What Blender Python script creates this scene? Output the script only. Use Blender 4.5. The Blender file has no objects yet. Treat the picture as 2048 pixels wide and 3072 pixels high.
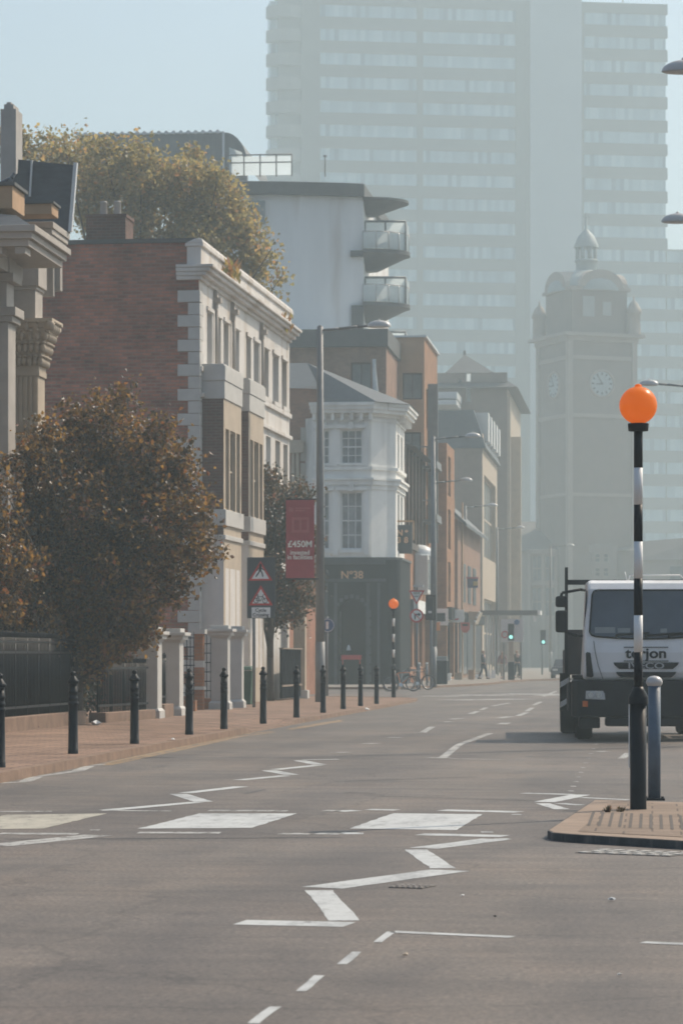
import bpy, bmesh, math, random
import numpy as np
from mathutils import Vector, Matrix
R = math.radians
sc = bpy.context.scene
COL = sc.collection

# ------------------------------------------------------------------ camera
F = 9000.0                       # focal length in photo pixels (photo 2048 x 3072)
CX, HY, EYE = 1024.0, 1970.0, 1.29
YAW = math.atan(931.0 / F)       # camera is turned left of the street direction (+Y)
CA, SA = math.cos(YAW), math.sin(YAW)
cd = bpy.data.cameras.new('camera')
cam = bpy.data.objects.new('camera', cd)
COL.objects.link(cam)
cam.location = (0, 0, EYE)
cam.rotation_euler = (R(90), 0, YAW)
cd.sensor_fit = 'VERTICAL'
cd.sensor_height = 36.0
cd.lens = 36.0 * F / 3072.0
cd.shift_y = (HY - 1536.0) / 3072.0
cd.clip_start, cd.clip_end = 0.2, 6000
cd.dof.use_dof = True; cd.dof.focus_distance = 28.0; cd.dof.aperture_fstop = 8.0   # a telephoto lens: far haze goes slightly soft
sc.camera = cam

# ------------------------------------------------------------------ light
SUN_AZ, SUN_EL = R(44), R(46)    # azimuth from +Y towards +X
w = bpy.data.worlds.new('World')
sc.world = w
w.use_nodes = True
nt = w.node_tree
sky = nt.nodes.new('ShaderNodeTexSky')
sky.sky_type = 'NISHITA'
sky.sun_disc = False
sky.sun_elevation = SUN_EL
sky.sun_rotation = SUN_AZ
sky.air_density = 1.0
sky.dust_density = 4.0
sky.ozone_density = 1.2
bg = nt.nodes['Background']
bg.inputs['Strength'].default_value = 0.14
tint = nt.nodes.new('ShaderNodeMixRGB'); tint.blend_type = 'MULTIPLY'; tint.inputs[0].default_value = 1.0; tint.inputs[2].default_value = (.90, .99, 1.02, 1)
nt.links.new(sky.outputs[0], tint.inputs[1]); nt.links.new(tint.outputs[0], bg.inputs[0])
sd = bpy.data.lights.new('sun', 'SUN')
sd.energy = 4.4
sd.angle = R(0.5)
sd.color = (1.0, 0.85, 0.68)
sun = bpy.data.objects.new('sun', sd)
COL.objects.link(sun)
sdir = Vector((math.sin(SUN_AZ) * math.cos(SUN_EL), math.cos(SUN_AZ) * math.cos(SUN_EL), math.sin(SUN_EL)))
sun.rotation_euler = (-sdir).to_track_quat('-Z', 'Y').to_euler()
sun.location = (30, 30, 60)
sc.view_settings.view_transform = 'Standard'
sc.view_settings.look = 'None'
sc.view_settings.exposure = 0.08
sc.view_settings.gamma = 1.0
sc.render.engine = 'CYCLES'
sc.cycles.use_denoising = True
sc.cycles.use_adaptive_sampling = False
sc.cycles.pixel_filter_type = 'BLACKMAN_HARRIS'
sc.cycles.filter_width = 1.7
sc.cycles.max_bounces = 6
sc.cycles.volume_bounces = 1
sc.cycles.transparent_max_bounces = 6
HAZE_DENSITY = 0.0015
HAZE_COLOR = (0.735, 0.89, 0.945)
HAZE_ANISO = 0.25

# ------------------------------------------------------------------ measuring helpers (photo pixel -> street coordinates)
def pt(px, py, D):
    xc = (px - CX) / F
    return Vector((D * (-SA + xc * CA), D * (CA + xc * SA), EYE - (py - HY) / F * D))
def DX(px, X):
    return X / (-SA + (px - CX) / F * CA)
def YX(px, X):
    D = DX(px, X)
    return D * (CA + (px - CX) / F * SA)
def DY(px, Y):
    return Y / (CA + (px - CX) / F * SA)
def XY(px, Y):
    return DY(px, Y) * (-SA + (px - CX) / F * CA)
def ZD(py, D):
    return EYE - (py - HY) / F * D
def gnd(px, py, z=0.0):
    return pt(px, py, (EYE - z) * F / (py - HY))

# ------------------------------------------------------------------ mesh helpers
LOCAL = [False]        # True while a turned thing is built in its own coordinates
class MB:
    def __init__(s): s.v = []; s.f = []; s.sm = []
    def add(s, vs, fs, smooth=False):
        o = len(s.v); s.v += [tuple(v) for v in vs]
        for f in fs: s.f.append([i + o for i in f]); s.sm.append(smooth)
    def quad(s, a, b, c, d): s.add([a, b, c, d], [[0, 1, 2, 3]])
    def poly(s, ps): s.add(ps, [list(range(len(ps)))])
    def box(s, x0, x1, y0, y1, z0, z1):
        s.add([(x0, y0, z0), (x1, y0, z0), (x1, y1, z0), (x0, y1, z0), (x0, y0, z1), (x1, y0, z1), (x1, y1, z1), (x0, y1, z1)],
              [[0, 3, 2, 1], [4, 5, 6, 7], [0, 1, 5, 4], [1, 2, 6, 5], [2, 3, 7, 6], [3, 0, 4, 7]])
    def hexa(s, p):   # 8 points: bottom 4 then top 4
        s.add(p, [[0, 3, 2, 1], [4, 5, 6, 7], [0, 1, 5, 4], [1, 2, 6, 5], [2, 3, 7, 6], [3, 0, 4, 7]])
    def prism(s, pts, z0, z1):
        n = len(pts)
        s.add([(x, y, z0) for x, y in pts] + [(x, y, z1) for x, y in pts],
              [list(range(n))[::-1], list(range(n, 2 * n))] + [[i, (i + 1) % n, n + (i + 1) % n, n + i] for i in range(n)])
    def extr(s, pts, vec):  # 3-D polygon extruded by vec
        n = len(pts); vec = Vector(vec)
        s.add([Vector(p) for p in pts] + [Vector(p) + vec for p in pts],
              [list(range(n))[::-1], list(range(n, 2 * n))] + [[i, (i + 1) % n, n + (i + 1) % n, n + i] for i in range(n)])
    def tube(s, p0, p1, r0, r1=None, n=12):
        if r1 is None: r1 = r0
        p0, p1 = Vector(p0), Vector(p1); d = (p1 - p0).normalized()
        a = d.orthogonal().normalized(); b = d.cross(a)
        vs = []
        for p, r in ((p0, r0), (p1, r1)):
            for i in range(n):
                t = 2 * math.pi * i / n; vs.append(p + a * (r * math.cos(t)) + b * (r * math.sin(t)))
        o = len(s.v)
        s.add(vs, [[i, (i + 1) % n, n + (i + 1) % n, n + i] for i in range(n)], True)
        s.f.append([o + i for i in range(n)][::-1]); s.sm.append(False)
        s.f.append([o + n + i for i in range(n)]); s.sm.append(False)
    def path(s, pts, r, n=8):
        for a, b in zip(pts[:-1], pts[1:]): s.tube(a, b, r, r, n)
    def lathe(s, x, y, prof, n=20, z=0.0):
        vs = []; fs = []
        for r, h in prof:
            for i in range(n):
                t = 2 * math.pi * i / n; vs.append((x + r * math.cos(t), y + r * math.sin(t), z + h))
        for k in range(len(prof) - 1):
            for i in range(n):
                fs.append([k * n + i, k * n + (i + 1) % n, (k + 1) * n + (i + 1) % n, (k + 1) * n + i])
        s.add(vs, fs, True)
        o = len(s.v) - n
        s.f.append([o + i for i in range(n)]); s.sm.append(False)
    def ball(s, c, r, n=16, m=10, sz=1.0):
        prof = [(max(1e-4, r * math.sin(math.pi * k / m)), -r * sz * math.cos(math.pi * k / m)) for k in range(m + 1)]
        s.lathe(c[0], c[1], prof, n, c[2])
    def torus(s, c, axis, rad, r, n=24, m=6):
        c = Vector(c); axis = Vector(axis).normalized(); a = axis.orthogonal().normalized(); b = axis.cross(a)
        vs = []; fs = []
        for i in range(n):
            t = 2 * math.pi * i / n; d = a * math.cos(t) + b * math.sin(t)
            for j in range(m):
                q = 2 * math.pi * j / m
                vs.append(c + d * (rad + r * math.cos(q)) + axis * (r * math.sin(q)))
        for i in range(n):
            for j in range(m):
                fs.append([i * m + j, ((i + 1) % n) * m + j, ((i + 1) % n) * m + (j + 1) % m, i * m + (j + 1) % m])
        s.add(vs, fs, True)
    def build(s, name, m, parent=None, local=False, bevel=0.0):
        off = Vector((0, 0, 0))
        if parent is not None and not local and not LOCAL[0]:
            off = root_loc(parent)
        me = bpy.data.meshes.new(name)
        me.from_pydata([(v[0] - off.x, v[1] - off.y, v[2] - off.z) for v in s.v], [], s.f)
        me.polygons.foreach_set('use_smooth', s.sm)
        me.materials.append(m)
        me.update()
        o = bpy.data.objects.new(name, me)
        COL.objects.link(o)
        if parent is not None: o.parent = parent
        if bevel:
            b = o.modifiers.new('bevel', 'BEVEL'); b.width = bevel; b.segments = 2; b.limit_method = 'ANGLE'; b.angle_limit = R(40)
        return o

def root_loc(o):
    while o.parent is not None: o = o.parent
    return o.location.copy()
def thing(name, label, cat, loc=(0, 0, 0), group=None, rz=0.0):
    o = bpy.data.objects.new(name, None)
    COL.objects.link(o)
    o.empty_display_size = 0.2
    o.location = loc; o.rotation_euler = (0, 0, rz)
    return tag(o, label, cat, group)
def tag(o, label, cat, group=None):
    o['label'] = label; o['category'] = cat; o['kind'] = 'thing'
    if group: o['group'] = group
    return o
def struct(o):
    o['kind'] = 'structure'; return o
def copy_tree(o, parent=None, loc=None, rz=None, label=None):
    c = o.copy(); COL.objects.link(c)
    if parent is not None: c.parent = parent
    if loc is not None: c.location = loc
    if rz is not None: c.rotation_euler = (0, 0, rz)
    if label: c['label'] = label
    for ch in list(o.children): copy_tree(ch, c)
    return c

# facade helpers: ax 'x' -> wall in plane X=p (u is Y); ax 'y' -> wall in plane Y=p (u is X); out = outward sign; d = depth inward
def pp(ax, p, out, u, z, d=0.0):
    return (p - out * d, u, z) if ax == 'x' else (u, p - out * d, z)
def pbox(mb, ax, p, out, u0, u1, z0, z1, d0, d1):
    a, b = sorted((p - out * d0, p - out * d1))
    if ax == 'x': mb.box(a, b, u0, u1, z0, z1)
    else: mb.box(u0, u1, a, b, z0, z1)
def facade(mb, ax, p, out, u0, u1, z0, z1, ops=(), depth=0.15):
    us = sorted(set([u0, u1] + [o[0] for o in ops] + [o[1] for o in ops]))
    zs = sorted(set([z0, z1] + [o[2] for o in ops] + [o[3] for o in ops]))
    for i in range(len(us) - 1):
        for j in range(len(zs) - 1):
            uc, zc = (us[i] + us[i + 1]) / 2, (zs[j] + zs[j + 1]) / 2
            if any(o[0] < uc < o[1] and o[2] < zc < o[3] for o in ops): continue
            mb.quad(pp(ax, p, out, us[i], zs[j]), pp(ax, p, out, us[i + 1], zs[j]), pp(ax, p, out, us[i + 1], zs[j + 1]), pp(ax, p, out, us[i], zs[j + 1]))
    for a, b, c, d in ops:
        for (ua, za, ub, zb) in ((a, c, b, c), (a, d, b, d), (a, c, a, d), (b, c, b, d)):
            mb.quad(pp(ax, p, out, ua, za), pp(ax, p, out, ub, zb), pp(ax, p, out, ub, zb, depth), pp(ax, p, out, ua, za, depth))
def window(parent, ax, p, out, u0, u1, z0, z1, fm, gm, cols=2, rows=2, depth=0.15, bar=0.05, name='window'):
    mb = MB()
    d0, d1 = depth - 0.06, depth - 0.002
    e = 0.002
    pbox(mb, ax, p, out, u0 + e, u0 + bar, z0 + e, z1 - e, d0, d1); pbox(mb, ax, p, out, u1 - bar, u1 - e, z0 + e, z1 - e, d0, d1)
    pbox(mb, ax, p, out, u0 + bar, u1 - bar, z0 + e, z0 + bar, d0, d1); pbox(mb, ax, p, out, u0 + bar, u1 - bar, z1 - bar, z1 - e, d0, d1)
    for k in range(1, cols):
        u = u0 + (u1 - u0) * k / cols
        pbox(mb, ax, p, out, u - bar * .3, u + bar * .3, z0 + bar, z1 - bar, d0 + .012, d1)
    for k in range(1, rows):
        z = z0 + (z1 - z0) * k / rows
        q = bar * (.5 if (rows % 2 == 0 and k == rows // 2) else .3)
        pbox(mb, ax, p, out, u0 + bar, u1 - bar, z - q, z + q, d0 + .02, d1)
    fr = mb.build(name, fm, parent)
    g = MB(); g.quad(pp(ax, p, out, u0, z0, depth), pp(ax, p, out, u1, z0, depth), pp(ax, p, out, u1, z1, depth), pp(ax, p, out, u0, z1, depth))
    g.build('pane', gm, fr)
    return fr
def text(name, s, size, loc, m, parent=None, local=False, depth=0.004, bold=0.0, rz=0.0, sx=1.0, align='CENTER'):
    cu = bpy.data.curves.new(name, 'FONT')
    cu.body = s; cu.size = size; cu.extrude = depth; cu.offset = bold * size
    cu.align_x = align; cu.align_y = 'CENTER'
    t = bpy.data.objects.new('tmp_text', cu)
    COL.objects.link(t)
    me = bpy.data.meshes.new_from_object(t.evaluated_get(bpy.context.evaluated_depsgraph_get()))
    bpy.data.objects.remove(t)
    me.name = name
    off = Vector((0, 0, 0)) if (local or LOCAL[0] or parent is None) else root_loc(parent)
    M = Matrix.Translation(Vector(loc) - off) @ Matrix.Rotation(rz, 4, 'Z') @ Matrix.Rotation(R(90), 4, 'X') @ Matrix.Scale(sx, 4, (1, 0, 0))
    me.transform(M)
    me.materials.clear(); me.materials.append(m)
    o = bpy.data.objects.new(name, me)
    COL.objects.link(o)
    if parent is not None: o.parent = parent
    return o

# ------------------------------------------------------------------ materials
def newmat(name):
    m = bpy.data.materials.new(name); m.use_nodes = True
    return m, m.node_tree, m.node_tree.nodes['Principled BSDF']
def ramp(n, stops):
    r = n.nodes.new('ShaderNodeValToRGB')
    while len(r.color_ramp.elements) < len(stops): r.color_ramp.elements.new(0.5)
    for e, (p, c) in zip(r.color_ramp.elements, stops):
        e.position = p; e.color = (*c, 1)
    return r
def M(name, col, rough=.7, var=.18, scale=2.0, bump=0.0, metal=0.0, stretch=(1, 1, 1), spec=.4, stain=None, fine=0.0):
    m, n, b = newmat(name)
    b.inputs['Roughness'].default_value = rough
    b.inputs['Metallic'].default_value = metal
    b.inputs['Specular IOR Level'].default_value = spec
    tc = n.nodes.new('ShaderNodeTexCoord'); mp = n.nodes.new('ShaderNodeMapping')
    mp.inputs['Scale'].default_value = stretch
    n.links.new(tc.outputs['Object'], mp.inputs[0])
    no = n.nodes.new('ShaderNodeTexNoise')
    no.inputs['Scale'].default_value = scale; no.inputs['Detail'].default_value = 6; no.inputs['Roughness'].default_value = .65
    n.links.new(mp.outputs[0], no.inputs['Vector'])
    lo = tuple(c * (1 - var) for c in col); hi = tuple(min(1, c * (1 + var)) for c in col)
    r = ramp(n, [(.28, lo), (.72, hi)])
    n.links.new(no.outputs['Fac'], r.inputs[0])
    out = r.outputs[0]
    if stain:
        n2 = n.nodes.new('ShaderNodeTexNoise'); n2.inputs['Scale'].default_value = scale * .6; n2.inputs['Detail'].default_value = 8
        mp2 = n.nodes.new('ShaderNodeMapping'); mp2.inputs['Scale'].default_value = (2.2, 2.2, .35); mp2.inputs['Location'].default_value = (7, 3, 1)
        n.links.new(tc.outputs['Object'], mp2.inputs[0]); n.links.new(mp2.outputs[0], n2.inputs['Vector'])
        r2 = ramp(n, [(.5, (0, 0, 0)), (.72, (1, 1, 1))])
        n.links.new(n2.outputs['Fac'], r2.inputs[0])
        mx = n.nodes.new('ShaderNodeMixRGB'); mx.inputs[2].default_value = (*stain, 1)
        n.links.new(r2.outputs[0], mx.inputs[0]); n.links.new(out, mx.inputs[1]); out = mx.outputs[0]
    n.links.new(out, b.inputs['Base Color'])
    if bump:
        bp = n.nodes.new('ShaderNodeBump'); bp.inputs['Strength'].default_value = bump; bp.inputs['Distance'].default_value = .02
        n3 = n.nodes.new('ShaderNodeTexNoise'); n3.inputs['Scale'].default_value = scale * 12; n3.inputs['Detail'].default_value = 4
        n.links.new(mp.outputs[0], n3.inputs['Vector'])
        n.links.new(n3.outputs['Fac'], bp.inputs['Height']); n.links.new(bp.outputs[0], b.inputs['Normal'])
    return m
def brick(name, c1, c2, mortar, bw=.225, bh=.075, ms=.008, rough=.85, ground=False, blotch=.35):
    m, n, b = newmat(name)
    b.inputs['Roughness'].default_value = rough
    b.inputs['Specular IOR Level'].default_value = .25
    tc = n.nodes.new('ShaderNodeTexCoord'); sp = n.nodes.new('ShaderNodeSeparateXYZ'); cb = n.nodes.new('ShaderNodeCombineXYZ')
    n.links.new(tc.outputs['Object'], sp.inputs[0])
    if ground:
        n.links.new(sp.outputs[0], cb.inputs[0]); n.links.new(sp.outputs[1], cb.inputs[1])
    else:
        ad = n.nodes.new('ShaderNodeMath'); n.links.new(sp.outputs[0], ad.inputs[0]); n.links.new(sp.outputs[1], ad.inputs[1])
        n.links.new(ad.outputs[0], cb.inputs[0]); n.links.new(sp.outputs[2], cb.inputs[1])
    t = n.nodes.new('ShaderNodeTexBrick')
    t.inputs['Scale'].default_value = 1; t.inputs['Brick Width'].default_value = bw; t.inputs['Row Height'].default_value = bh
    t.inputs['Mortar Size'].default_value = ms; t.inputs['Color1'].default_value = (*c1, 1); t.inputs['Color2'].default_value = (*c2, 1)
    t.inputs['Mortar'].default_value = (*mortar, 1); t.inputs['Bias'].default_value = -.1
    n.links.new(cb.outputs[0], t.inputs['Vector'])
    no = n.nodes.new('ShaderNodeTexNoise'); no.inputs['Scale'].default_value = .9; no.inputs['Detail'].default_value = 9; no.inputs['Roughness'].default_value = .7
    n.links.new(tc.outputs['Object'], no.inputs['Vector'])
    r = ramp(n, [(.3, (1 - blotch,) * 3), (.7, (1 + blotch * .6,) * 3)])
    n.links.new(no.outputs['Fac'], r.inputs[0])
    mx = n.nodes.new('ShaderNodeMixRGB'); mx.blend_type = 'MULTIPLY'; mx.inputs[0].default_value = 1
    n.links.new(t.outputs['Color'], mx.inputs[1]); n.links.new(r.outputs[0], mx.inputs[2])
    n.links.new(mx.outputs[0], b.inputs['Base Color'])
    bp = n.nodes.new('ShaderNodeBump'); bp.inputs['Strength'].default_value = .4; bp.inputs['Distance'].default_value = .01; bp.invert = True
    n.links.new(t.outputs['Fac'], bp.inputs['Height']); n.links.new(bp.outputs[0], b.inputs['Normal'])
    return m
def leafmat(name, stops, trans=.45, gloss=.45, tstops=None):
    m, n, b = newmat(name)
    g = n.nodes.new('ShaderNodeNewGeometry')
    r = ramp(n, stops); r.color_ramp.interpolation = 'LINEAR'
    n.links.new(g.outputs['Random Per Island'], r.inputs[0])
    b.inputs['Roughness'].default_value = gloss
    b.inputs['Specular IOR Level'].default_value = .5
    n.links.new(r.outputs[0], b.inputs['Base Color'])
    tr = n.nodes.new('ShaderNodeBsdfTranslucent'); mx = n.nodes.new('ShaderNodeMixShader'); mx.inputs[0].default_value = trans
    hs = n.nodes.new('ShaderNodeHueSaturation'); hs.inputs['Value'].default_value = 1.8; hs.inputs['Saturation'].default_value = 1.1
    if tstops:
        r2 = ramp(n, tstops); n.links.new(g.outputs['Random Per Island'], r2.inputs[0]); n.links.new(r2.outputs[0], tr.inputs[0])
    else:
        n.links.new(r.outputs[0], hs.inputs['Color']); n.links.new(hs.outputs[0], tr.inputs[0])
    n.links.new(b.outputs[0], mx.inputs[1]); n.links.new(tr.outputs[0], mx.inputs[2])
    n.links.new(mx.outputs[0], n.nodes['Material Output'].inputs[0])
    return m

white_stucco = M('white_stucco', (.58, .55, .52), .75, .10, 1.2, .15, stain=(.40, .33, .26))
stone_pale = M('stone_pale', (.38, .345, .31), .8, .14, 2.0, .2)
stone_cream = M('stone_cream', (.42, .345, .265), .8, .15, 2.0, .25)
stone_white = M('stone_white', (.47, .455, .43), .7, .10, 3.0, .15)
black_iron = M('black_iron', (.005, .007, .012), .42, .3, 8, .05, spec=.14)
black_matt = M('black_matt', (.009, .011, .016), .6, .3, 5, spec=.15)
grey_metal = M('grey_metal', (.17, .175, .18), .55, .15, 3, .05, metal=.1)
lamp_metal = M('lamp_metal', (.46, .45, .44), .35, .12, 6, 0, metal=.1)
lamp_glass = M('lamp_glass', (.55, .57, .57), .15, .05, 3)
brick_dark = brick('brick_dark', (.41, .150, .098), (.19, .082, .062), (.24, .16, .125), .24, .085, .012, blotch=.5)
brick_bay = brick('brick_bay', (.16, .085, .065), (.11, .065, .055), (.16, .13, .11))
brick_orange = brick('brick_orange', (.36, .15, .07), (.28, .12, .06), (.26, .18, .12))
brick_red = brick('brick_red', (.34, .14, .08), (.25, .10, .065), (.24, .17, .12))
brick_far = brick('brick_far', (.32, .18, .12), (.25, .14, .10), (.26, .2, .16))
pavers = brick('pavers', (.285, .185, .132), (.21, .135, .10), (.10, .07, .055), .4, .2, .012, .85, True, .5)
slate = M('slate', (.07, .078, .088), .55, .25, 4, .2, stretch=(1, 1, 3))
lead = M('lead', (.55, .57, .58), .45, .1, 4)
dark_glass = M('dark_glass', (.035, .042, .05), .12, .3, .8, spec=.6)
grey_glass = M('grey_glass', (.16, .18, .19), .2, .4, .9, spec=.6)
pale_glass = M('pale_glass', (.62, .68, .70), .25, .15, .7)
_n = pale_glass.node_tree; _t = _n.nodes.new('ShaderNodeBsdfTranslucent'); _t.inputs[0].default_value = (.80, .88, .90, 1); _x = _n.nodes.new('ShaderNodeMixShader'); _x.inputs[0].default_value = .6
_n.links.new(_n.nodes['Principled BSDF'].outputs[0], _x.inputs[1]); _n.links.new(_t.outputs[0], _x.inputs[2]); _n.links.new(_x.outputs[0], _n.nodes['Material Output'].inputs[0])
white_paint = M('white_paint', (.72, .72, .70), .5, .06, 3)
frame_white = M('frame_white', (.60, .60, .58), .5, .06, 3)
wood_dark = M('wood_dark', (.06, .04, .03), .6, .3, 5)
tan_render = M('tan_render', (.42, .27, .16), .85, .15, 2, .1)
concrete = M('concrete', (.72, .72, .71), .85, .12, .5, .1, stretch=(1, 1, .12), stain=(.47, .42, .38))
roof_dark = M('roof_dark', (.085, .085, .085), .7, .2, 1.5)
char_paint = M('char_paint', (.011, .014, .016), .65, .4, 2, spec=.08)
red_sign = M('red_sign', (.50, .035, .03), .5, .08, 4)
maroon = M('maroon', (.30, .035, .055), .65, .14, 3)
maroon_light = M('maroon_light', (.36, .07, .09), .65, .14, 3)
sign_grey = M('sign_grey', (.048, .055, .062), .55, .15, 5)
sign_white = M('sign_white', (.78, .78, .76), .5, .05, 5)
sign_blue = M('sign_blue', (.05, .12, .28), .5, .1, 5)
orange_plastic = M('orange_plastic', (.82, .27, .025), .28, .05, 6)
_n = orange_plastic.node_tree; _n.nodes['Principled BSDF'].inputs['Emission Color'].default_value = (1, .32, .03, 1); _n.nodes['Principled BSDF'].inputs['Emission Strength'].default_value = .22;   # the beacon lamp glows inside
_n = orange_plastic.node_tree; _t = _n.nodes.new('ShaderNodeBsdfTranslucent'); _t.inputs[0].default_value = (1.0, .40, .05, 1); _x = _n.nodes.new('ShaderNodeMixShader'); _x.inputs[0].default_value = .55
_n.links.new(_n.nodes['Principled BSDF'].outputs[0], _x.inputs[1]); _n.links.new(_t.outputs[0], _x.inputs[2]); _n.links.new(_x.outputs[0], _n.nodes['Material Output'].inputs[0])
green_bin = M('green_bin', (.035, .085, .055), .5, .2, 5)
rubber = M('rubber', (.008, .008, .010), .85, .3, 10, spec=.15)
skin = M('skin', (.45, .27, .2), .6, .1, 8)
blue_post = M('blue_post', (.075, .11, .155), .45, .25, 6, .15)
gold_text = M('gold_text', (.75, .45, .25), .4, .05, 6)
chrome = M('chrome', (.6, .6, .6), .25, .05, 5, metal=.8)

# asphalt: fine aggregate, patches, sealed seams
def asphalt():
    m, n, b = newmat('asphalt')
    b.inputs['Roughness'].default_value = .68; b.inputs['Specular IOR Level'].default_value = .5
    tc = n.nodes.new('ShaderNodeTexCoord')
    def noise(scale, detail, st=(1, 1, 1), rough=.6):
        mp = n.nodes.new('ShaderNodeMapping'); mp.inputs['Scale'].default_value = st; n.links.new(tc.outputs['Object'], mp.inputs[0])
        t = n.nodes.new('ShaderNodeTexNoise'); t.inputs['Scale'].default_value = scale; t.inputs['Detail'].default_value = detail; t.inputs['Roughness'].default_value = rough
        n.links.new(mp.outputs[0], t.inputs['Vector']); return t
    big = noise(.35, 5, (1, .55, 1)); r1 = ramp(n, [(.3, (.090, .075, .065)), (.7, (.160, .136, .117))]); n.links.new(big.outputs['Fac'], r1.inputs[0])
    fine = noise(34, 8, rough=.88); r2 = ramp(n, [(.36, (.20, .20, .22)), (.5, (.95, .94, .93)), (.66, (1.95, 1.90, 1.84))]); n.links.new(fine.outputs['Fac'], r2.inputs[0])
    str_ = noise(1.6, 6, (.35, 1.6, 1), .7); r3 = ramp(n, [(.38, (.80, .80, .81)), (.6, (1.08, 1.07, 1.06))]); n.links.new(str_.outputs['Fac'], r3.inputs[0])
    a = n.nodes.new('ShaderNodeMixRGB'); a.blend_type = 'MULTIPLY'; a.inputs[0].default_value = 1
    n.links.new(r1.outputs[0], a.inputs[1]); n.links.new(r2.outputs[0], a.inputs[2])
    c = n.nodes.new('ShaderNodeMixRGB'); c.blend_type = 'MULTIPLY'; c.inputs[0].default_value = 1
    n.links.new(a.outputs[0], c.inputs[1]); n.links.new(r3.outputs[0], c.inputs[2])
    def mul(prev, fac_out, stops):
        r_ = ramp(n, stops); n.links.new(fac_out, r_.inputs[0])
        q = n.nodes.new('ShaderNodeMixRGB'); q.blend_type = 'MULTIPLY'; q.inputs[0].default_value = 1
        n.links.new(prev, q.inputs[1]); n.links.new(r_.outputs[0], q.inputs[2]); return q.outputs[0]
    out = c.outputs[0]
    blot = noise(.75, 8, (1, .5, 1), .72); out = mul(out, blot.outputs['Fac'], [(.36, (.74, .76, .80)), (.5, (1, 1, 1)), (.66, (1.12, 1.06, 1.0))])
    oil = noise(2.3, 5, (1, .45, 1), .6); out = mul(out, oil.outputs['Fac'], [(.60, (1, 1, 1)), (.74, (.66, .66, .68))])
    trk = noise(1.0, 3, (1.3, .05, 1), .5); out = mul(out, trk.outputs['Fac'], [(.35, (.86, .86, .88)), (.6, (1.05, 1.05, 1.04))])
    vo = n.nodes.new('ShaderNodeTexVoronoi'); vo.feature = 'DISTANCE_TO_EDGE'; vo.inputs['Scale'].default_value = .42
    wob = noise(2.0, 5); ad = n.nodes.new('ShaderNodeMixRGB'); ad.blend_type = 'ADD'; ad.inputs[0].default_value = .5
    n.links.new(tc.outputs['Object'], ad.inputs[1]); n.links.new(wob.outputs['Color'], ad.inputs[2]); n.links.new(ad.outputs[0], vo.inputs['Vector'])
    out = mul(out, vo.outputs['Distance'], [(0, (.72, .72, .73)), (.006, (.8, .8, .8)), (.012, (1, 1, 1))])
    n.links.new(out, b.inputs['Base Color'])
    bp = n.nodes.new('ShaderNodeBump'); bp.inputs['Strength'].default_value = .5; bp.inputs['Distance'].default_value = .006
    n.links.new(fine.outputs['Fac'], bp.inputs['Height']); n.links.new(bp.outputs[0], b.inputs['Normal'])
    return m
road_mat = asphalt()
def worn(name, col, hole=(.135, .122, .110), amount=.42):
    m, n, b = newmat(name)
    b.inputs['Roughness'].default_value = .7
    tc = n.nodes.new('ShaderNodeTexCoord')
    def nz(sc_, st, dt, loc=0):
        mp = n.nodes.new('ShaderNodeMapping'); mp.inputs['Scale'].default_value = st; mp.inputs['Location'].default_value = (loc, loc, 0); n.links.new(tc.outputs['Object'], mp.inputs[0])
        t = n.nodes.new('ShaderNodeTexNoise'); t.inputs['Scale'].default_value = sc_; t.inputs['Detail'].default_value = dt; t.inputs['Roughness'].default_value = .78
        n.links.new(mp.outputs[0], t.inputs['Vector']); return t
    r = ramp(n, [(amount - .04, hole), (amount + .02, tuple(c * .80 for c in col)), (.75, col)])
    n.links.new(nz(7, (1, .6, 1), 10).outputs['Fac'], r.inputs[0])
    r2 = ramp(n, [(.36, (.62, .62, .63)), (.5, (.95, .95, .95)), (.7, (1.05, 1.05, 1.04))]); n.links.new(nz(1.6, (1.5, .4, 1), 6, 5).outputs['Fac'], r2.inputs[0])
    q = n.nodes.new('ShaderNodeMixRGB'); q.blend_type = 'MULTIPLY'; q.inputs[0].default_value = 1
    n.links.new(r.outputs[0], q.inputs[1]); n.links.new(r2.outputs[0], q.inputs[2]); n.links.new(q.outputs[0], b.inputs['Base Color'])
    return m
paint_white = worn('paint_white', (.54, .555, .55), amount=.40)
paint_worn = worn('paint_worn', (.46, .455, .435), amount=.47)
paint_cream = worn('paint_cream', (.46, .43, .355), amount=.42)
paint_yellow = worn('paint_yellow', (.38, .25, .125), amount=.48)
kerb_mat = M('kerb_stone', (.20, .130, .092), .85, .3, 3, .3)
ground_mat = M('ground', (.16, .15, .13), .9, .2, .3)

# ================================================================== SETTING: ground, road, pavements, markings
PZ = 0.10
mb = MB(); mb.quad((-220, -14, -.03), (220, -14, -.03), (220, 636, -.03), (-220, 636, -.03))
struct(mb.build('ground', ground_mat))
mb = MB(); mb.poly([(-30, -12, 0), (40, -12, 0), (40, 172, 0), (-30, 172, 0)])
struct(mb.build('road', road_mat))
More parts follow.
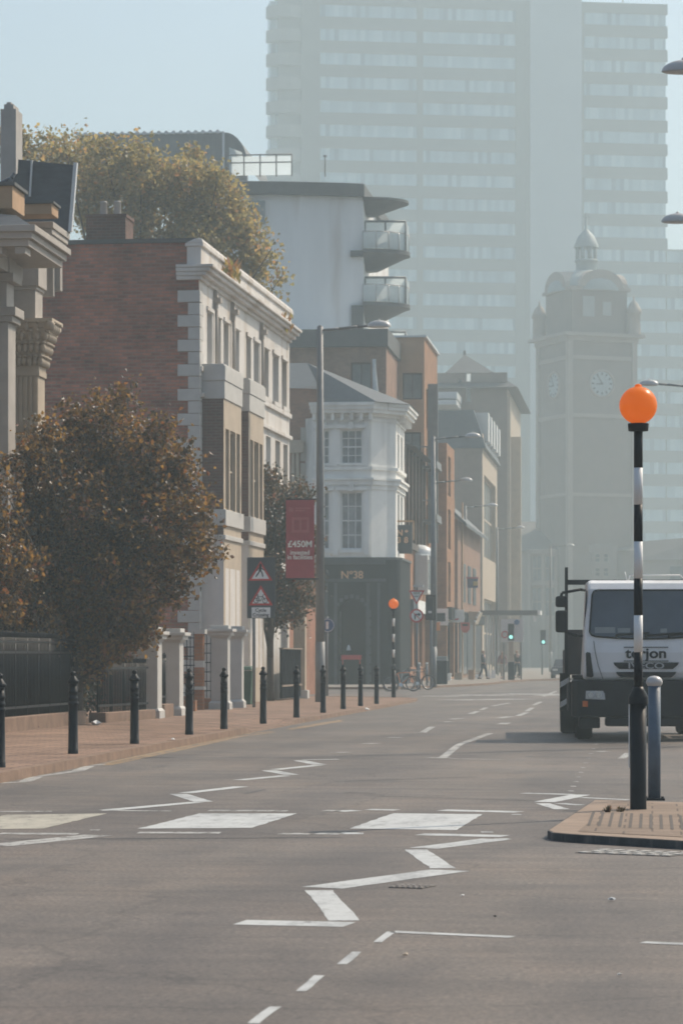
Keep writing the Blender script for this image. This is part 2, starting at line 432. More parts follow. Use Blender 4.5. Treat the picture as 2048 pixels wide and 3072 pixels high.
# left pavement: strips with a dropped kerb in front of the gateway
ST = [(-10, -6.55, .10), (30, -6.60, .10), (40, -6.68, .10), (49.6, -6.74, .10), (50.6, -6.76, .02), (56.0, -6.76, .02), (57.2, -6.76, .09), (63, -6.74, .08), (75, -6.72, .07),
      (86, -6.74, .06), (89, -6.95, .05), (91.5, -7.6, .045), (93.5, -9.0, .04), (94.5, -11.5, .03), (95, -30, .03)]
mb = MB()
for (ya, xa, za), (yb, xb, zb) in zip(ST[:-1], ST[1:]):
    if xb < -29: xb = -29.0
    mb.quad((xa - .12, ya, za), (xa - 1.1, ya, PZ if ya < 80 else za), (xb - 1.1, yb, PZ if yb < 80 else zb), (xb - .12, yb, zb))
    mb.quad((xa - 1.1, ya, PZ if ya < 80 else za), (-30.2, ya, PZ if ya < 80 else za), (-30.2, yb, PZ if yb < 80 else zb), (xb - 1.1, yb, PZ if yb < 80 else zb))
struct(mb.build('pavement', pavers))
mb = MB()
for (ya, xa, za), (yb, xb, zb) in zip(ST[:-1], ST[1:]):
    L = math.hypot(yb - ya, xb - xa); n = max(1, int(L / .9))
    for k in range(n):
        t0, t1 = k / n, (k + 1) / n - .005 / L
        q = []
        for t in (t0, t1):
            q.append((xa + (xb - xa) * t, ya + (yb - ya) * t, za + (zb - za) * t))
        (x0, y0, h0), (x1, y1, h1) = q
        j = random.Random(k * 7 + int(ya)).uniform(-.002, .002)
        mb.hexa([(x0 - .125, y0, -.02), (x0 + .01, y0, -.02), (x1 + .01, y1, -.02), (x1 - .125, y1, -.02),
                 (x0 - .125, y0, h0 + .006 + j), (x0, y0, h0 + .004 + j), (x1, y1, h1 + .004 + j), (x1 - .125, y1, h1 + .006 + j)])
struct(mb.build('kerb', kerb_mat))
pav_far = brick('pavement_grey', (.27, .24, .21), (.23, .205, .18), (.15, .13, .11), .6, .4, .01, .85, True, .2)
FK = [(-29, 117.5), (-12, 117.5), (-10.2, 119), (-8.9, 124), (-8.2, 130), (-7.5, 136), (-7.2, 150), (-6.6, 158), (-5.0, 163), (-2, 166), (4, 168), (39, 169)]
mb = MB(); mb.prism(FK + [(70, 345), (-70, 345), (-70, 117.5)], -.02, .09)
struct(mb.build('pavement', pav_far))
mb = MB()
for (xa, ya), (xb, yb) in zip(FK[:-1], FK[1:]):
    d = Vector((xb - xa, yb - ya, 0)).normalized(); nn = Vector((d.y, -d.x, 0)) * .13
    mb.hexa([(xa, ya, -.02), (xa + nn.x, ya + nn.y, -.02), (xb + nn.x, yb + nn.y, -.02), (xb, yb, -.02), (xa, ya, .098), (xa + nn.x, ya + nn.y, .096), (xb + nn.x, yb + nn.y, .096), (xb, yb, .098)])
struct(mb.build('kerb', kerb_mat))
# pavement build-out on the right with the beacon on it
IS = [(-.74, 20.9), (.20, 20.2), (6.5, 15.6), (6.5, 21.0), (.26, 25.55), (-.5, 25.9)]
IS = [(-.74, 21.35), (-.70, 21.08), (-.58, 20.90), (-.40, 20.74), (.20, 20.2), (6.5, 15.6), (6.5, 21.0), (.26, 25.55), (-.5, 25.9)]
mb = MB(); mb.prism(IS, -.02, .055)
struct(mb.build('kerb', M('kerb_shaded', (.05, .052, .056), .85, .4, 7, .4, stain=(.16, .15, .14))))  # shade on the kerb's front face put into a dark colour, paler stains over it
mb = MB(); cxk, cyk = 1.0, 21.5; mb.prism([(x + (.012 if x < 1 else -.012), y + (.012 if y < 22 else -.012)) for x, y in IS], .0551, .0585)
struct(mb.build('kerb', M('kerb_buff', (.27, .20, .15), .85, .2, 4, .3)))
ins = [(-.52, 21.15), (.25, 20.55), (6.3, 16.2), (6.3, 20.6), (.2, 25.2), (-.33, 25.55)]
mb = MB(); mb.poly([(x, y, .0615) for x, y in ins])
struct(mb.build('pavement', brick('pavers_buff', (.26, .195, .148), (.22, .165, .125), (.13, .1, .08), .4, .4, .008, .85, True, .25)))
mb = MB()
rib_dark = M('tactile_gap', (.10, .085, .075), .9, .2, 6)
for k in range(40):
    x = -.47 + k * .075
    y0 = 21.75 - (x + .3) * .72; y1 = 23.7 - (x + .3) * .72
    mb.quad((x, y0, .0640), (x + .022, y0 - .016, .0640), (x + .022, y1 - .016, .0640), (x, y1, .0640))
struct(mb.build('pavement', rib_dark))

# painted road markings, measured on the road plane
A4 = lambda x, y: (x * .6531, 2100 + y * .6531)
A5 = lambda x, y: (1024 + x * .6531, 2050 + y * .6531)
A6 = lambda x, y: (500 + x * .9872, 2500 + y * .9872)
_rg = random.Random(77)
def stroke(mb, a, b, wd, z=.005):
    p, q = gnd(*a), gnd(*b); d = (q - p); d.z = 0
    if d.length < 1e-3: return
    n = Vector((-d.y, d.x, 0)).normalized() * wd / 2; z = z * .3 + .0005
    N = max(2, int(d.length / .14)); j = min(.006, wd * .06); u = n.normalized()
    L = [p + d * (k / N) - n + u * _rg.uniform(-j, j) for k in range(N + 1)]; Rr = [p + d * (k / N) + n + u * _rg.uniform(-j, j) for k in range(N + 1)]
    for k in range(N): mb.quad((L[k].x, L[k].y, z), (L[k + 1].x, L[k + 1].y, z), (Rr[k + 1].x, Rr[k + 1].y, z), (Rr[k].x, Rr[k].y, z))
def marks(f, lst, mat, z=.005, name='road_marking'):
    mb = MB()
    for a, b, wd in lst: stroke(mb, f(*a), f(*b), wd, z)
    return struct(mb.build(name, mat))
for f, ps, mt in ((A4, [(-340, 597), (200, 592), (490, 522), (35, 528)], paint_cream), (A4, [(635, 592), (1160, 588), (1362, 522), (915, 522)], paint_white),
                  (A5, [(35, 668), (525, 675), (648, 602), (235, 598)], paint_white)):
    gp = [gnd(*f(*p)) for p in ps]; rag = []
    for ga, gb in zip(gp, gp[1:] + gp[:1]):
        N = max(1, int((gb - ga).length / .12)); rag += [ga.lerp(gb, k / N) + Vector((_rg.uniform(-.008, .008), _rg.uniform(-.008, .008), 0)) for k in range(N)]
    mb = MB(); mb.poly([(g.x, g.y, .0022) for g in rag])
    struct(mb.build('road_marking', mt))
marks(A4, [((0, 614), (360, 616), .2), ((635, 610), (1012, 611), .2), ((1285, 614), (1430, 616), .18), ((1450, 614), (1568, 616), .2), ((415, 598), (460, 598), .12),
           ((-20, 513), (240, 512), .13), ((470, 508), (790, 510), .13), ((960, 508), (1320, 510), .2), ((1490, 508), (1568, 509), .2)], paint_worn)
marks(A5, [((0, 585), (60, 588), .22), ((120, 580), (255, 583), .18), ((460, 583), (815, 592), .24), ((360, 694), (750, 703), .24), ((0, 690), (100, 690), .2), ((640, 684), (695, 684), .1), ((780, 603), (825, 603), .1)], paint_white)
marks(A4, [((490, 507), (905, 470), .16), ((820, 432), (935, 468), .17), ((850, 428), (1110, 398), .15), ((1098, 368), (1310, 348), .15), ((1235, 324), (1340, 344), .17), ((1265, 320), (1460, 300), .15),
           ((1375, 278), (1468, 297), .16), ((1385, 275), (1555, 273), .14)], paint_white)
marks(A4, [((-30, 671), (455, 622), .24), ((-20, 383), (115, 376), .13), ((115, 375), (170, 352), .14), ((180, 350), (360, 326), .13), ((360, 325), (412, 303), .14), ((418, 300), (500, 295), .12)], paint_worn)
marks(A6, [((222, 271), (555, 278), .26), ((462, 174), (541, 266), .15), ((472, 166), (858, 113), .26), ((755, 50), (839, 107), .15), ((778, 46), (1000, 18), .22), ((1000, 18), (1040, 17), .1)], paint_white)
marks(A6, [((262, 579), (330, 528), .045), ((408, 481), (465, 433), .043), ((533, 399), (578, 361), .042), ((640, 332), (682, 300), .042), ((685, 300), (1050, 316), .085), ((1445, 332), (1580, 338), .09)], paint_white, .006)
marks(A5, [((830, 505), (1060, 511), .16), ((930, 546), (1098, 512), .19), ((922, 552), (1010, 579), .13), ((1000, 552), (1095, 560), .12), ((1100, 525), (1320, 536), .1)], paint_white)
lad = []
for k in range(11):
    t = k / 10.0; x = 1052 + 116 * t; y = 495 - 215 * t
    lad.append(((x - 13 + 4 * t, y), (x + 13 - 6 * t, y), .16))
marks(A5, lad, paint_worn)
marks(A5, [((415, 343), (478, 341), .3), ((465, 341), (540, 281), .11), ((540, 281), (600, 260), .12), ((600, 260), (682, 229), .12), ((500, 346), (740, 351), .10), ((372, 226), (415, 200), .12),
           ((590, 141), (625, 128), .14), ((640, 122), (665, 112), .12), ((690, 105), (770, 90), .12), ((808, 150), (850, 134), .13), ((850, 128), (875, 112), .12), ((882, 100), (915, 85), .12), ((925, 60), (985, 36), .12),
           ((735, 188), (758, 181), .2), ((720, 160), (775, 152), .18), ((112, 278), (155, 275), .2), ((230, 250), (260, 248), .2), ((330, 226), (378, 226), .18), ((470, 178), (500, 176), .18), ((505, 165), (550, 160), .18),
           ((-30, 318), (25, 316), .2), ((1170, 315), (1215, 312), .15), ((1285, 345), (1318, 320), .1)], paint_worn)
marks(A5, [((415, 60), (500, 58), 1.6), ((585, 56), (690, 53), 1.8), ((800, 51), (890, 48), 1.8), ((500, 77), (830, 72), 1.3), ((960, 56), (1010, 50), 1.2)], paint_worn, .006)
ye = []
for o in (0, 9):
    pts = [(490, 300 - o * .7), (640, 268 - o), (840, 226 - o), (1110, 166 - o), (1255, 150 - o * .5)]
    ye += [(a, b, .11) for a, b in zip(pts[:-1], pts[1:])]
for o in (0, 5):
    pts = [(1330, 137 - o), (1568, 97 - o)]
    ye.append((pts[0], pts[1], .12))
marks(A4, ye, paint_yellow, .0065)
# long dark sealed seams, tyre rubber and patch edges
seam = M('bitumen_seam', (.055, .055, .058), .6, .3, 4)
marks(A4, [((20, 640), (1568, 632), .05), ((120, 352), (700, 352), .02), ((705, 310), (760, 305), .05), ((1120, 432), (1215, 412), .03)], seam, .0045)
marks(A5, [((0, 500), (160, 505), .03), ((100, 516), (900, 540), .03), ((0, 450), (620, 430), .05), ((0, 222), (560, 215), .06), ((400, 178), (700, 190), .1)], seam, .0045)
# drain channel, gully covers
cover = M('worn_iron', (.42, .40, .37), .55, .45, 30, .3)
def road_plate(name, f, x0, x1, ya, yb, dep, mat, label):
    a, b = gnd(*f(x0, ya)), gnd(*f(x1, yb))
    d = (b - a).normalized(); n = Vector((-d.y, d.x, 0)) * dep
    m2 = MB(); L = (b - a).length; k = max(6, int(L / .09))
    m2.hexa([(a.x, a.y, 0), (b.x, b.y, 0), (b.x + n.x, b.y + n.y, 0), (a.x + n.x, a.y + n.y, 0), (a.x, a.y, .004), (b.x, b.y, .004), (b.x + n.x, b.y + n.y, .004), (a.x + n.x, a.y + n.y, .004)])
    o = thing(name, label, 'drain cover', a)
    m2.build('frame', M(name + '_frame', (.11, .10, .09), .8, .2, 5), o)
    m3 = MB()
    for i in range(k):
        for j in range(3):
            p = a + d * (L * (i + .12 + .2 * (j % 2)) / k) + n * ((j + .15) / 3)
            u = d * (L / k * .62); v = n * .22
            m3.hexa([(p.x, p.y, .003), (p.x + u.x, p.y + u.y, .003), (p.x + u.x + v.x, p.y + u.y + v.y, .003), (p.x + v.x, p.y + v.y, .003),
                     (p.x, p.y, .0085), (p.x + u.x, p.y + u.y, .0085), (p.x + u.x + v.x, p.y + u.y + v.y, .0085), (p.x + v.x, p.y + v.y, .0085)])
    m3.build('grating', mat, o)
road_plate('gully_cover', A5, 1072, 1510, 780, 797, .42, cover, 'long worn pale drain grating set in the road before the beacon kerb')
road_plate('drain_cover', A5, 215, 370, 940, 945, .22, M('dull_iron', (.22, .195, .175), .6, .3, 20), 'small dull drain plate in the road below the zigzag line')
mb = MB()
for a, b, wd in [((845, 337), (880, 337), .2), ((1095, 341), (1125, 342), .2)]: stroke(mb, A5(*a), A5(*b), wd, .007)
for k in range(14): stroke(mb, A5(885 + k * 15, 337.3 + k * .25), A5(893 + k * 15, 337.4 + k * .25), .12, .007)
struct(mb.build('road_marking', M('slot_drain', (.07, .07, .07), .6, .2, 3)))

# ================================================================== KERBSIDE FURNITURE
# cast iron bollards
bol_label = ['black cast-iron bollard cut off by the left edge of the photo', 'tall black bollard before the hanging foliage of the small tree, second from the left',
             'black bollard in front of the railing just left of the white gate piers', 'black bollard in front of the white gate piers and brick pier', 'black bollard before the pair of white piers right of the iron trellis',
             'black bollard at the foot of the warning sign post, right of the green bin', 'black bollard in front of the solid black side gate', 'black bollard in front of the lamp post with the maroon banner',
             'black bollard before the left part of the dark shopfront, right of the banner lamp post', 'black bollard before the arched door of the dark shopfront', 'black bollard nearest the small zebra beacon by the bicycles']
bol_px = [(3, 2302), (220, 2261), (404, 2231), (568, 2204), (672, 2187), (818, 2168), (894, 2151), (969, 2136), (1029, 2125), (1081, 2116), (1129, 2108)]
BG = 'black bollards along the pavement edge'
proto = None
for i, (px, py) in enumerate(bol_px):
    g = gnd(px, py, PZ); g.z = PZ if i < 10 else .075
    g.x = min(g.x, -6.97)
    if proto is None:
        proto = thing('bollard', bol_label[0], 'bollard', (0, 0, 0), BG)
        s = MB()
        s.lathe(0, 0, [(.064, -.02), (.064, .06), (.061, .062), (.056, .55), (.056, .60), (.062, .605), (.062, .63), (.056, .635), (.055, .66), (.061, .665), (.061, .69), (.055, .695), (.054, .74), (.060, .745), (.060, .765), (.054, .77), (.053, .86)], 20)
        s.build('shaft', black_iron, proto, True)
        s = MB(); s.lathe(0, 0, [(.053, .858), (.072, .862), (.074, .885), (.066, .90), (.048, .925), (.032, .95), (.024, .958), (.033, .968), (.036, .985), (.028, 1.003), (.012, 1.012), (.001, 1.014)], 20)
        s.build('cap', black_iron, proto, True)
        proto.location = g
    else:
        copy_tree(proto, loc=g, label=bol_label[i], rz=i * .7)

# zebra crossing beacons
def beacon(loc, h, label, upper_r=.036, lower_r=.066, lower_h=.97, gr=.152):
    o = thing('zebra_beacon', label, 'beacon', loc, 'orange globe beacons at zebra crossings')
    L = True
    s = MB(); s.lathe(0, 0, [(lower_r * 1.02, -.02), (lower_r, .05), (lower_r, lower_h - .12)], 24); s.build('base_tube', black_iron, o, L)
    s = MB(); s.lathe(0, 0, [(lower_r * 1.22, lower_h - .12), (lower_r * 1.22, lower_h - .07), (lower_r * 1.15, lower_h - .055), (lower_r * .8, lower_h - .01), (upper_r * 1.1, lower_h + .02)], 24); s.build('base_cap', black_iron, o, L)
    top = h - 2 * gr - .06
    hs = (top - lower_h) / 7.0
    for k in range(7):
        s = MB(); s.tube((0, 0, lower_h + k * hs), (0, 0, lower_h + (k + 1) * hs), upper_r, upper_r, 20)
        s.build('pole_band', white_paint if k % 2 else black_iron, o, L)
    s = MB(); s.lathe(0, 0, [(upper_r, top - .005), (upper_r * 2.2, top), (upper_r * 2.35, top + .055), (upper_r * 2.3, top + .06)], 24); s.build('collar', black_matt, o, L)
    s = MB(); s.ball((0, 0, top + .055 + gr), gr, 32, 20)
    s.lathe(0, 0, [(.03, top + .05 + 2 * gr), (.028, top + .066 + 2 * gr), (.01, top + .075 + 2 * gr)], 12)
    s.build('globe', orange_plastic, o, L)
    return o
g = gnd(1913, 2430, .055); g.z = .059
b1 = beacon(g, ZD(1157, g.y * CA - g.x * SA) - .06, 'large orange globe beacon on a black and white banded pole in front of the truck')
s = MB(); s.box(-.078, -.068, -.02, .02, .34, .85); s.build('white_strip', white_paint, b1, True)  # narrow white strip down the left side of the base tube
g = gnd(1180, 2090, .07); g.z = .06
beacon(g, 3.0, 'small orange globe beacon on a banded pole beside the parked bicycles')
# blue-grey domed post behind the beacon
g = gnd(1961, 2402, .055); g.z = .059
o = thing('service_post', 'blue-grey domed steel post standing right behind the near beacon', 'post', g)
s = MB(); s.tube((0, 0, 0), (0, 0, 1.0), .054, .054, 24); s.build('shaft', blue_post, o, True)
s = MB(); s.lathe(0, 0, [(.056, .98), (.07, 1.0), (.072, 1.02), (.06, 1.045), (.035, 1.062), (.001, 1.068)], 24); s.build('dome_cap', lamp_metal, o, True)  # light on the dome put into the cap's colour, paler than the blue shaft
s = MB(); s.box(-.09, .09, -.09, .09, 0, .018); s.tube((.07, -.05, .018), (.07, -.05, .035), .012, n=8); s.tube((-.07, -.05, .018), (-.07, -.05, .035), .012, n=8); s.build('foot_plate', black_matt, o, True)

# street lamps
def lamp(loc, label, flip=False, arm=1.25, H=10.0, head_len=.65):
    o = thing('street_lamp', label, 'street lamp', loc, 'tall street lamps with bowl heads on side arms', math.pi if flip else 0)
    s = MB(); s.tube((0, 0, -.02), (0, 0, 1.6), .135, .13, 16); s.tube((0, 0, 1.6), (0, 0, H), .125, .08, 16); s.tube((0, 0, H), (0, 0, H + .04), .075, .03, 16); s.build('column', grey_metal, o, True)
    s = MB(); s.path([(0, 0, H - .10), (.5, 0, H - .06), (1.0, 0, H - .01), (arm + .1, 0, H + .015)], .036, 8); s.build('arm', grey_metal, o, True)
    # bowl head: half-dome canopy with a shallow lens underneath
    s = MB(); n, m_ = 18, 7
    cx = arm + head_len / 2
    vs = []; fs = []
    for j in range(m_ + 1):
        t = (math.pi / 2) * j / m_
        for i in range(n):
            a = 2 * math.pi * i / n
            vs.append((cx + head_len / 2 * math.cos(t) * math.cos(a), .17 * math.cos(t) * math.sin(a), H - .02 + .175 * math.sin(t)))
    for j in range(m_):
        for i in range(n): fs.append([j * n + i, j * n + (i + 1) % n, (j + 1) * n + (i + 1) % n, (j + 1) * n + i])
    s.add(vs, fs, True); s.tube((cx, 0, H + .145), (cx, 0, H + .185), .03, .02, 8)
    hd = s.build('lamp_head', lamp_metal, o, True)
    s = MB(); vs = []; fs = []
    for j in range(4):
        t = (math.pi / 2) * j / 3
        for i in range(n):
            a = 2 * math.pi * i / n
            vs.append((cx + (head_len / 2 - .02) * math.cos(t) * math.cos(a), .15 * math.cos(t) * math.sin(a), H - .022 - .035 * math.sin(t)))
    for j in range(3):
        for i in range(n): fs.append([j * n + i, j * n + (i + 1) % n, (j + 1) * n + (i + 1) % n, (j + 1) * n + i])
    s.add(vs, fs, True); s.build('lens', lamp_glass, hd, True)
    return o
ll = [(960, 80, 'street lamp on the left pavement that carries the maroon banner'), (1299, 120, 'street lamp behind the no right turn sign, arm level with the white shop eaves'),
      (1303, 150, 'street lamp whose arm shows just below the second lamp head on the left'), (1395, 175, 'street lamp in front of the cream panelled mansard building'),
      (1490, 205, 'faint hazy street lamp beside the pale tower edge'), (1650, 238, 'farthest faint street lamp just left of the clock tower building')]
p0 = None
for k, (px, D, lb) in enumerate(ll):
    g = pt(px, HY, D); g.z = PZ - .01
    if p0 is None: p0 = lamp(g, lb)
    else: copy_tree(p0, loc=g, label=lb)
for D, px, lb in ((44.6, 1982, 'street lamp head cut by the right edge at the top of the photo'), (60, 1981, 'street lamp head cut by the right edge, level with the clock tower finial'), (96, 1914, 'right-hand street lamp whose head hangs just above the big orange globe')):
    g = pt(px, HY, D); g.x += 1.9; g.z = 0
    copy_tree(p0, loc=g, label=lb, rz=math.pi)

# maroon banner hung on the first lamp
D = 79.6; g = pt(900, 1617, D)
o = thing('banner', 'maroon vertical banner reading £450M invested in facilities', 'banner', g)
x0, x1 = pt(857, 0, D).x, pt(943, 0, D).x
z0, z1 = ZD(1734, D), ZD(1500, D); y = g.y
s = MB()
N = 12
for k in range(N):
    za, zb = z0 + (z1 - z0) * k / N, z0 + (z1 - z0) * (k + 1) / N
    f_ = lambda z: .02 * math.sin(z * 3.1)
    s.hexa([(x0, y + f_(za), za), (x1, y, za), (x1, y + .008, za), (x0, y + f_(za) + .008, za), (x0, y + f_(zb), zb), (x1, y, zb), (x1, y + .008, zb), (x0, y + f_(zb) + .008, zb)])
s.build('cloth', maroon, o)
s = MB(); s.tube((x0, y + .02, z1 + .02), (x1 + .12, y + .02, z1 + .02), .02); s.tube((x0, y + .02, z0 - .02), (x1 + .12, y + .02, z0 - .02), .02); s.build('bracket', black_matt, o)
xc = (x0 + x1) / 2
text('lettering', '£450M', .235, (xc, y - .035, ZD(1633, D)), sign_white, o, bold=.022)
text('lettering', 'invested', .17, (xc, y - .035, ZD(1658, D)), sign_white, o, bold=.015, sx=.92)
text('lettering', 'in facilities', .17, (xc, y - .035, ZD(1672, D)), sign_white, o, bold=.015, sx=.95)
s = MB(); s.box(x0 + .08, x0 + .2, y - .034, y - .03, ZD(1535, D), ZD(1522, D))
for q in range(2): s.box(x0 + .25, x1 - .1 - .15 * q, y - .034, y - .03, ZD(1527 + q * 7, D), ZD(1523 + q * 7, D))
s.build('emblem', maroon_light, o)
s = MB()
for (a, b, c, d) in ((.16, .62, 1598, 1590), (.16, .22, 1590, 1560), (.56, .62, 1590, 1560), (.36, .42, 1590, 1560), (.16, .62, 1560, 1552)): s.box(x0 + a, x0 + b, y - .034, y - .03, ZD(c, D), ZD(d, D))
s.build('pale_drawing', maroon_light, o)

# warning sign board: pedestrians, cycles, cycle crossing plate
D = 70.0; g = gnd(757, 2122, PZ); D = g.y * CA - g.x * SA; g.z = PZ
o = thing('warning_sign', 'tall grey sign board with two red triangles and a cycle crossing plate on a pole', 'road sign', g)
X = lambda px: pt(px, 0, D).x
Zs = lambda py: ZD(py, D)
y = g.y
s = MB(); s.tube((X(761), y + .05, 0), (X(761), y + .05, Zs(1680)), .038, n=12); s.build('pole', grey_metal, o)
s = MB(); s.box(X(741), X(826), y - .012, y + .012, Zs(1855), Zs(1672)); s.build('backing_board', sign_grey, o, bevel=.01)
def triangle(parent, cx, base, top, half, y, up=True, inner=.72, D=D):
    for k, (q, m_, dy) in enumerate(((1.0, red_sign, .006), (inner, sign_white, .010))):
        cz = base + (top - base) / 3.0
        s = MB(); pts = [(cx - half, base), (cx + half, base), (cx, top)]
        pts = [(cx + (a - cx) * q, cz + (b - cz) * q) for a, b in pts]
        s.extr([(a, y - dy, b) for a, b in pts], (0, .003, 0))
        fr = s.build('red_border' if k == 0 else 'white_face', m_, parent)
tg = []
triangle(o, X(782), Zs(1742), Zs(1683), .285, y - .012)
triangle(o, X(783), Zs(1816), Zs(1756), .285, y - .012)
# walking figure
s = MB(); yy = y - .026; cx = X(782); k = .0078
def limb(s, pts, w):
    for a, b in zip(pts[:-1], pts[1:]):
        a, b = Vector((cx + a[0] * k, yy, Zs(a[1]))), Vector((cx + b[0] * k, yy, Zs(b[1])))
        d = (b - a).normalized(); n = Vector((-d.z, 0, d.x)) * w / 2
        s.extr([a - n - d * w * .3, b - n + d * w * .3, b + n + d * w * .3, a + n - d * w * .3], (0, .003, 0))
limb(s, [(0, 1700), (-1, 1712)], .062); limb(s, [(0, 1711), (5, 1719), (7, 1729)], .03); limb(s, [(-1, 1711), (-6, 1719), (-13, 1729)], .03)
limb(s, [(1, 1702), (7, 1708), (12, 1711)], .02); limb(s, [(-1, 1701), (-7, 1706), (-10, 1712)], .02)
c_ = [(cx + .002 + .03 * math.cos(t), yy, Zs(1695) + .03 * math.sin(t)) for t in [2 * math.pi * i / 14 for i in range(14)]]
s.build('walking_figure', black_matt, o); s = MB(); s.extr(c_, (0, .003, 0)); s.build('figure_head', black_matt, o)
s = MB()
for dx in (-13, 14): s.torus((cx + dx * k, yy, Zs(1802)), (0, 1, 0), 9 * k * .8, .008, 18, 4)
limb(s, [(-13, 1802), (-8, 1790), (8, 1790), (14, 1802)], .014); limb(s, [(-8, 1790), (0, 1803), (8, 1790)], .014); limb(s, [(8, 1790), (7, 1785), (12, 1784)], .014); limb(s, [(-8, 1791), (-9, 1786)], .014); limb(s, [(-12, 1785), (-6, 1785)], .018); limb(s, [(-13, 1802), (0, 1803)], .014)
s.build('bicycle_symbol', black_matt, o)
s = MB(); s.box(X(755), X(812), y - .020, y - .0125, Zs(1853), Zs(1822)); pl = s.build('plate', sign_white, o, bevel=.006)
text('lettering', 'Cycle', .115, (X(783), y - .025, Zs(1831)), black_matt, o, bold=.012)
text('lettering', 'Crossing', .115, (X(783), y - .025, Zs(1845)), black_matt, o, bold=.012, sx=.92)

# green wheelie bin
g = gnd(742, 2121, PZ); g.z = PZ; g.x -= .1
o = thing('wheelie_bin', 'dark green wheelie bin beside the last white gate pier', 'bin', g)
s = MB(); s.hexa([(-.2, -.22, .06), (.2, -.22, .06), (.2, .25, .06), (-.2, .25, .06), (-.25, -.3, .86), (.25, -.3, .86), (.25, .3, .86), (-.25, .3, .86)]); s.build('body', green_bin, o, True, .02)
s = MB(); s.hexa([(-.27, -.34, .87), (.27, -.34, .87), (.27, .32, .87), (-.27, .32, .87), (-.22, -.25, .95), (.22, -.25, .95), (.22, .3, .97), (-.22, .3, .97)]); s.build('lid', green_bin, o, True, .015)
for sx in (-1, 1):
    s = MB(); s.tube((sx * .2, .26, .0 + .09), (sx * .25, .26, .09), .09, n=16); s.build('wheel', rubber, o, True)

# ================================================================== LEFT STREET SIDE
def house(name, label, cat='building', loc=(0, 0, 0), rz=0.0, group=None):
    return thing(name, label, cat, loc, group, rz)

# ---- classical villa at the far left
Yv = YX(115, -11.1)
v = house('classical_villa', 'pale classical villa with fluted pilaster, carved capital and heavy cornice at the left edge', loc=(-11.64, 50, 0))
mb = MB(); facade(mb, 'x', -11.64, 1, 34, 55.3, 0, 8.85, [(36.0, 37.4, 1.2, 4.2), (41, 42.4, 1.2, 4.2), (41, 42.4, 5.2, 7.6), (46, 47.4, 1.2, 4.2)])
mb.quad((-11.64, 55.3, 0), (-24, 55.3, 0), (-24, 55.3, 8.85), (-11.64, 55.3, 8.85)); mb.quad((-24, 34, 0), (-24, 55.3, 0), (-24, 55.3, 8.85), (-24, 34, 8.85)); mb.quad((-24, 34, 0), (-11.64, 34, 0), (-11.64, 34, 8.85), (-24, 34, 8.85))
mb.build('wall', stone_pale, v)
for o_ in [(36.0, 37.4, 1.2, 4.2), (41, 42.4, 1.2, 4.2), (41, 42.4, 5.2, 7.6), (46, 47.4, 1.2, 4.2)]: window(v, 'x', -11.64, 1, *o_, frame_white, dark_glass)
Y1 = YX(26, -11.1)
mb = MB()
mb.box(-11.66, -11.1, Y1, Y1 + .6, 0, 7.1); mb.box(-11.66, -11.02, Y1 - .04, Y1 + .64, 7.1, 7.2); mb.box(-11.66, -10.96, Y1 - .07, Y1 + .67, 7.2, 7.36)
mb.box(-11.66, -11.13, Y1 + .01, Y1 + .6, 7.36, 7.8); mb.box(-11.66, -11.0, Y1 - .05, Y1 + .65, 7.8, 7.95); mb.box(-11.66, -11.08, Y1 + .02, Y1 + .6, 7.95, 8.25)
mb.build('portico_pier', stone_pale, v, bevel=.012)
mb = MB(); mb.box(-11.66, -11.1, Yv, Yv + .6, .5, 6.5)
for k in range(6): mb.box(-11.62 + k * .092, -11.62 + k * .092 + .05, Yv - .028, Yv + .002, .9, 6.38)
mb.box(-11.68, -11.04, Yv - .06, Yv + .66, 0, .5); mb.box(-11.66, -11.07, Yv - .035, Yv + .63, 6.4, 6.5)
mb.build('pilaster', stone_cream, v)
mb = MB(); rnd = random.Random(4)
for k in range(9):
    t = k / 8.0; e = .02 + .26 * t ** 1.7
    mb.box(-11.66 - .0, -11.1 + e, Yv - e * .55, Yv + .6 + e * .55, 6.5 + .86 * k / 9, 6.5 + .86 * (k + 1) / 9 - .004)
mb.box(-11.7, -10.80, Yv - .2, Yv + .8, 7.36, 7.43)
for ring, (z, e, n, hh) in enumerate(((6.62, .04, 6, .16), (6.86, .10, 6, .17), (7.08, .17, 5, .15), (7.24, .24, 4, .12))):
    for i in range(n):
        x = -11.6 + (.56 + e) * (i + .5) / n
        mb.ball((x, Yv - e * .55 - .01, z + .04), .055, 8, 6, 1.6); mb.ball((x + .02, Yv - e * .55 - .05, z + .13), .042, 8, 6, .7)
        yy_ = Yv + .7 * (i + .5) / n - .05
        mb.ball((-11.1 + e + .01, yy_, z + .04), .055, 8, 6, 1.6); mb.ball((-11.1 + e + .05, yy_, z + .13), .045, 8, 6, .7)
mb.ball((-10.84, Yv - .16, 7.3), .09, 12, 8); mb.ball((-11.55, Yv - .16, 7.3), .08, 12, 8)
mb.build('capital', stone_cream, v)
mb = MB()
mb.box(-11.66, -11.15, Yv, Yv + .65, 7.44, 7.97); mb.box(-11.66, -11.12, Yv - .03, Yv + .68, 7.97, 8.03); mb.box(-11.66, -11.08, Yv - .05, Yv + .7, 8.03, 8.55)
mb.box(-11.66, -11.05, Yv, Yv + .65, 8.55, 8.86)
mb.box(-11.66, -11.07, 54.98, 55.14, 8.0, 8.86); mb.box(-11.66, -10.97, 55.14, 55.34, 8.12, 8.86)
mb.box(-11.66, -10.90, 53.9, 55.36, 8.862, 9.0); mb.box(-11.66, -10.87, 53.86, 55.38, 9.0, 9.1); mb.box(-11.66, -10.84, 53.82, 55.4, 9.1, 9.22)
mb.build('entablature', stone_pale, v, bevel=.01)
mb = MB()
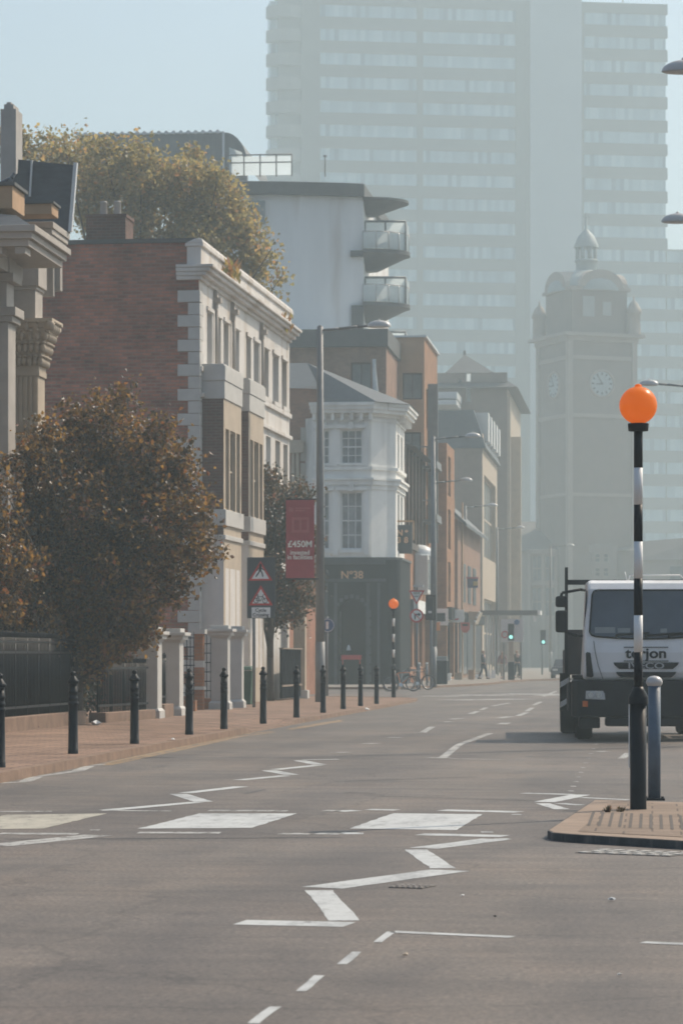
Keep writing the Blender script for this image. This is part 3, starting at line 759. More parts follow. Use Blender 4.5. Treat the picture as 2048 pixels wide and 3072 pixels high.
mb.box(-12.6, -10.45, 49.8, 52.7, 8.22, 8.34); mb.box(-12.6, -10.38, 49.72, 52.75, 8.34, 8.45); mb.box(-12.6, -10.31, 49.65, 52.8, 8.45, 8.56)
for k in range(4): mb.box(-11.9 + k * .4, -11.72 + k * .4, 49.86, 50.3, 8.10, 8.218)
mb.box(-12.5, -11.1, 50.2, 52.4, 7.96, 8.2)
mb.build('portico_cornice', stone_pale, v, bevel=.01)
mb = MB(); mb.hexa([(-12.7, 49.7, 8.562), (-10.4, 49.7, 8.562), (-10.4, 52.7, 8.562), (-12.7, 52.7, 8.562), (-12.7, 50.2, 8.98), (-10.75, 50.2, 8.80), (-10.75, 52.5, 8.80), (-12.7, 52.5, 8.98)])
mb.build('portico_roof', slate, v)
mb = MB(); mb.hexa([(-11.870, 55.250, 9.222), (-10.820, 55.250, 9.222), (-10.840, 55.450, 9.222), (-11.870, 56.150, 9.222), (-11.790, 55.250, 10.600), (-10.720, 55.300, 10.480), (-10.760, 55.500, 10.480), (-11.790, 56.150, 10.620)]); mb.hexa([(-12.490, 55.450, 9.222), (-11.875, 55.450, 9.222), (-11.875, 56.150, 9.222), (-12.490, 56.150, 9.222), (-12.390, 55.550, 9.900), (-11.820, 55.450, 10.400), (-11.820, 56.150, 10.400), (-12.390, 56.150, 9.900)])
rf = mb.build('roof', slate, v)
mb = MB(); mb.hexa([(-10.835, 55.190, 9.230), (-10.770, 55.190, 9.230), (-10.770, 55.310, 9.230), (-10.835, 55.310, 9.230), (-10.735, 55.210, 10.520), (-10.670, 55.210, 10.520), (-10.670, 55.330, 10.520), (-10.735, 55.330, 10.520)])
mb.hexa([(-11.580, 55.200, 9.900), (-11.550, 55.200, 9.900), (-11.550, 55.250, 9.900), (-11.580, 55.250, 9.900), (-11.540, 55.200, 10.580), (-11.510, 55.200, 10.580), (-11.510, 55.250, 10.580), (-11.540, 55.250, 10.580)])
mb.build('lead_flashing', lead, rf)
mb = MB(); mb.box(-12.9, -10.90, 50.6, 51.6, 8.98, 9.37); mb.box(-12.0, -10.70, 53.0, 53.6, 9.23, 9.42)
mb.build('parapet_block', tan_render, v, bevel=.01)
mb = MB(); mb.box(-12.95, -10.85, 50.55, 51.65, 9.372, 9.43); mb.box(-12.05, -10.66, 52.96, 53.64, 9.422, 9.46); mb.build('coping', roof_dark, v)
xa, xb = XY(22, 58), XY(68, 58)
mb = MB(); mb.box(xa, xb, 57.4, 58.0, 0, 11.95); mb.box(xa - .0 + .06, xb - .06, 57.45, 57.95, 11.95, 12.05)
mb.box(xa + .1, xb - .12, 57.5, 57.9, 12.05, 12.1)
ch = mb.build('chimney', M('chimney_render', (.36, .34, .32), .85, .12, 3, .1), v)
# pigeon on the villa's parapet
mb = MB(); mb.ball((0, 0, .10), .062, 12, 8, .85); mb.tube((-.03, 0, .10), (-.19, 0, .055), .045, .012, 10); mb.tube((.03, 0, .12), (.07, 0, .19), .042, .026, 10); mb.ball((.078, 0, .205), .03, 10, 8); mb.tube((.1, 0, .204), (.128, 0, .197), .008, .002, 6); mb.tube((.0, .02, .06), (.0, .02, 0), .006, n=6); mb.tube((.0, -.02, .06), (.0, -.02, 0), .006, n=6)
mb.v = [(x + XY(30, 51), y + 51, z + 9.43) for x, y, z in mb.v]
tag(mb.build('pigeon', M('pigeon_grey', (.10, .11, .13), .6, .3, 12)), 'grey pigeon perched on the tan parapet block of the villa', 'bird')

# railing in front of the villa
def railing(name, label, P, Q, z0, mids, tips, mat=black_iron, step=.11, wall=None, posts=True):
    P, Q = Vector(P), Vector(Q); d = (Q - P).normalized(); L = (Q - P).length; n = Vector((-d.y, d.x, 0))
    o = thing(name, label, 'railing', (P.x, P.y, PZ))
    mb = MB()
    for k in range(int(L / step)):
        p = P + d * (k + .5) * step
        big = (k % 8 == 0)
        mb.tube((p.x, p.y, z0), (p.x, p.y, tips - .10), .014 if not big else .024, n=6)
        mb.lathe(p.x, p.y, [(.008, tips - .11), (.022, tips - .07), (.016, tips - .05), (.02, tips - .035), (.001, tips + (.04 if big else 0))], 6)
    mb.build('bars', mat, o)
    mb = MB()
    for z in mids:
        a, b = P + n * .018, P - n * .018; c, e = Q - n * .018, Q + n * .018
        mb.hexa([(a.x, a.y, z - .02), (b.x, b.y, z - .02), (c.x, c.y, z - .02), (e.x, e.y, z - .02), (a.x, a.y, z + .02), (b.x, b.y, z + .02), (c.x, c.y, z + .02), (e.x, e.y, z + .02)])
    mb.build('rails', mat, o)
    if wall:
        mb = MB(); a, b = P + n * .16, P - n * .16; c, e = Q - n * .16, Q + n * .16
        mb.hexa([(a.x, a.y, 0), (b.x, b.y, 0), (c.x, c.y, 0), (e.x, e.y, 0), (a.x, a.y, wall), (b.x, b.y, wall), (c.x, c.y, wall), (e.x, e.y, wall)])
        mb.build('plinth_wall', kerb_mat, o, bevel=.015)
    return o
railing('iron_railing', 'black spiked iron railing on a low reddish wall before the villa', (-10.3, 36, 0), (-10.15, 52.6, 0), .3, (.47, 1.36, 1.53), 1.70, wall=.33)
railing('iron_railing', 'dark iron railing half hidden under the small tree, left of the first white pier', (-9.95, 53.4, 0), (-9.62, 56.9, 0), .2, (.4, 1.08), 1.27, wall=.28)

# white gate piers
def pier(label, px, py, X_, h=1.72, w=.26):
    o = thing('gate_pier', label, 'gate pier', (X_, YX(px, X_), PZ - .02), 'white stone gate piers')
    mb = MB(); mb.box(-w, w, -w, w, .22, h - .22); mb.build('shaft', stone_white, o, True, .01)
    mb = MB(); mb.box(-w - .05, w + .05, -w - .05, w + .05, 0, .16); mb.hexa([(-w - .05, -w - .05, .16), (w + .05, -w - .05, .16), (w + .05, w + .05, .16), (-w - .05, w + .05, .16), (-w, -w, .22), (w, -w, .22), (w, w, .22), (-w, w, .22)]); mb.build('base', stone_white, o, True, .008)
    mb = MB(); mb.box(-w - .03, w + .03, -w - .03, w + .03, h - .22, h - .17); mb.box(-w - .08, w + .08, -w - .08, w + .08, h - .17, h - .09); mb.box(-w - .13, w + .13, -w - .13, w + .13, h - .09, h - .02); mb.box(-w - .02, w + .02, -w - .02, w + .02, h - .02, h + .06); mb.build('capstone', stone_white, o, True, .008)
    return o
pier('white stone gate pier nearest the small tree, partly behind the third bollard', 440, 0, -9.72)
pier('white stone gate pier between the first white pier and the iron trellis', 507, 0, -9.72)
pier('white stone gate pier just right of the iron trellis', 662, 0, -9.70, 1.86, .19)
pier('white stone gate pier beside the green wheelie bin', 707, 0, -9.66, 1.86, .17)
for px0, px1, lb in ((482, 492, 'low black railing panel between the two near white piers'),):
    railing('iron_railing', lb, (-9.6, YX(470, -9.6), 0), (-9.6, YX(498, -9.6), 0), .35, (.5, 1.2), 1.36, wall=.36)
# brick pier and iron trellis
bp_ = thing('brick_pier', 'slim orange brick pier with white bands between two iron trellis panels', 'pier', (-10.1, YX(596, -10.1), PZ))
x0, x1 = -10.22, -10.0; y_ = bp_.location.y
mb = MB(); mb.box(x0, x1, y_, y_ + .25, 0, 1.8); mb.build('shaft', brick_orange, bp_)
mb = MB(); mb.box(x0 - .03, x1 + .03, y_ - .03, y_ + .28, .55, .62); mb.box(x0 - .01, x1 + .01, y_ - .015, y_ + .27, 1.05, 1.2); mb.box(x0 - .05, x1 + .05, y_ - .05, y_ + .3, 1.8, 1.9); mb.build('stone_band', stone_white, bp_)
def trellis(label, px0, px1, X_, z1):
    Y_ = YX((px0 + px1) / 2, X_); a, b = XY(px0, Y_), XY(px1, Y_)
    o = thing('iron_trellis', label, 'trellis', (a, Y_, PZ), 'iron trellis panels by the brick pier')
    mb = MB()
    n = max(4, int((b - a) / .075))
    for k in range(n + 1): x = a + (b - a) * k / n; mb.tube((x, Y_, .15), (x, Y_, z1), .01, n=5); mb.tube((x, Y_, z1), (x, Y_, z1 + .1), .014, .001, 5)
    mb.build('bars', black_iron, o); mb = MB()
    for k in range(8): z = .3 + (z1 - .35) * k / 7; mb.box(a - .02, b + .02, Y_ - .012, Y_ + .012, z - .011, z + .011)
    mb.build('rails', black_iron, o)
    mb = MB(); mb.box(a - .05, b + .05, Y_ - .12, Y_ + .12, 0, .34); mb.build('plinth_wall', brick_orange, o)
trellis('dark iron trellis panel left of the slim brick pier', 540, 582, -10.1, 1.75)
trellis('dark iron trellis panel right of the slim brick pier', 609, 655, -10.0, 1.85)

# ---- white Victorian house with brick gable (turned slightly towards the street)
XB = -11.15; Y0 = YX(597, XB); RB = R(-1.6)
B = house('victorian_house', 'white stuccoed three-storey terrace house with brick gable, stone quoins and two bays', loc=(XB, Y0, 0), rz=RB)
dB = Vector((-math.sin(RB), math.cos(RB), 0)); nB = Vector((math.cos(RB), math.sin(RB), 0))
def sB(px, off=0.0):
    rx, ry = -SA + (px - CX) / F * CA, CA + (px - CX) / F * SA
    bx, by = XB + nB.x * off, Y0 + nB.y * off
    # bx + s*dx = D*rx ; by + s*dy = D*ry
    det = dB.x * ry - dB.y * rx
    return (by * rx - bx * ry) / det
LOCAL[0] = True
LB = sB(868)
mb = MB(); facade(mb, 'y', 0, -1, -13, 0, 0, 11.55); mb.quad((-13, 0, 0), (-13, LB, 0), (-13, LB, 11.5), (-13, 0, 11.5)); mb.quad((-13, LB, 0), (-.02, LB, 0), (-.02, LB, 10.9), (-13, LB, 10.9)); mb.quad((-13, 0, 11.5), (-.3, 0, 11.5), (-.3, LB, 11.5), (-13, LB, 11.5))
mb.build('gable_wall', brick_dark, B)
mb = MB(); mb.box(-13, -.06, -.05, .3, 11.552, 11.66); mb.build('coping', roof_dark, B)
mb = MB(); k = 0; z = 0.0
while z < 10.3:
    wd = .53 if k % 2 else .27
    if wd > .3: mb.box(-wd, .035, -.045, .26, z + .006, z + .30 - .006)
    else: mb.box(-wd, .03, -.03, .5, z + .002, z + .30 - .002)
    z += .305; k += 1
mb.build('quoins', stone_white, B, bevel=.008)
ops = [(sB(a), sB(b), 8.62, 10.0) for a, b in ((621, 637), (648, 663), (671, 686), (699, 718), (739, 753), (761, 777), (786, 806), (818, 836), (845, 860))]
ops1 = [(sB(a), sB(b), 4.9, 7.55) for a, b in ((798, 812), (826, 840), (850, 863))]
ops0 = [(sB(a), sB(b), 1.0, 3.6) for a, b in ((800, 815), (842, 858))]
mb = MB(); facade(mb, 'x', 0, 1, 0, LB, 0, 10.8, ops + ops1 + ops0, .2); mb.build('front_wall', white_stucco, B)
curtain = M('net_curtain', (.5, .54, .56), .8, .2, 1.5, 0, stretch=(1, 4, .5))
for o_ in ops:
    window(B, 'x', 0, 1, *o_, frame_white, grey_glass, 1, 2, .2, .07)
    mb = MB(); pbox(mb, 'x', 0, 1, o_[0] - .08, o_[1] + .08, 10.0, 10.1, -.05, .0); pbox(mb, 'x', 0, 1, o_[0] - .1, o_[1] + .1, 8.5, 8.62, -.08, 0)
    mb.build('window_surround', white_stucco, B)
for o_ in ops1: window(B, 'x', 0, 1, *o_, frame_white, curtain, 1, 2, .2, .07)
for o_ in ops0: window(B, 'x', 0, 1, *o_, frame_white, dark_glass, 1, 2, .2, .07)
mb = MB()
for (z0, z1, e) in ((10.62, 10.72, .08), (10.72, 10.82, .2), (10.82, 10.92, .30), (10.92, 11.0, .38)): mb.box(-.56, e, -.06 - e * .25, LB + e * .2, z0, z1 - .003)
for (z0, z1, e) in ((8.36, 8.5, .08), (7.72, 7.84, .1), (4.22, 4.36, .1)): mb.box(0.0, e, .01, LB, z0, z1)
mb.box(-.3, .06, -.02, LB, 11.0, 11.45); mb.box(-.34, .12, -.06, LB + .03, 11.45, 11.53); mb.hexa([(-.34, -.06, 11.53), (.12, -.06, 11.53), (.12, LB + .03, 11.53), (-.34, LB + .03, 11.53), (-.1, -.06, 11.64), (.08, -.06, 11.64), (.08, LB + .03, 11.64), (-.1, LB + .03, 11.64)])
mb.build('cornice', white_stucco, B, bevel=.015)
mb = MB()
for px in (642, 694, 781): s_ = sB(px); mb.box(.0, .10, s_ - .09, s_ + .09, 10.1, 10.6); mb.box(.0, .2, s_ - .13, s_ + .13, 10.3, 10.42); mb.tube((.07, s_, 8.6), (.07, s_, 10.2), .045, n=8)
mb.build('rainwater_head', stone_pale, B)
mb = MB(); mb.box(-2.9, -1.9, .25, 1.2, 11.4, 12.25); mb.box(-2.93, -1.87, .22, 1.23, 12.25, 12.33)
c_ = mb.build('chimney', brick_bay, B)
mb = MB()
for x in (-2.55, -2.2): mb.lathe(x, .7, [(.1, 12.33), (.085, 12.65), (.1, 12.67), (.08, 12.72)], 12)
mb.build('chimney_pot', stone_pale, c_)
def bay(ya, yb, e, zt):
    o = MB(); wins = []
    W = yb - ya
    zb = 4.95
    for (a, b) in ((.10, .30), (.36, .66), (.72, .92)): wins.append((ya + W * a, ya + W * b, zb, 6.98))
    gw = [(ya + W * a, ya + W * b, 1.0, 3.5) for (a, b) in ((.10, .30), (.36, .66), (.72, .92))]
    facade(o, 'x', e, 1, ya, yb, 4.3, 8.1, wins, .12); facade(o, 'x', e, 1, ya, yb, 0, 4.3, gw, .12)
    bayf = o.build('bay_front', stone_cream, B)
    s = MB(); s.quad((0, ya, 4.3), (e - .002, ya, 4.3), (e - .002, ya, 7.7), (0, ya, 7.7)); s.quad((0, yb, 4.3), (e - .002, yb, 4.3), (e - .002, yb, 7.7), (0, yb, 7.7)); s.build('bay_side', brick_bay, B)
    s = MB(); s.box(0.01, e - .002, ya + .001, yb - .001, 0, 4.2); s.build('bay_base', white_stucco, B)
    s = MB(); s.box(0, e + .03, ya - .02, yb + .02, 7.70, 8.15); s.box(0, e + .05, ya - .05, yb + .05, 8.15, 8.52); s.box(0, e + .01, ya - .03, yb + .03, 8.52, 8.57); s.box(0, e + .06, ya - .04, yb + .04, 4.55, 4.95); s.box(0, e + .05, ya - .03, yb + .03, 4.2, 4.32); s.build('bay_cornice', stone_white, B, bevel=.012)
    for o_ in wins: window(B, 'x', e, 1, *o_, stone_cream, dark_glass, 1, 2, .12, .05)
    for o_ in gw: window(B, 'x', e, 1, *o_, stone_cream, dark_glass, 1, 2, .12, .05)
bay(.3, sB(724, .57), .57, 8.5)
bay(sB(746, .57), sB(791, .57), .57, 8.5)
LOCAL[0] = False
def weed(label, px, py, off, hgt, n, seed):
    s_ = sB(px, off); p = Vector((XB, Y0, 0)) + nB * off + dB * s_
    D = p.y * CA - p.x * SA
    o = MB(); r = random.Random(seed); z = ZD(py, D)
    for i in range(n):
        a = r.uniform(0, 6.28); l = r.uniform(.1, hgt); q = Vector((p.x + r.gauss(0, .12), p.y + r.gauss(0, .35), z + r.uniform(-.15, .25))); t = q + Vector((math.cos(a) * l * .6, math.sin(a) * l * .6, l))
        d = Vector((-math.sin(a), math.cos(a), .3)) * .05
        o.quad(q, (q + t) / 2 + d, t, (q + t) / 2 - d)
    return tag(o.build('parapet_weed', leafmat('weed_leaf%d' % seed, [(0, (.30, .13, .05)), (.6, (.22, .16, .06)), (1, (.12, .13, .05))]), None), label, 'weed', 'dry weeds growing on the white parapet')
weed('brown dry weeds growing from the white parapet above its near end', 690, 830, .22, .3, 90, 1)
weed('brown dry weeds on the far end of the white parapet', 852, 985, .2, .28, 60, 2)

# ---- side gate, gate pillar and outbuilding between the white house and the dark shop
o = thing('side_gate', 'solid black boarded gate with lit top rail beside the cream pillar', 'gate', (-10.25, YX(840, -10.25), .08))
ya, yb = YX(842, -10.25), YX(900, -10.25)
mb = MB(); gb_ = M('gate_black', (.004, .005, .008), .95, .3, 5, spec=.02)
for k in range(14): mb.box(-10.28, -10.22 - .006 * (k % 2), ya + (yb - ya) * k / 14, ya + (yb - ya) * (k + .97) / 14, .12, 1.5)
mb.build('boards', gb_, o)
mb = MB(); mb.box(-10.3, -10.18, ya, yb, 1.5, 1.54); mb.box(-10.22, -10.19, ya, yb, .45, .50); mb.build('rails', M('rail_lit', (.22, .17, .13), .7, .2, 5), o)  # sunlight on the black gate's rails put into a paler colour
o = thing('gate_pillar', 'tall cream gate pillar with a white lantern box beside the lamp post', 'pillar', (-10.4, YX(905, -10.4), .08))
x0, x1 = -10.55, -10.2; y_ = YX(905, -10.3)
mb = MB(); mb.box(x0, x1, y_, y_ + .35, .3, 2.75); mb.build('shaft', stone_cream, o, bevel=.01)
mb = MB(); mb.box(x0 - .08, x1 + .08, y_ - .08, y_ + .43, .05, .3); mb.box(x0 - .05, x1 + .05, y_ - .05, y_ + .4, 2.75, 2.85); mb.build('base', stone_white, o, bevel=.01)
mb = MB(); mb.lathe((x0 + x1) / 2, y_ + .17, [(.04, 2.85), (.13, 2.9), (.15, 3.1), (.07, 3.2), (.02, 3.24)], 8); mb.build('lantern', lamp_glass, o)
o = house('brick_outbuilding', 'low red-brown brick outbuilding behind the black gate and hanging ivy', loc=(-12, 92, 0))
mb = MB(); facade(mb, 'x', -11.6, 1, Y0 + LB + .3, 104, 0, 3.8, [(94, 95.5, 1.2, 2.9)]); facade(mb, 'y', Y0 + LB + .3, -1, -16, -11.6, 0, 3.8, [(-13.2, -12.2, 1.2, 2.8)]); mb.quad((-16, Y0 + LB + .3, 0), (-16, 104, 0), (-16, 104, 3.8), (-16, Y0 + LB + .3, 3.8)); mb.quad((-16, 104, 0), (-11.6, 104, 0), (-11.6, 104, 3.8), (-16, 104, 3.8)); mb.build('wall', brick_red, o)
mb = MB(); mb.box(-16.1, -11.5, Y0 + LB + .2, 104.1, 3.8, 3.95); mb.build('roof', roof_dark, o)
window(o, 'x', -11.6, 1, 94, 95.5, 1.2, 2.9, wood_dark, dark_glass); window(o, 'y', Y0 + LB + .3, -1, -13.2, -12.2, 1.2, 2.8, wood_dark, dark_glass)
o = thing('porch_column', 'slim cream porch pilaster behind the warning sign pole', 'pilaster', (-10.75, YX(806, -10.8), .06))
y_ = YX(806, -10.8)
mb = MB(); mb.box(-10.95, -10.78, y_, y_ + .3, .0, 3.3); mb.box(-10.95, -10.80, y_ + 1.6, y_ + 1.9, .0, 3.3); mb.build('shaft', stone_cream, o, bevel=.008)
mb = MB(); mb.box(-11.02, -10.72, y_ - .06, y_ + 1.98, 3.3, 3.5); mb.build('lintel', stone_cream, o, bevel=.008)
mb = MB(); mb.box(-11.0, -10.86, y_ + .31, y_ + 1.59, .0, 3.29); mb.build('door', M('door_brown', (.16, .07, .045), .6, .2, 4), o)
# blue pedestrian and cycle sign on a slim post
g = gnd(981, 2085, .08); g.z = .06; D = g.y * CA - g.x * SA
o = thing('path_sign', 'round blue shared-path sign on a slim grey post against the dark shop', 'road sign', g)
mb = MB(); mb.tube((0, 0, 0), (0, 0, 2.5), .035, n=10); mb.build('post', grey_metal, o, True)
mb = MB(); mb.tube((.02, -.05, 2.22), (.02, -.035, 2.22), .22, n=24); mb.build('disc', sign_blue, o, True)
mb = MB(); mb.box(-.03, .05, -.056, -.051, 2.1, 2.34); mb.torus((.02, -.052, 2.22), (0, 1, 0), .2, .008, 24, 4); mb.build('white_symbol', sign_white, o, True)

# ---- white corner shop with dark shopfront
shop_glass = M('shop_glass', (.22, .235, .245), .35, .5, 1.5)
shop_white = M('shop_white', (.80, .785, .745), .7, .08, 1.2, .1, stain=(.62, .60, .57))
DE = 131.0; YE = DE * (CA + (1100 - CX) / F * SA)
xe = lambda px: XY(px, YE)
ze = lambda py: ZD(py, DE)
E = house('corner_shop', 'white stuccoed corner building with bay window above a dark arched shopfront', loc=(-14, YE, 0))
XE0, XE1 = -11.6, -11.15      # corner is cut at 45 degrees between these
E_y2 = YE + 5.0
win_e = [(xe(1028), xe(1092), 9.66, 11.15), (xe(962), xe(994), 9.66, 11.15), (xe(1028), xe(1092), 5.95, 8.45), (xe(962), xe(994), 5.95, 8.45)]
BE = YE - .8                 # front of the bay
mb = MB(); xa, xb = xe(950), xe(1118)
facade(mb, 'y', BE, -1, xa, xb, 5.6, 11.7, win_e, .15)
mb.quad((xb, BE, 5.6), (xb + .62, YE, 5.6), (xb + .62, YE, 11.7), (xb, BE, 11.7)); mb.quad((xa, BE, 5.6), (xa - .5, YE, 5.6), (xa - .5, YE, 11.7), (xa, BE, 11.7))
mb.build('bay_wall', shop_white, E)
for o_ in win_e: window(E, 'y', BE, -1, *o_, white_paint, shop_glass, 3 if o_[1] - o_[0] > .7 else 2, 4, .15, .06)
mb = MB()
facade(mb, 'y', YE, -1, xe(961), XE0, 5.6, 11.7)
cut = (XE1 - XE0)
mb.quad((XE0, YE, 5.6), (XE1, YE + cut, 5.6), (XE1, YE + cut, 11.7), (XE0, YE, 11.7))
facade(mb, 'x', XE1, 1, YE + cut, E_y2, 5.6, 11.7, [(YE + 1.3, YE + 2.3, 9.6, 11.1), (YE + 3, YE + 4, 9.6, 11.1), (YE + 1.3, YE + 2.3, 5.95, 8.45), (YE + 3, YE + 4, 5.95, 8.45)], .15)
mb.quad((-22, E_y2, 0), (XE1, E_y2, 0), (XE1, E_y2, 11.7), (-22, E_y2, 11.7)); mb.quad((-22, YE, 0), (-22, E_y2, 0), (-22, E_y2, 11.7), (-22, YE, 11.7))
mb.build('wall', shop_white, E)
for a in (1.3, 3.0):
    for (c, d) in ((9.6, 11.1), (5.95, 8.45)): window(E, 'x', XE1, 1, YE + a, YE + a + 1, c, d, white_paint, shop_glass, 2, 4, .15, .06)
mb = MB()   # rusticated strip, pilasters, string courses
for k in range(12): z = 5.7 + k * .5; mb.box(xe(1124), xe(1152), YE - .12, YE + .01, z, z + .42)
for px in (1012, 1106): mb.box(xe(px) - .12, xe(px) + .12, BE - .14, BE, 5.7, 8.6); mb.box(xe(px) - .10, xe(px) + .10, BE - .12, BE, 9.55, 11.5)
for (z0, z1, e) in ((8.55, 8.75, .06), (8.75, 8.95, .16), (8.95, 9.05, .24), (9.40, 9.55, .1), (11.5, 11.62, .06)):
    mb.prism([(xe(958), YE + .02), (xa - e * .5, BE - e), (xb + e * .5, BE - e), (xb + .62, YE - e), (XE0 + e * .3, YE - e), (XE1 + e, YE + cut - e * .3), (XE1 + e, E_y2), (XE1 - .02, E_y2), (XE1 - .02, YE + cut), (XE0 - .02, YE + .02)], z0 + .001, z1 - .001)
for o_ in win_e:
    a0, a1, c0, c1 = o_
    mb.box(a0 - .16, a0 - .02, BE - .09, BE, c0, c1); mb.box(a1 + .02, a1 + .16, BE - .09, BE, c0, c1); mb.box(a0 - .22, a1 + .22, BE - .2, BE, c1 + .05, c1 + .2); mb.box((a0 + a1) / 2 - .1, (a0 + a1) / 2 + .1, BE - .24, BE, c1 + .02, c1 + .32)
for px in (1028, 962):
    for z in (5.80, 9.58): mb.box(xe(px) - .08, xe(px) + (.8 if px == 1028 else .5) + .24, BE - .1, BE, z, z + .1)
mb.build('stucco_trim', shop_white, E)
mb = MB()
ev = lambda e: [(xe(958), YE + .5), (xa - e * .3, BE - e), (xb + e * .3, BE - e), (xb + .7, YE - e), (XE0 + e * .4, YE - e), (XE1 + e, YE + cut - e * .4), (XE1 + e, E_y2 + .1), (-16, E_y2 + .1)]
for (z0, z1, e) in ((11.7, 11.85, .12), (11.85, 12.0, .45), (12.0, 12.16, .55), (12.16, 12.3, .62)): mb.prism(ev(e), z0 + .001, z1 - .001)
for k in range(7): x = xa + (xb - xa) * k / 6; mb.box(x - .07, x + .07, BE - .36, BE, 11.55, 11.85)
for k in range(4): y_ = YE + .8 + k * 1.2; mb.box(XE1, XE1 + .36, y_ - .07, y_ + .07, 11.55, 11.85)
mb.build('cornice', shop_white, E)
mb = MB()
bs = [(-22, YE - .1), (xe(960), YE - .1), (xe(960), BE - .62), (xb + .3, BE - .62), (XE1 + .66, YE + cut - .3), (XE1 + .66, E_y2 + .15), (-22, E_y2 + .15)]
top = [(-22, YE + 2.6, 14.4), (-15.3, YE + 2.6, 14.4)]
P_ = [(x, y, 12.3) for x, y in bs]
mb.poly([(-22, YE - .1, 13.2), (xe(960), YE - .1, 13.0), top[1], top[0]]); mb.poly([P_[1], P_[2], P_[3], top[1]]); mb.poly([P_[3], P_[4], top[1]]); mb.poly([P_[4], P_[5], top[1]]); mb.poly([P_[5], P_[6], top[0], top[1]]); mb.quad(P_[1], (xe(960), YE - .1, 13.0), top[1], top[1])
mb.v = [v for v in mb.v]
mb.build('roof', slate, E)
# brick and banded side
mb = MB(); facade(mb, 'y', YE + .05, -1, -22, xe(960), 0, 13.1); mb.build('side_wall', brick_red, E)
mb = MB()
for k in range(9): z = 4.4 + k * .78; mb.box(xe(902), xe(955), YE - .06, YE + .06, z, z + .68)
mb.build('banded_pilaster', stone_pale, E)
mb = MB(); mb.box(xe(876), xe(884), YE - .2, YE + .04, 3, 10.2); mb.box(xe(889), xe(897), YE - .2, YE + .04, 3, 10.2); mb.box(xe(868), xe(912), YE - .35, YE + .04, 10.2, 10.75); mb.build('cream_pilaster', stone_cream, E)
# shopfront
SF = YE - .75
sh = MB(); ax_, bx_ = xe(1022), xe(1098); mid = (ax_ + bx_) / 2; rad = (bx_ - ax_) / 2; zs_ = 3.2
L0, L1 = xe(972), xe(1165)
sh.quad((L0, SF, .05), (ax_, SF, .05), (ax_, SF, 5.5), (L0, SF, 5.5)); sh.quad((bx_, SF, .05), (L1, SF, .05), (L1, SF, 5.5), (bx_, SF, 5.5))
arc = [(mid - rad * math.cos(math.pi * k / 16), zs_ + rad * math.sin(math.pi * k / 16)) for k in range(17)]
for (a, b), (c, d) in zip(arc[:-1], arc[1:]):
    sh.quad((a, SF, b), (c, SF, d), (c, SF, 5.5), (a, SF, 5.5)); sh.quad((a, SF, b), (c, SF, d), (c, SF + .5, d), (a, SF + .5, b))
for x in (ax_, bx_): sh.quad((x, SF, .05), (x, SF + .5, .05), (x, SF + .5, zs_), (x, SF, zs_))
prev = None      # rounded corner
for k in range(9):
    t = (math.pi / 2) * k / 8; p = (L1 + .55 * math.sin(t), SF + .55 - .55 * math.cos(t))
    if prev: sh.quad((*prev, .05), (*p, .05), (*p, 5.5), (*prev, 5.5))
    prev = p
sh.quad((*prev, .05), (prev[0], E_y2, .05), (prev[0], E_y2, 5.5), (*prev, 5.5))
sh.quad((L0, SF, .05), (L0, YE + .1, .05), (L0, YE + .1, 5.5), (L0, SF, 5.5))
sf = sh.build('shopfront', char_paint, E)
mb = MB(); mb.box(L0 - .05, L1 - .05, SF - .08, SF - .005, 4.55, 4.68); mb.box(L0 - .05, L1 - .05, SF - .14, SF - .005, 5.3, 5.5); mb.prism([(L0 - .08, SF - .1), (L1, SF - .1), (L1 + .4, SF + .05), (L1 + .62, SF + .4), (L1 + .62, E_y2), (L0 - .08, E_y2)], 5.502, 5.6)
for px in (984, 1012, 1108, 1140): mb.box(xe(px) - .06, xe(px) + .06, SF - .06, SF - .004, .1, 4.5)
for k in range(9):
    a = math.pi * (k + .5) / 9; mb.box(mid - (rad + .16) * math.cos(a) - .07, mid - (rad + .16) * math.cos(a) + .07, SF - .05, SF - .004, zs_ + (rad + .16) * math.sin(a) - .08, zs_ + (rad + .16) * math.sin(a) + .08)
for k in range(8): mb.box(bx_ + .06, bx_ + .28, SF - .05, SF - .004, .2 + k * .4, .52 + k * .4)
mb.build('shopfront_trim', M('teal_grey', (.045, .054, .058), .5, .25, 3), E)
mb = MB(); mb.box(ax_ + .02, bx_ - .02, SF + .42, SF + .47, .06, 4.4); mb.build('door', M('door_dark', (.004, .005, .006), .9, .3, 3, spec=.03), E)
text('lettering', 'N\u00ba38', .46, (xe(1061), SF - .03, ze(1727)), gold_text, E, bold=.02)
mb = MB(); mb.box(xe(1032), xe(1090), SF - .5, SF - .15, ze(1979), ze(1965)); mb.box(xe(1034), xe(1037), SF - .4, SF - .3, .1, ze(1979)); mb.box(xe(1085), xe(1088), SF - .4, SF - .3, .1, ze(1979))
tag(mb.build('bench', red_sign), 'low red bench in front of the arched door of the dark shop', 'bench')
mb = MB(); mb.lathe(xe(1050), SF + .1, [(.1, ze(1951)), (.05, ze(1938)), (.015, ze(1934))], 10); mb.build('door_lamp', lamp_glass, E)

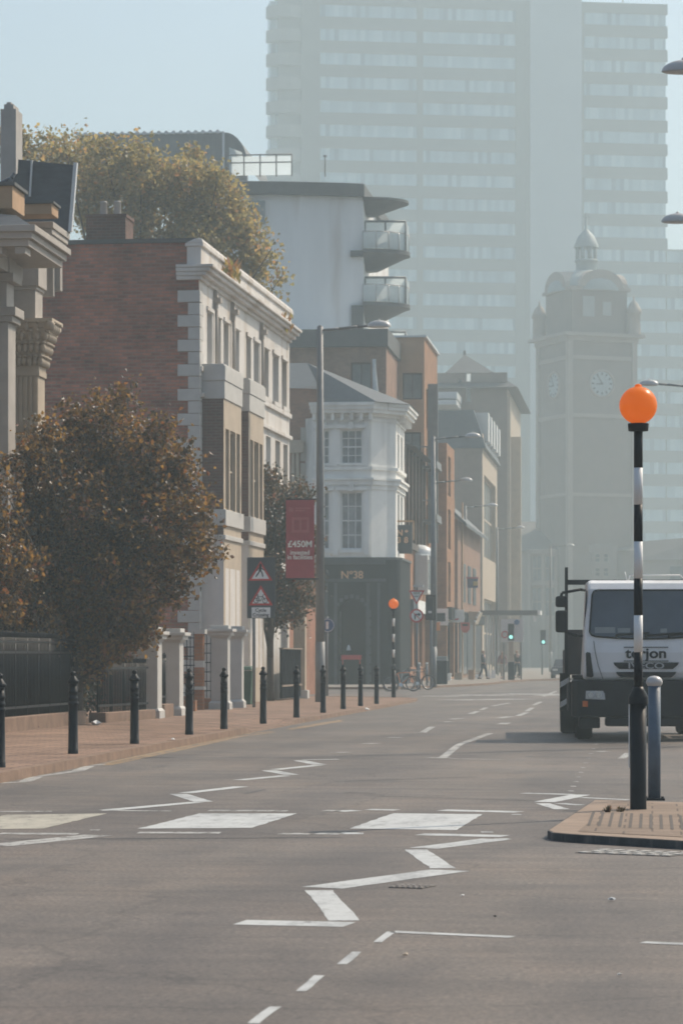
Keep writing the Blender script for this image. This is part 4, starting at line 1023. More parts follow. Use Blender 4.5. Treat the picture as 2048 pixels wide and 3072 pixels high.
# hanging pub-style sign on the shop
o = thing('hanging_sign', 'dark square hanging sign with four pale characters over the shop corner', 'sign', (-10.6, 132.2, ZD(1610, 133)))
DS = 133.0; Y_ = 132.6; sx = lambda px: XY(px, Y_); zs = lambda py: ZD(py, DS)
mb = MB(); mb.box(sx(1180), sx(1236), Y_ - .09, Y_ + .09, zs(1661), zs(1575)); mb.build('board', M('sign_dark', (.05, .055, .06), .5, .2, 4), o, bevel=.02)
mb = MB(); mb.box(sx(1170), sx(1242), Y_ - .03, Y_ + .03, zs(1566), zs(1561)); mb.box(sx(1238), sx(1242), Y_ - .03, Y_ + .03, zs(1620), zs(1561)); mb.build('bracket', M('brass', (.5, .3, .15), .4, .1, 5), o)
for ch_, px, py in (('N', 1199, 1599), ('\u00ba', 1219, 1600), ('3', 1197, 1621), ('8', 1218, 1621)): text('lettering', ch_, .36, (sx(px), Y_ - .10, zs(py)), gold_text, o, bold=.03)

# ---- dark-roofed brick block behind the corner shop
Yb = 141.0; xx = lambda px: XY(px, Yb); zz = lambda py: ZD(py, DY(1000, Yb))
o = house('dark_roofed_block', 'brown brick block with a deep dark roof band rising behind the white corner shop', loc=(-16, Yb, 0))
opw = [(xx(1052), xx(1112), zz(1180), zz(1088))]
mb = MB(); facade(mb, 'y', Yb, -1, -30, xx(1158), 0, zz(1042), opw, .3); facade(mb, 'x', xx(1158), 1, Yb, 147.9, 0, zz(1042)); mb.quad((-30, 147.9, 0), (xx(1158), 147.9, 0), (xx(1158), 147.9, zz(1042)), (-30, 147.9, zz(1042))); mb.build('wall', brick_far, o)
mb = MB(); mb.box(-30, xx(1165), Yb - .4, 147.95, zz(1042), zz(990)); mb.build('roof', roof_dark, o)
window(o, 'y', Yb, -1, *opw[0], wood_dark, grey_glass, 2, 1, .3, .06)
mb = MB(); mb.box(xx(1118), xx(1128), Yb - .25, Yb, zz(1185), zz(1080)); mb.hexa([(xx(1126), Yb - .6, zz(1180)), (xx(1136), Yb - .6, zz(1180)), (xx(1136), Yb - .02, zz(1180)), (xx(1126), Yb - .02, zz(1180)), (xx(1120), Yb - .6, zz(1095)), (xx(1127), Yb - .6, zz(1095)), (xx(1127), Yb - .02, zz(1095)), (xx(1120), Yb - .02, zz(1095))]); mb.build('rainwater_pipe', lead, o)

# ---- modern orange-brown block
YG = 148.0; xx = lambda px: XY(px, YG); DG = DY(1250, YG); zz = lambda py: ZD(py, DG); XG = -11.2
o = house('orange_brick_block', 'tall flat-roofed orange-brown brick block with stepped corner and metal balconies', loc=(-14, YG, 0))
opw = [(xx(1206), xx(1266), zz(1198), zz(1118)), (xx(1208), xx(1262), zz(1356), zz(1296)), (xx(1208), xx(1262), zz(1540), zz(1470))]
orange_panel = brick('brick_tan', (.36, .175, .085), (.30, .145, .075), (.26, .16, .1), .3, .1, .01)
mb = MB(); facade(mb, 'y', YG, -1, -26, XG, 0, zz(1012), opw, .25); mb.build('side_wall', M('render_brown', (.46, .28, .165), .85, .14, 1.5, .1), o)
ops = [(YG + 1.3, YG + 3.2, z, z + 2.0) for z in (4.0, 6.9, 9.8, 12.7)] + [(YG + 5, YG + 7.4, z, z + 2.0) for z in (4.0, 6.9, 9.8)]
sg_ = [(YG + .3, YG + 3.9, .25, 3.1), (YG + 4.3, YG + 8.6, .25, 3.1)]
mb = MB(); facade(mb, 'x', XG, 1, YG, YG + 9, 0, zz(1012), ops + sg_, .4); mb.quad((-26, YG + 9, 0), (XG, YG + 9, 0), (XG, YG + 9, zz(1012)), (-26, YG + 9, zz(1012))); mb.quad((-26, YG, 0), (-26, YG + 9, 0), (-26, YG + 9, zz(1012)), (-26, YG, zz(1012))); mb.build('street_wall', orange_panel, o)
for w_ in opw: window(o, 'y', YG, -1, *w_, wood_dark, grey_glass, 2, 1, .25, .07)
for w_ in ops: window(o, 'x', XG, 1, *w_, frame_white, pale_glass, 2, 1, .4, .07)
for w_ in sg_: window(o, 'x', XG, 1, *w_, black_matt, dark_glass, 3, 1, .4, .07, 'shop_window')
mb = MB(); mb.box(-26, XG + .12, YG - .1, YG + 9.1, zz(1012), zz(1006)); mb.build('parapet_cap', lead, o)
mb = MB()
for py in (1400, 1560): mb.box(xx(1195), XG + .7, YG - .8, YG + 2.4, zz(py) - .12, zz(py)); mb.box(XG + .62, XG + .68, YG - .8, YG + 2.4, zz(py), zz(py) + .25); mb.box(xx(1195), XG + .7, YG - .8, YG - .74, zz(py) + .9, zz(py) + .96)
mb.box(XG, XG + .5, YG + 2.4, YG + 2.6, 7.0, 15); mb.build('balcony', grey_metal, o)
# lower wing with lit panels further along the street
mb = MB(); facade(mb, 'x', -10.7, 1, YG + 9, YG + 15, 0, 12.5, [(YG + 10, YG + 12, z, z + 2.1) for z in (4.2, 7.0, 9.8)] + [(YG + 9.4, YG + 14.6, .2, 3.2)], .3); facade(mb, 'y', YG + 9.01, -1, -16, -10.7, 0, 12.5); mb.quad((-16, YG + 9, 12.5), (-10.7, YG + 9, 12.5), (-10.7, YG + 15, 12.5), (-16, YG + 15, 12.5)); mb.quad((-16, YG + 15, 0), (-10.7, YG + 15, 0), (-10.7, YG + 15, 12.5), (-16, YG + 15, 12.5))
mb.build('lower_wing', orange_panel, o)
for z in (4.2, 7.0, 9.8): window(o, 'x', -10.7, 1, YG + 10, YG + 12, z, z + 2.1, frame_white, pale_glass, 2, 1, .3, .07)
window(o, 'x', -10.7, 1, YG + 9.4, YG + 14.6, .2, 3.2, black_matt, dark_glass, 4, 1, .3, .07, 'shop_window')
mb = MB(); mb.box(-10.7, -10.45, YG + 9.2, YG + 14.8, 3.25, 3.9); mb.build('fascia', char_paint, o)
mb = MB(); mb.box(XG, XG + .25, YG + .2, YG + 8.8, 3.15, 3.75); mb.build('fascia', maroon, o)

# ---- timber fronted shop between corner shop and orange block
o = house('timber_fronted_shop', 'narrow shop with dark timber posts and tall windows right of the white corner shop', loc=(-12, 139, 0))
ya, yb = E_y2 + .15, YG - .15
mb = MB(); wn = []
n = 6
for k in range(n): wn.append((ya + (yb - ya) * (k + .18) / n, ya + (yb - ya) * (k + .82) / n, 7.0, 10.4))
wg = [(ya + (yb - ya) * (k + .15) / 4, ya + (yb - ya) * (k + .85) / 4, .8, 3.1) for k in range(4)]
facade(mb, 'x', -11.25, 1, ya, yb, 0, 11.0, wn + wg, .2); facade(mb, 'y', ya, -1, -14, -11.25, 0, 11.0); mb.quad((-14, yb, 0), (-11.25, yb, 0), (-11.25, yb, 11), (-14, yb, 11)); mb.build('wall', brick_orange, o)
for w_ in wn: window(o, 'x', -11.25, 1, *w_, stone_cream, dark_glass, 1, 2, .2, .08)
for w_ in wg: window(o, 'x', -11.25, 1, *w_, wood_dark, dark_glass, 1, 1, .2, .08)
mb = MB()
for k in range(n + 1): y_ = ya + (yb - ya) * k / n; mb.box(-11.25, -11.12, y_ - .12, y_ + .12, 6.6, 10.9)
mb.box(-11.25, -11.1, ya, yb, 6.3, 6.6); mb.build('timber_post', wood_dark, o)
mb = MB(); mb.hexa([(-11.4, ya, 10.95), (-10.7, ya, 10.85), (-10.7, yb, 10.85), (-11.4, yb, 10.95), (-14, ya, 13.2), (-13.9, ya, 13.3), (-13.9, yb, 13.3), (-14, yb, 13.2)]); mb.box(-11.2, -10.75, ya, yb, 3.3, 3.9); mb.build('roof', slate, o)
mb = MB(); mb.box(-11.2, -10.6, 142.2, 145.2, 4.3, 6.1); mb.build('oriel_window', frame_white, o)
mb = MB(); mb.prism([(-11.2 + .75 * math.sin(math.pi * k / 8), 143.7 - 1.6 * math.cos(math.pi * k / 8)) for k in range(9)], 6.1, 6.18)
mb.ball((-11.1, 143.7, 6.15), .7, 14, 8, .75); mb.build('oriel_roof', lead, o)
g_ = MB()
for k in range(3): g_.box(-10.605, -10.59, 142.4 + k * .95, 143.15 + k * .95, 4.5, 5.9)
g_.build('oriel_pane', dark_glass, o)
mb = MB(); mb.box(-11.2, -10.62, ya + .3, yb - .3, 3.32, 3.88); mb.build('fascia', sign_white, o)

# ---- small gabled shop
YK = 166.0; xx = lambda px: XY(px, YK); DK = DY(1350, YK); zz = lambda py: ZD(py, DK)
o = house('gabled_shop', 'small brown gabled shop with a bright white bargeboard in front of the mansard building', loc=(-12, YK, 0))
x1 = xx(1372); xm = x1 - 3.2
mb = MB(); mb.poly([(x1 - 6.4, YK, 0), (x1, YK, 0), (x1, YK, zz(1560)), (xm, YK, zz(1400)), (x1 - 6.4, YK, zz(1560))]); mb.quad((x1, YK, 0), (x1, YK + 22, 0), (x1, YK + 22, zz(1560)), (x1, YK, zz(1560))); mb.quad((x1 - 6.4, YK + 22, 0), (x1, YK + 22, 0), (x1, YK + 22, zz(1560)), (x1 - 6.4, YK + 22, zz(1560))); mb.build('wall', brick_far, o)
mb = MB()
for (xa, xb) in ((xm, x1 + .5), (xm, x1 - 6.9)):
    za, zb_ = zz(1395), zz(1395) - (zz(1400) - zz(1560)) * abs(xb - xm) / 3.2
    mb.hexa([(xa, YK - .3, za), (xb, YK - .3, zb_), (xb, YK + 22, zb_), (xa, YK + 22, za), (xa, YK - .3, za + .2), (xb, YK - .3, zb_ + .2), (xb, YK + 22, zb_ + .2), (xa, YK + 22, za + .2)])
mb.build('roof', slate, o)
mb = MB(); xa, xb = xx(1327), xx(1362)
mb.hexa([(xa - .02, YK - .5, zz(1430)), (xa + .12, YK - .5, zz(1432)), (xa + .12, YK - .3, zz(1432)), (xa - .02, YK - .3, zz(1430)), (xa - .02, YK - .5, zz(1418)), (xa + .10, YK - .5, zz(1418)), (xa + .10, YK - .3, zz(1418)), (xa - .02, YK - .3, zz(1418))])
mb.hexa([(xb - .25, YK - .5, zz(1556)), (xb + .05, YK - .5, zz(1558)), (xb + .05, YK - .3, zz(1558)), (xb - .25, YK - .3, zz(1556)), (xa, YK - .5, zz(1440)), (xa + .16, YK - .5, zz(1434)), (xa + .16, YK - .3, zz(1434)), (xa, YK - .3, zz(1440))])
mb.build('bargeboard', white_paint, o)
mb = MB(); mb.box(xx(1312), xx(1337), YK - .6, YK - .5, zz(1718), zz(1662)); mb.build('panel', pale_glass, o)
mb = MB(); mb.box(x1 - 3.2, x1, YK - .02, YK, .3, 3.2); mb.build('shop_window', dark_glass, o)
mb = MB(); mb.box(x1 - .45, x1 - .15, YK - .15, YK - .03, 0, 10); mb.box(x1 + .01, x1 + .1, YK + 3, YK + 3.4, 0, 10); mb.build('pilaster', tan_render, o)
for k in range(3):
    mb = MB(); mb.box(x1 - .02, x1 + .05, YK + 4 + k * 5, YK + 6.6 + k * 5, 4.4, 6.6); mb.build('window', dark_glass, o)
    mb = MB(); mb.box(x1 - .02, x1 + .06, YK + 1 + k * 7, YK + 7.3 + k * 7, .3, 3.2); mb.build('shop_window', dark_glass, o)
    mb = MB(); mb.box(x1 - .02, x1 + .3, YK + .8 + k * 7, YK + 7.5 + k * 7, 3.25, 3.8); mb.build('fascia', char_paint, o)

# ---- mansard building with cream street panel
YH = 199.0; xx = lambda px: XY(px, YH); DH = DY(1400, YH); zz = lambda py: ZD(py, DH); XH = -11.2
o = house('mansard_building', 'dark mansard-roofed building with a tall sunlit cream panel on its street front', loc=(-13, YH, 0))
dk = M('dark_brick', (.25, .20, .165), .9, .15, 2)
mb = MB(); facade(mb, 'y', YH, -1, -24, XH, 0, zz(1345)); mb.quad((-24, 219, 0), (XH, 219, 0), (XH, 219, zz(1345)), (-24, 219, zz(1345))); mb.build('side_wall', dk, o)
ops = [(YH + 2, YH + 17, 8.0, 13.5), (YH + 2, YH + 17, .6, 5.2)]
mb = MB(); facade(mb, 'x', XH, 1, YH, YH + 19, 0, zz(1300), ops, .35); mb.build('street_wall', stone_cream, o)
for w_ in ops: window(o, 'x', XH, 1, *w_, stone_cream, grey_glass, 6, 2, .35, .14)
za, zb = zz(1345), zz(1228)
mb = MB(); mb.hexa([(-24, YH - .2, za), (XH + .25, YH - .2, za), (XH + .25, YH + 19, za), (-24, YH + 19, za), (-24, YH + .4, zb), (xx(1418), YH + .4, zb), (xx(1418), YH + 19, zb), (-24, YH + 19, zb)]); mb.build('roof', slate, o)
mb = MB()
for k in range(5): y_ = YH + 1.6 + k * 3.6; t = .45; x_ = XH + .25 + (xx(1418) - XH - .25) * t; mb.box(x_ - .9, x_ + .45, y_, y_ + 1.5, za + .6, za + 2.5)
mb.build('dormer', frame_white, o)
mb = MB(); mb.box(xx(1405), xx(1420), YH - .3, YH - .2, zz(1720), zz(1665)); mb.build('notice_board', sign_white, o)

# ---- hazy hipped-roof building
YI = 232.0; xx = lambda px: XY(px, YI); DI = DY(1420, YI); zz = lambda py: ZD(py, DI)
o = house('hipped_roof_building', 'large hazy building with a wide hipped roof and one pale attic window', loc=(-15, YI, 0))
x1 = xx(1520)
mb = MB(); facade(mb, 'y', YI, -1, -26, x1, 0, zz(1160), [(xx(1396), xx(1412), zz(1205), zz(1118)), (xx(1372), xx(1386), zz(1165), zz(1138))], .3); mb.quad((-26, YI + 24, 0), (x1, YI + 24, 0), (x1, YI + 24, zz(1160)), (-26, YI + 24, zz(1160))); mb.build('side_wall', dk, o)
mb = MB(); facade(mb, 'x', x1, 1, YI, YI + 24, 0, zz(1160), [(YI + 2 + 4 * k, YI + 4.4 + 4 * k, z, z + 2.6) for k in range(5) for z in (4, 9, 14)], .3); mb.build('street_wall', stone_cream, o)
window(o, 'y', YI, -1, xx(1396), xx(1412), zz(1205), zz(1118), frame_white, pale_glass, 1, 1, .3, .06); window(o, 'y', YI, -1, xx(1372), xx(1386), zz(1165), zz(1138), frame_white, grey_glass, 1, 1, .3, .06)
for k in range(5):
    for z in (4, 9, 14): window(o, 'x', x1, 1, YI + 2 + 4 * k, YI + 4.4 + 4 * k, z, z + 2.6, frame_white, grey_glass, 1, 2, .3, .1)
mb = MB(); A_ = (xx(1290), YI - .9, zz(1165)); B_ = (xx(1553), YI - .9, zz(1165)); C_ = (xx(1553), YI + 25, zz(1165)); D_ = (xx(1290), YI + 25, zz(1165)); T1, T2 = (xx(1378), YI + 6, zz(1040)), (xx(1378), YI + 18, zz(1040))
mb.poly([A_, B_, T1]); mb.poly([B_, C_, T2, T1]); mb.poly([C_, D_, T2]); mb.poly([D_, A_, T1, T2]); mb.poly([A_, B_, C_, D_]); mb.build('roof', roof_dark, o)
mb = MB(); mb.box(xx(1374), xx(1381), YI + 6, YI + 6.4, zz(1042), zz(1028)); mb.build('finial', roof_dark, o)
mb = MB(); mb.box(x1 - .02, x1 + .25, YI + .02, YI + .5, 0, zz(1190)); mb.box(x1 - .02, x1 + .9, YI + 4, YI + 4.6, 0, zz(1300)); mb.build('pilaster', stone_cream, o)
mb = MB(); mb.box(xx(1300), xx(1385), YI - 6, YI - .3, zz(1215), zz(1195)); mb.box(xx(1300), xx(1383), YI - 6, YI - .3, zz(1232), zz(1219)); mb.build('canopy', lead, o)

# ---- white apartment building with curved balconies
YC = 152.0; xx = lambda px: XY(px, YC); DC = DY(1000, YC); zz = lambda py: ZD(py, DC)
Cb = house('apartment_building', 'pale concrete apartment building with curved glazed balconies and a dark roof slab', loc=(-16, YC, 0))
# gently curved camera-side wall
mb = MB(); n = 14; pts = []
xl, xr = XY(560, YC), xx(1083)
for k in range(n + 1):
    t = k / n; x = xl + (xr - xl) * t; pts.append((x, YC - .6 + 1.6 * t ** 2))
opx = (xx(748), xx(798), zz(672), zz(604))
for (a, b), (c, d) in zip(pts[:-1], pts[1:]): mb.quad((a, b, 0), (c, d, 0), (c, d, zz(585)), (a, b, zz(585)))
mb.quad((pts[-1][0], pts[-1][1], 0), (pts[-1][0], YC + 16, 0), (pts[-1][0], YC + 16, zz(585)), (pts[-1][0], pts[-1][1], zz(585)))
mb.quad((xl, YC + 16, 0), (xr, YC + 16, 0), (xr, YC + 16, zz(585)), (xl, YC + 16, zz(585))); mb.quad((xl, YC - .6, 0), (xl, YC + 16, 0), (xl, YC + 16, zz(585)), (xl, YC - .6, zz(585)))
mb.build('wall', concrete, Cb)
mb = MB(); mb.box(opx[0], opx[1], YC - .56, YC + .3, opx[2], opx[3]); mb.build('window', grey_glass, Cb)
mb = MB(); top = [(x, y - .5) for x, y in pts] + [(xr + .3, YC + 16), (xl, YC + 16)]
top[n] = (pts[-1][0] + .1, pts[-1][1] - .4)
mb.prism(top, zz(585), zz(548)); mb.build('roof', roof_dark, Cb)
mb = MB(); mb.prism([(x, y - .1) for x, y in pts] + [(xr, YC + 16), (xl, YC + 16)], zz(547.8), zz(543)); mb.build('roof_edge', lead, Cb)
xb0 = xr; yb0 = pts[-1][1] + 1.7
def disc(mb, rx, ry, z0, z1, rz1=1.0):
    q = [(xb0 + rx * math.sin(math.pi * k / 20), yb0 - ry * math.cos(math.pi * k / 20)) for k in range(21)]
    q2 = [(xb0 + rx * rz1 * math.sin(math.pi * k / 20), yb0 - ry * rz1 * math.cos(math.pi * k / 20)) for k in range(21)]
    nq = len(q)
    mb.add([(x, y, z0) for x, y in q2] + [(x, y, z1) for x, y in q], [list(range(nq))[::-1], list(range(nq, 2 * nq))] + [[i, (i + 1) % nq, nq + (i + 1) % nq, nq + i] for i in range(nq)])
mb = MB(); disc(mb, 2.15, 1.8, zz(628), zz(592), .25); disc(mb, 2.2, 1.85, zz(592), zz(584)); mb.build('canopy', roof_dark, Cb)
for z_s, z_t in ((752, 650), (912, 820), (1075, 985)):
    mb = MB(); disc(mb, 2.28, 1.9, zz(z_s), zz(z_s - 12)); disc(mb, 2.2, 1.8, zz(z_s + 44), zz(z_s), .3); b_ = mb.build('balcony_slab', roof_dark, Cb)
    mb = MB(); q = [(xb0 + 2.2 * math.sin(math.pi * k / 10), yb0 - 1.8 * math.cos(math.pi * k / 10)) for k in range(11)]
    for (a, b), (c, d) in zip(q[:-1], q[1:]): mb.quad((a, b, zz(z_s - 14)), (c, d, zz(z_s - 14)), (c, d, zz(z_s - 62)), (a, b, zz(z_s - 62)))
    mb.build('balcony_glass', pale_glass, Cb)
    mb = MB()
    for x, y in q: mb.tube((x, y, zz(z_s - 12)), (x, y, zz(z_s - 66)), .03, n=6)
    for (a, b), (c, d) in zip(q[:-1], q[1:]): mb.tube((a, b, zz(z_s - 65)), (c, d, zz(z_s - 65)), .03, n=6)
    mb.build('balcony_rail', lamp_metal, Cb)
    mb = MB(); zt = zz(z_t)
    q = [(xb0 + .02, yb0 - .9), (xb0 + 2.1, yb0 - .6), (xb0 + 2.1, yb0 + 1.5)]
    for (a, b), (c, d) in zip(q[:-1], q[1:]): mb.quad((a, b, zz(z_s - 12)), (c, d, zz(z_s - 12)), (c, d, zt), (a, b, zt))
    mb.build('glazed_screen', pale_glass, Cb)
    mb = MB()
    for t in (0, .5, 1.0): mb.tube((q[0][0] + 2.08 * t, q[0][1] + .3 * t - .03, zz(z_s - 12)), (q[0][0] + 2.08 * t, q[0][1] + .3 * t - .03, zt), .05, n=6)
    mb.tube((q[0][0], q[0][1] - .03, zt), (q[1][0], q[1][1] - .03, zt), .06, n=6); mb.build('screen_frame', grey_metal, Cb)
mb = MB(); mb.box(xx(1048), xx(1085), pts[-1][1] - .5, pts[-1][1] - .02, zz(765), zz(748)); mb.box(xx(1050), xx(1085), pts[-1][1] - .4, pts[-1][1] - .02, zz(1010), zz(912)); mb.build('balcony_beam', roof_dark, Cb)
# barrel-roofed penthouse and roof terrace
mb = MB(); yq = YC + 3; DQ = DY(600, yq); zq = lambda py: ZD(py, DQ); xq = lambda px: XY(px, yq)
mb.quad((xq(230), yq, zq(560)), (xq(672), yq, zq(560)), (xq(672), yq, zq(398)), (xq(230), yq, zq(398)))
arcp = [(xq(672), zq(398))] + [(xq(672) + (xq(742) - xq(672)) * math.sin(math.pi / 2 * k / 8), zq(398) + (zq(500) - zq(398)) * (1 - math.cos(math.pi / 2 * k / 8))) for k in range(1, 9)]
mb.extr([(x, yq, z) for x, z in [(xq(672), zq(560))] + arcp + [(xq(742), zq(560))]], (0, .25, 0))
for (a, b), (c, d) in zip(arcp[:-1], arcp[1:]): mb.quad((a, yq, b), (c, yq, d), (c, yq + 9, d), (a, yq + 9, b))
mb.quad((xq(230), yq, zq(398)), (xq(672), yq, zq(398)), (xq(672), yq + 9, zq(398)), (xq(230), yq + 9, zq(398)))
mb.build('barrel_roof', M('zinc_dark', (.16, .165, .165), .6, .15, 1, stretch=(6, 1, 1)), Cb)
mb = MB()
for k in range(20): a = xq(235 + 22 * k); mb.tube((a, yq - .02, zq(396)), (a, yq + 6, zq(390)), .11, n=8)
mb.box(xq(668), xq(674), yq - .12, yq - .02, zq(530), zq(396)); mb.box(xq(230), xq(672), yq - .06, yq, zq(400), zq(396)); mb.build('white_seam', lead, Cb)
mb = MB(); mb.quad((xq(690), yq - .3, zq(522)), (xq(740), yq - .3, zq(522)), (xq(728), yq - .3, zq(462)), (xq(690), yq - .3, zq(446)))
mb.quad((xq(705), yq - 1.2, zq(540)), (xq(885), yq - 1.2, zq(540)), (xq(885), yq - 1.2, zq(484)), (xq(705), yq - 1.2, zq(484))); mb.build('terrace_glass', pale_glass, Cb)
mb = MB()
for px in (695, 742, 790, 838, 884): mb.tube((xq(px), yq - 1.3, zq(545)), (xq(px), yq - 1.3, zq(480)), .04, n=6)
for py in (480, 503): mb.tube((xq(695), yq - 1.3, zq(py)), (xq(884), yq - 1.3, zq(py)), .035, n=6)
mb.tube((xq(981), yq - 1, zq(545)), (xq(981), yq - 1, zq(484)), .035, n=6); mb.tube((xq(976), yq - 1, zq(484)), (xq(986), yq - 1, zq(484)), .05, n=6); mb.build('terrace_rail', grey_metal, Cb)

# ---- clock tower with its long low building
DT = 330.0; ct = pt(1757, HY, DT); zt = lambda py: ZD(py, DT)
T = house('clock_tower', 'hazy Victorian brown stone clock tower with domed lantern and two pale clock faces', 'clock tower', loc=(ct.x, ct.y, 0), rz=YAW + R(21))
LOCAL[0] = True
h = 3.05 * 1.27; K = 1.27; tw_stone = M('tower_stone', (.24, .185, .15), .9, .12, .8)
tw_trim = M('tower_trim', (.36, .30, .25), .85, .12, 1)
mb = MB(); mb.box(-h, h, -h, h, 0, zt(1035)); mb.box(-h * .86, h * .86, -h * .86, h * .86, zt(1012), zt(878)); mb.build('shaft', tw_stone, T)
mb = MB(); mb.box(-h - .95, h + .95, -h - .95, h + .95, zt(1022), zt(1012)); mb.box(-h - .4, h + .4, -h - .4, h + .4, zt(1036), zt(1022)); mb.box(-h - .2, h + .2, -h - .2, h + .2, zt(1090), zt(1078)); mb.box(-h - .2, h + .2, -h - .2, h + .2, zt(1262), zt(1250)); mb.box(-h * .86 - .3, h * .86 + .3, -h * .86 - .3, h * .86 + .3, zt(882), zt(872)); mb.box(-h - .15, h + .15, -h - .15, h + .15, zt(1495), zt(1485))
for sx in (-1, 1):
    for k in (-1, 1): mb.box(sx * h - .28 * (1 + .05), sx * h + .28 * 1.05, k * h - .28, k * h + .28, 0, zt(1036))
mb.build('stone_bands', tw_trim, T)
mb = MB()
for ang in (0, 1): pass
prof = [(h * 1.10, zt(882)), (h * 1.10, zt(866)), (h * 1.02, zt(850)), (h * .86, zt(835)), (h * .62, zt(823)), (h * .36, zt(814))]
mb.lathe(0, 0, prof, 20); mb.lathe(0, 0, [(h * .31, zt(814)), (h * .31, zt(788)), (h * .35, zt(786)), (h * .35, zt(780))], 8); mb.lathe(0, 0, [(h * .35, zt(744)), (h * .35, zt(738)), (h * .30, zt(726)), (h * .24, zt(710)), (h * .12, zt(696)), (.14, zt(686)), (.08, zt(640)), (.01, zt(635))], 12)
for k in range(8): a = 2 * math.pi * k / 8; mb.tube((h * .27 * math.cos(a), h * .27 * math.sin(a), zt(782)), (h * .27 * math.cos(a), h * .27 * math.sin(a), zt(742)), .2, n=8)
mb.box(-.5, .5, -.04, .04, zt(652), zt(648)); mb.build('dome', M('copper_lead', (.30, .33, .32), .6, .12, 1), T)
for ax, k in (('y', -1), ('x', -1), ('x', 1)):
    mb = MB()
    for j in range(10):
        a0, a1 = math.pi * j / 10, math.pi * (j + 1) / 10
        u = lambda a: 2.1 * K * math.cos(a); zr = lambda a: zt(872) + 1.5 * K * math.sin(a)
        if ax == 'y': mb.quad((u(a0), -h * .98, zt(872)), (u(a1), -h * .98, zt(872)), (u(a1), -h * .98, zr(a1)), (u(a0), -h * .98, zr(a0))); mb.quad((u(a0), -h * .98, zr(a0)), (u(a1), -h * .98, zr(a1)), (u(a1), 0, zr(a1) + .2), (u(a0), 0, zr(a0) + .2))
        else: mb.quad((k * h * .98, u(a0), zt(872)), (k * h * .98, u(a1), zt(872)), (k * h * .98, u(a1), zr(a1)), (k * h * .98, u(a0), zr(a0))); mb.quad((k * h * .98, u(a0), zr(a0)), (k * h * .98, u(a1), zr(a1)), (0, u(a1), zr(a1) + .2), (0, u(a0), zr(a0) + .2))
    mb.build('pediment', tw_trim, T)
for sx in (-1, 1):
    for sy in (-1, 1):
        if (sx, sy) == (-1, -1): continue
        mb = MB(); mb.lathe(sx * h * 1.0, sy * h * 1.0, [(.78, zt(1012)), (.7, zt(950)), (.9, zt(948)), (.78, zt(935)), (.45, zt(918)), (.1, zt(908)), (.1, zt(900)), (.01, zt(895))], 10); mb.build('turret', tw_trim, T)
cface = M('clock_face', (.34, .38, .385), .5, .05, 3)
for (ax, p, out) in (('y', -h, -1), ('x', -h, -1), ('x', h, 1)):
    zc = zt(1160)
    mb = MB(); vv = Vector((0, out, 0)) if ax == 'y' else Vector((out, 0, 0)); c0 = Vector((0, p, zc)) if ax == 'y' else Vector((p, 0, zc))
    mb.tube(c0, c0 + vv * .06, 1.02 * K, 1.02 * K, 36); f_ = mb.build('clock_face', cface, T)
    mb = MB(); side = Vector((1, 0, 0)) if ax == 'y' else Vector((0, 1, 0))
    for k in range(12):
        a = 2 * math.pi * k / 12; d = side * math.sin(a) + Vector((0, 0, math.cos(a))); n_ = side * math.cos(a) - Vector((0, 0, math.sin(a)))
        c1 = c0 + vv * .07; mb.extr([c1 + d * .74 * K - n_ * .09, c1 + d * .74 * K + n_ * .09, c1 + d * .95 * K + n_ * .09, c1 + d * .95 * K - n_ * .09], vv * .02)
    s2 = -1 if (ax == 'x' and out == -1) else 1
    for a, l, w_ in ((-.55, .95, .08), (-1.65, .75, .1)):
        a *= s2
        d = side * math.sin(a) + Vector((0, 0, math.cos(a))); n_ = side * math.cos(a) - Vector((0, 0, math.sin(a))); c1 = c0 + vv * .095
        mb.extr([c1 - d * .12 - n_ * w_, c1 - d * .12 + n_ * w_, c1 + d * l + n_ * w_ * .4, c1 + d * l - n_ * w_ * .4], vv * .02)
    mb.build('numerals_and_hands', black_matt, f_)
    mb = MB(); mb.torus(c0 + vv * .03, vv, 1.14 * K, .14, 36, 6); mb.build('clock_surround', tw_trim, f_)
for (u0, u1, z0, z1) in ((-2.0, -.6, zt(960), zt(900)), (.4, 1.4, zt(955), zt(915))):
    mb = MB(); mb.box(u0, u1, -h * .86 - .05, -h * .86 + .01, z0, z1); mb.build('louvre', M('louvre%d' % int(u0 * 10), (.36, .36, .34), .7, .1, 3), T)
LOCAL[0] = False
YL = DT * CA + 3.2
o = house('infirmary_building', 'long low hazy brown stone building at the foot of the clock tower', loc=(-6, YL - 3, 0))
xx = lambda px: XY(px, YL - 3); zz = lambda py: ZD(py, DT)
base_st = M('base_stone', (.30, .25, .21), .9, .12, .8)
opsL = [(xx(p), xx(p + 14), zz(q + 30), zz(q)) for q in (1662, 1705) for p in (1758, 1784, 1810)]
opsP = [(xx(p), xx(p + 30), zz(q1), zz(q0)) for p in (1594, 1633) for q0, q1 in ((1668, 1745), (1762, 1850))]
mb = MB(); facade(mb, 'y', YL - 3, -1, xx(1400), xx(1925), 0, zz(1655), opsP, .4); mb.quad((xx(1400), YL + 12, 0), (xx(1925), YL + 12, 0), (xx(1925), YL + 12, zz(1655)), (xx(1400), YL + 12, zz(1655))); mb.quad((xx(1925), YL - 3, 0), (xx(1925), YL + 12, 0), (xx(1925), YL + 12, zz(1655)), (xx(1925), YL - 3, zz(1655))); mb.quad((xx(1400), YL - 3, 0), (xx(1400), YL + 12, 0), (xx(1400), YL + 12, zz(1655)), (xx(1400), YL - 3, zz(1655)));
mb.build('wall', base_st, o)
for w_ in opsP: window(o, 'y', YL - 3, -1, *w_, tw_trim, grey_glass, 2, 2, .4, .1)
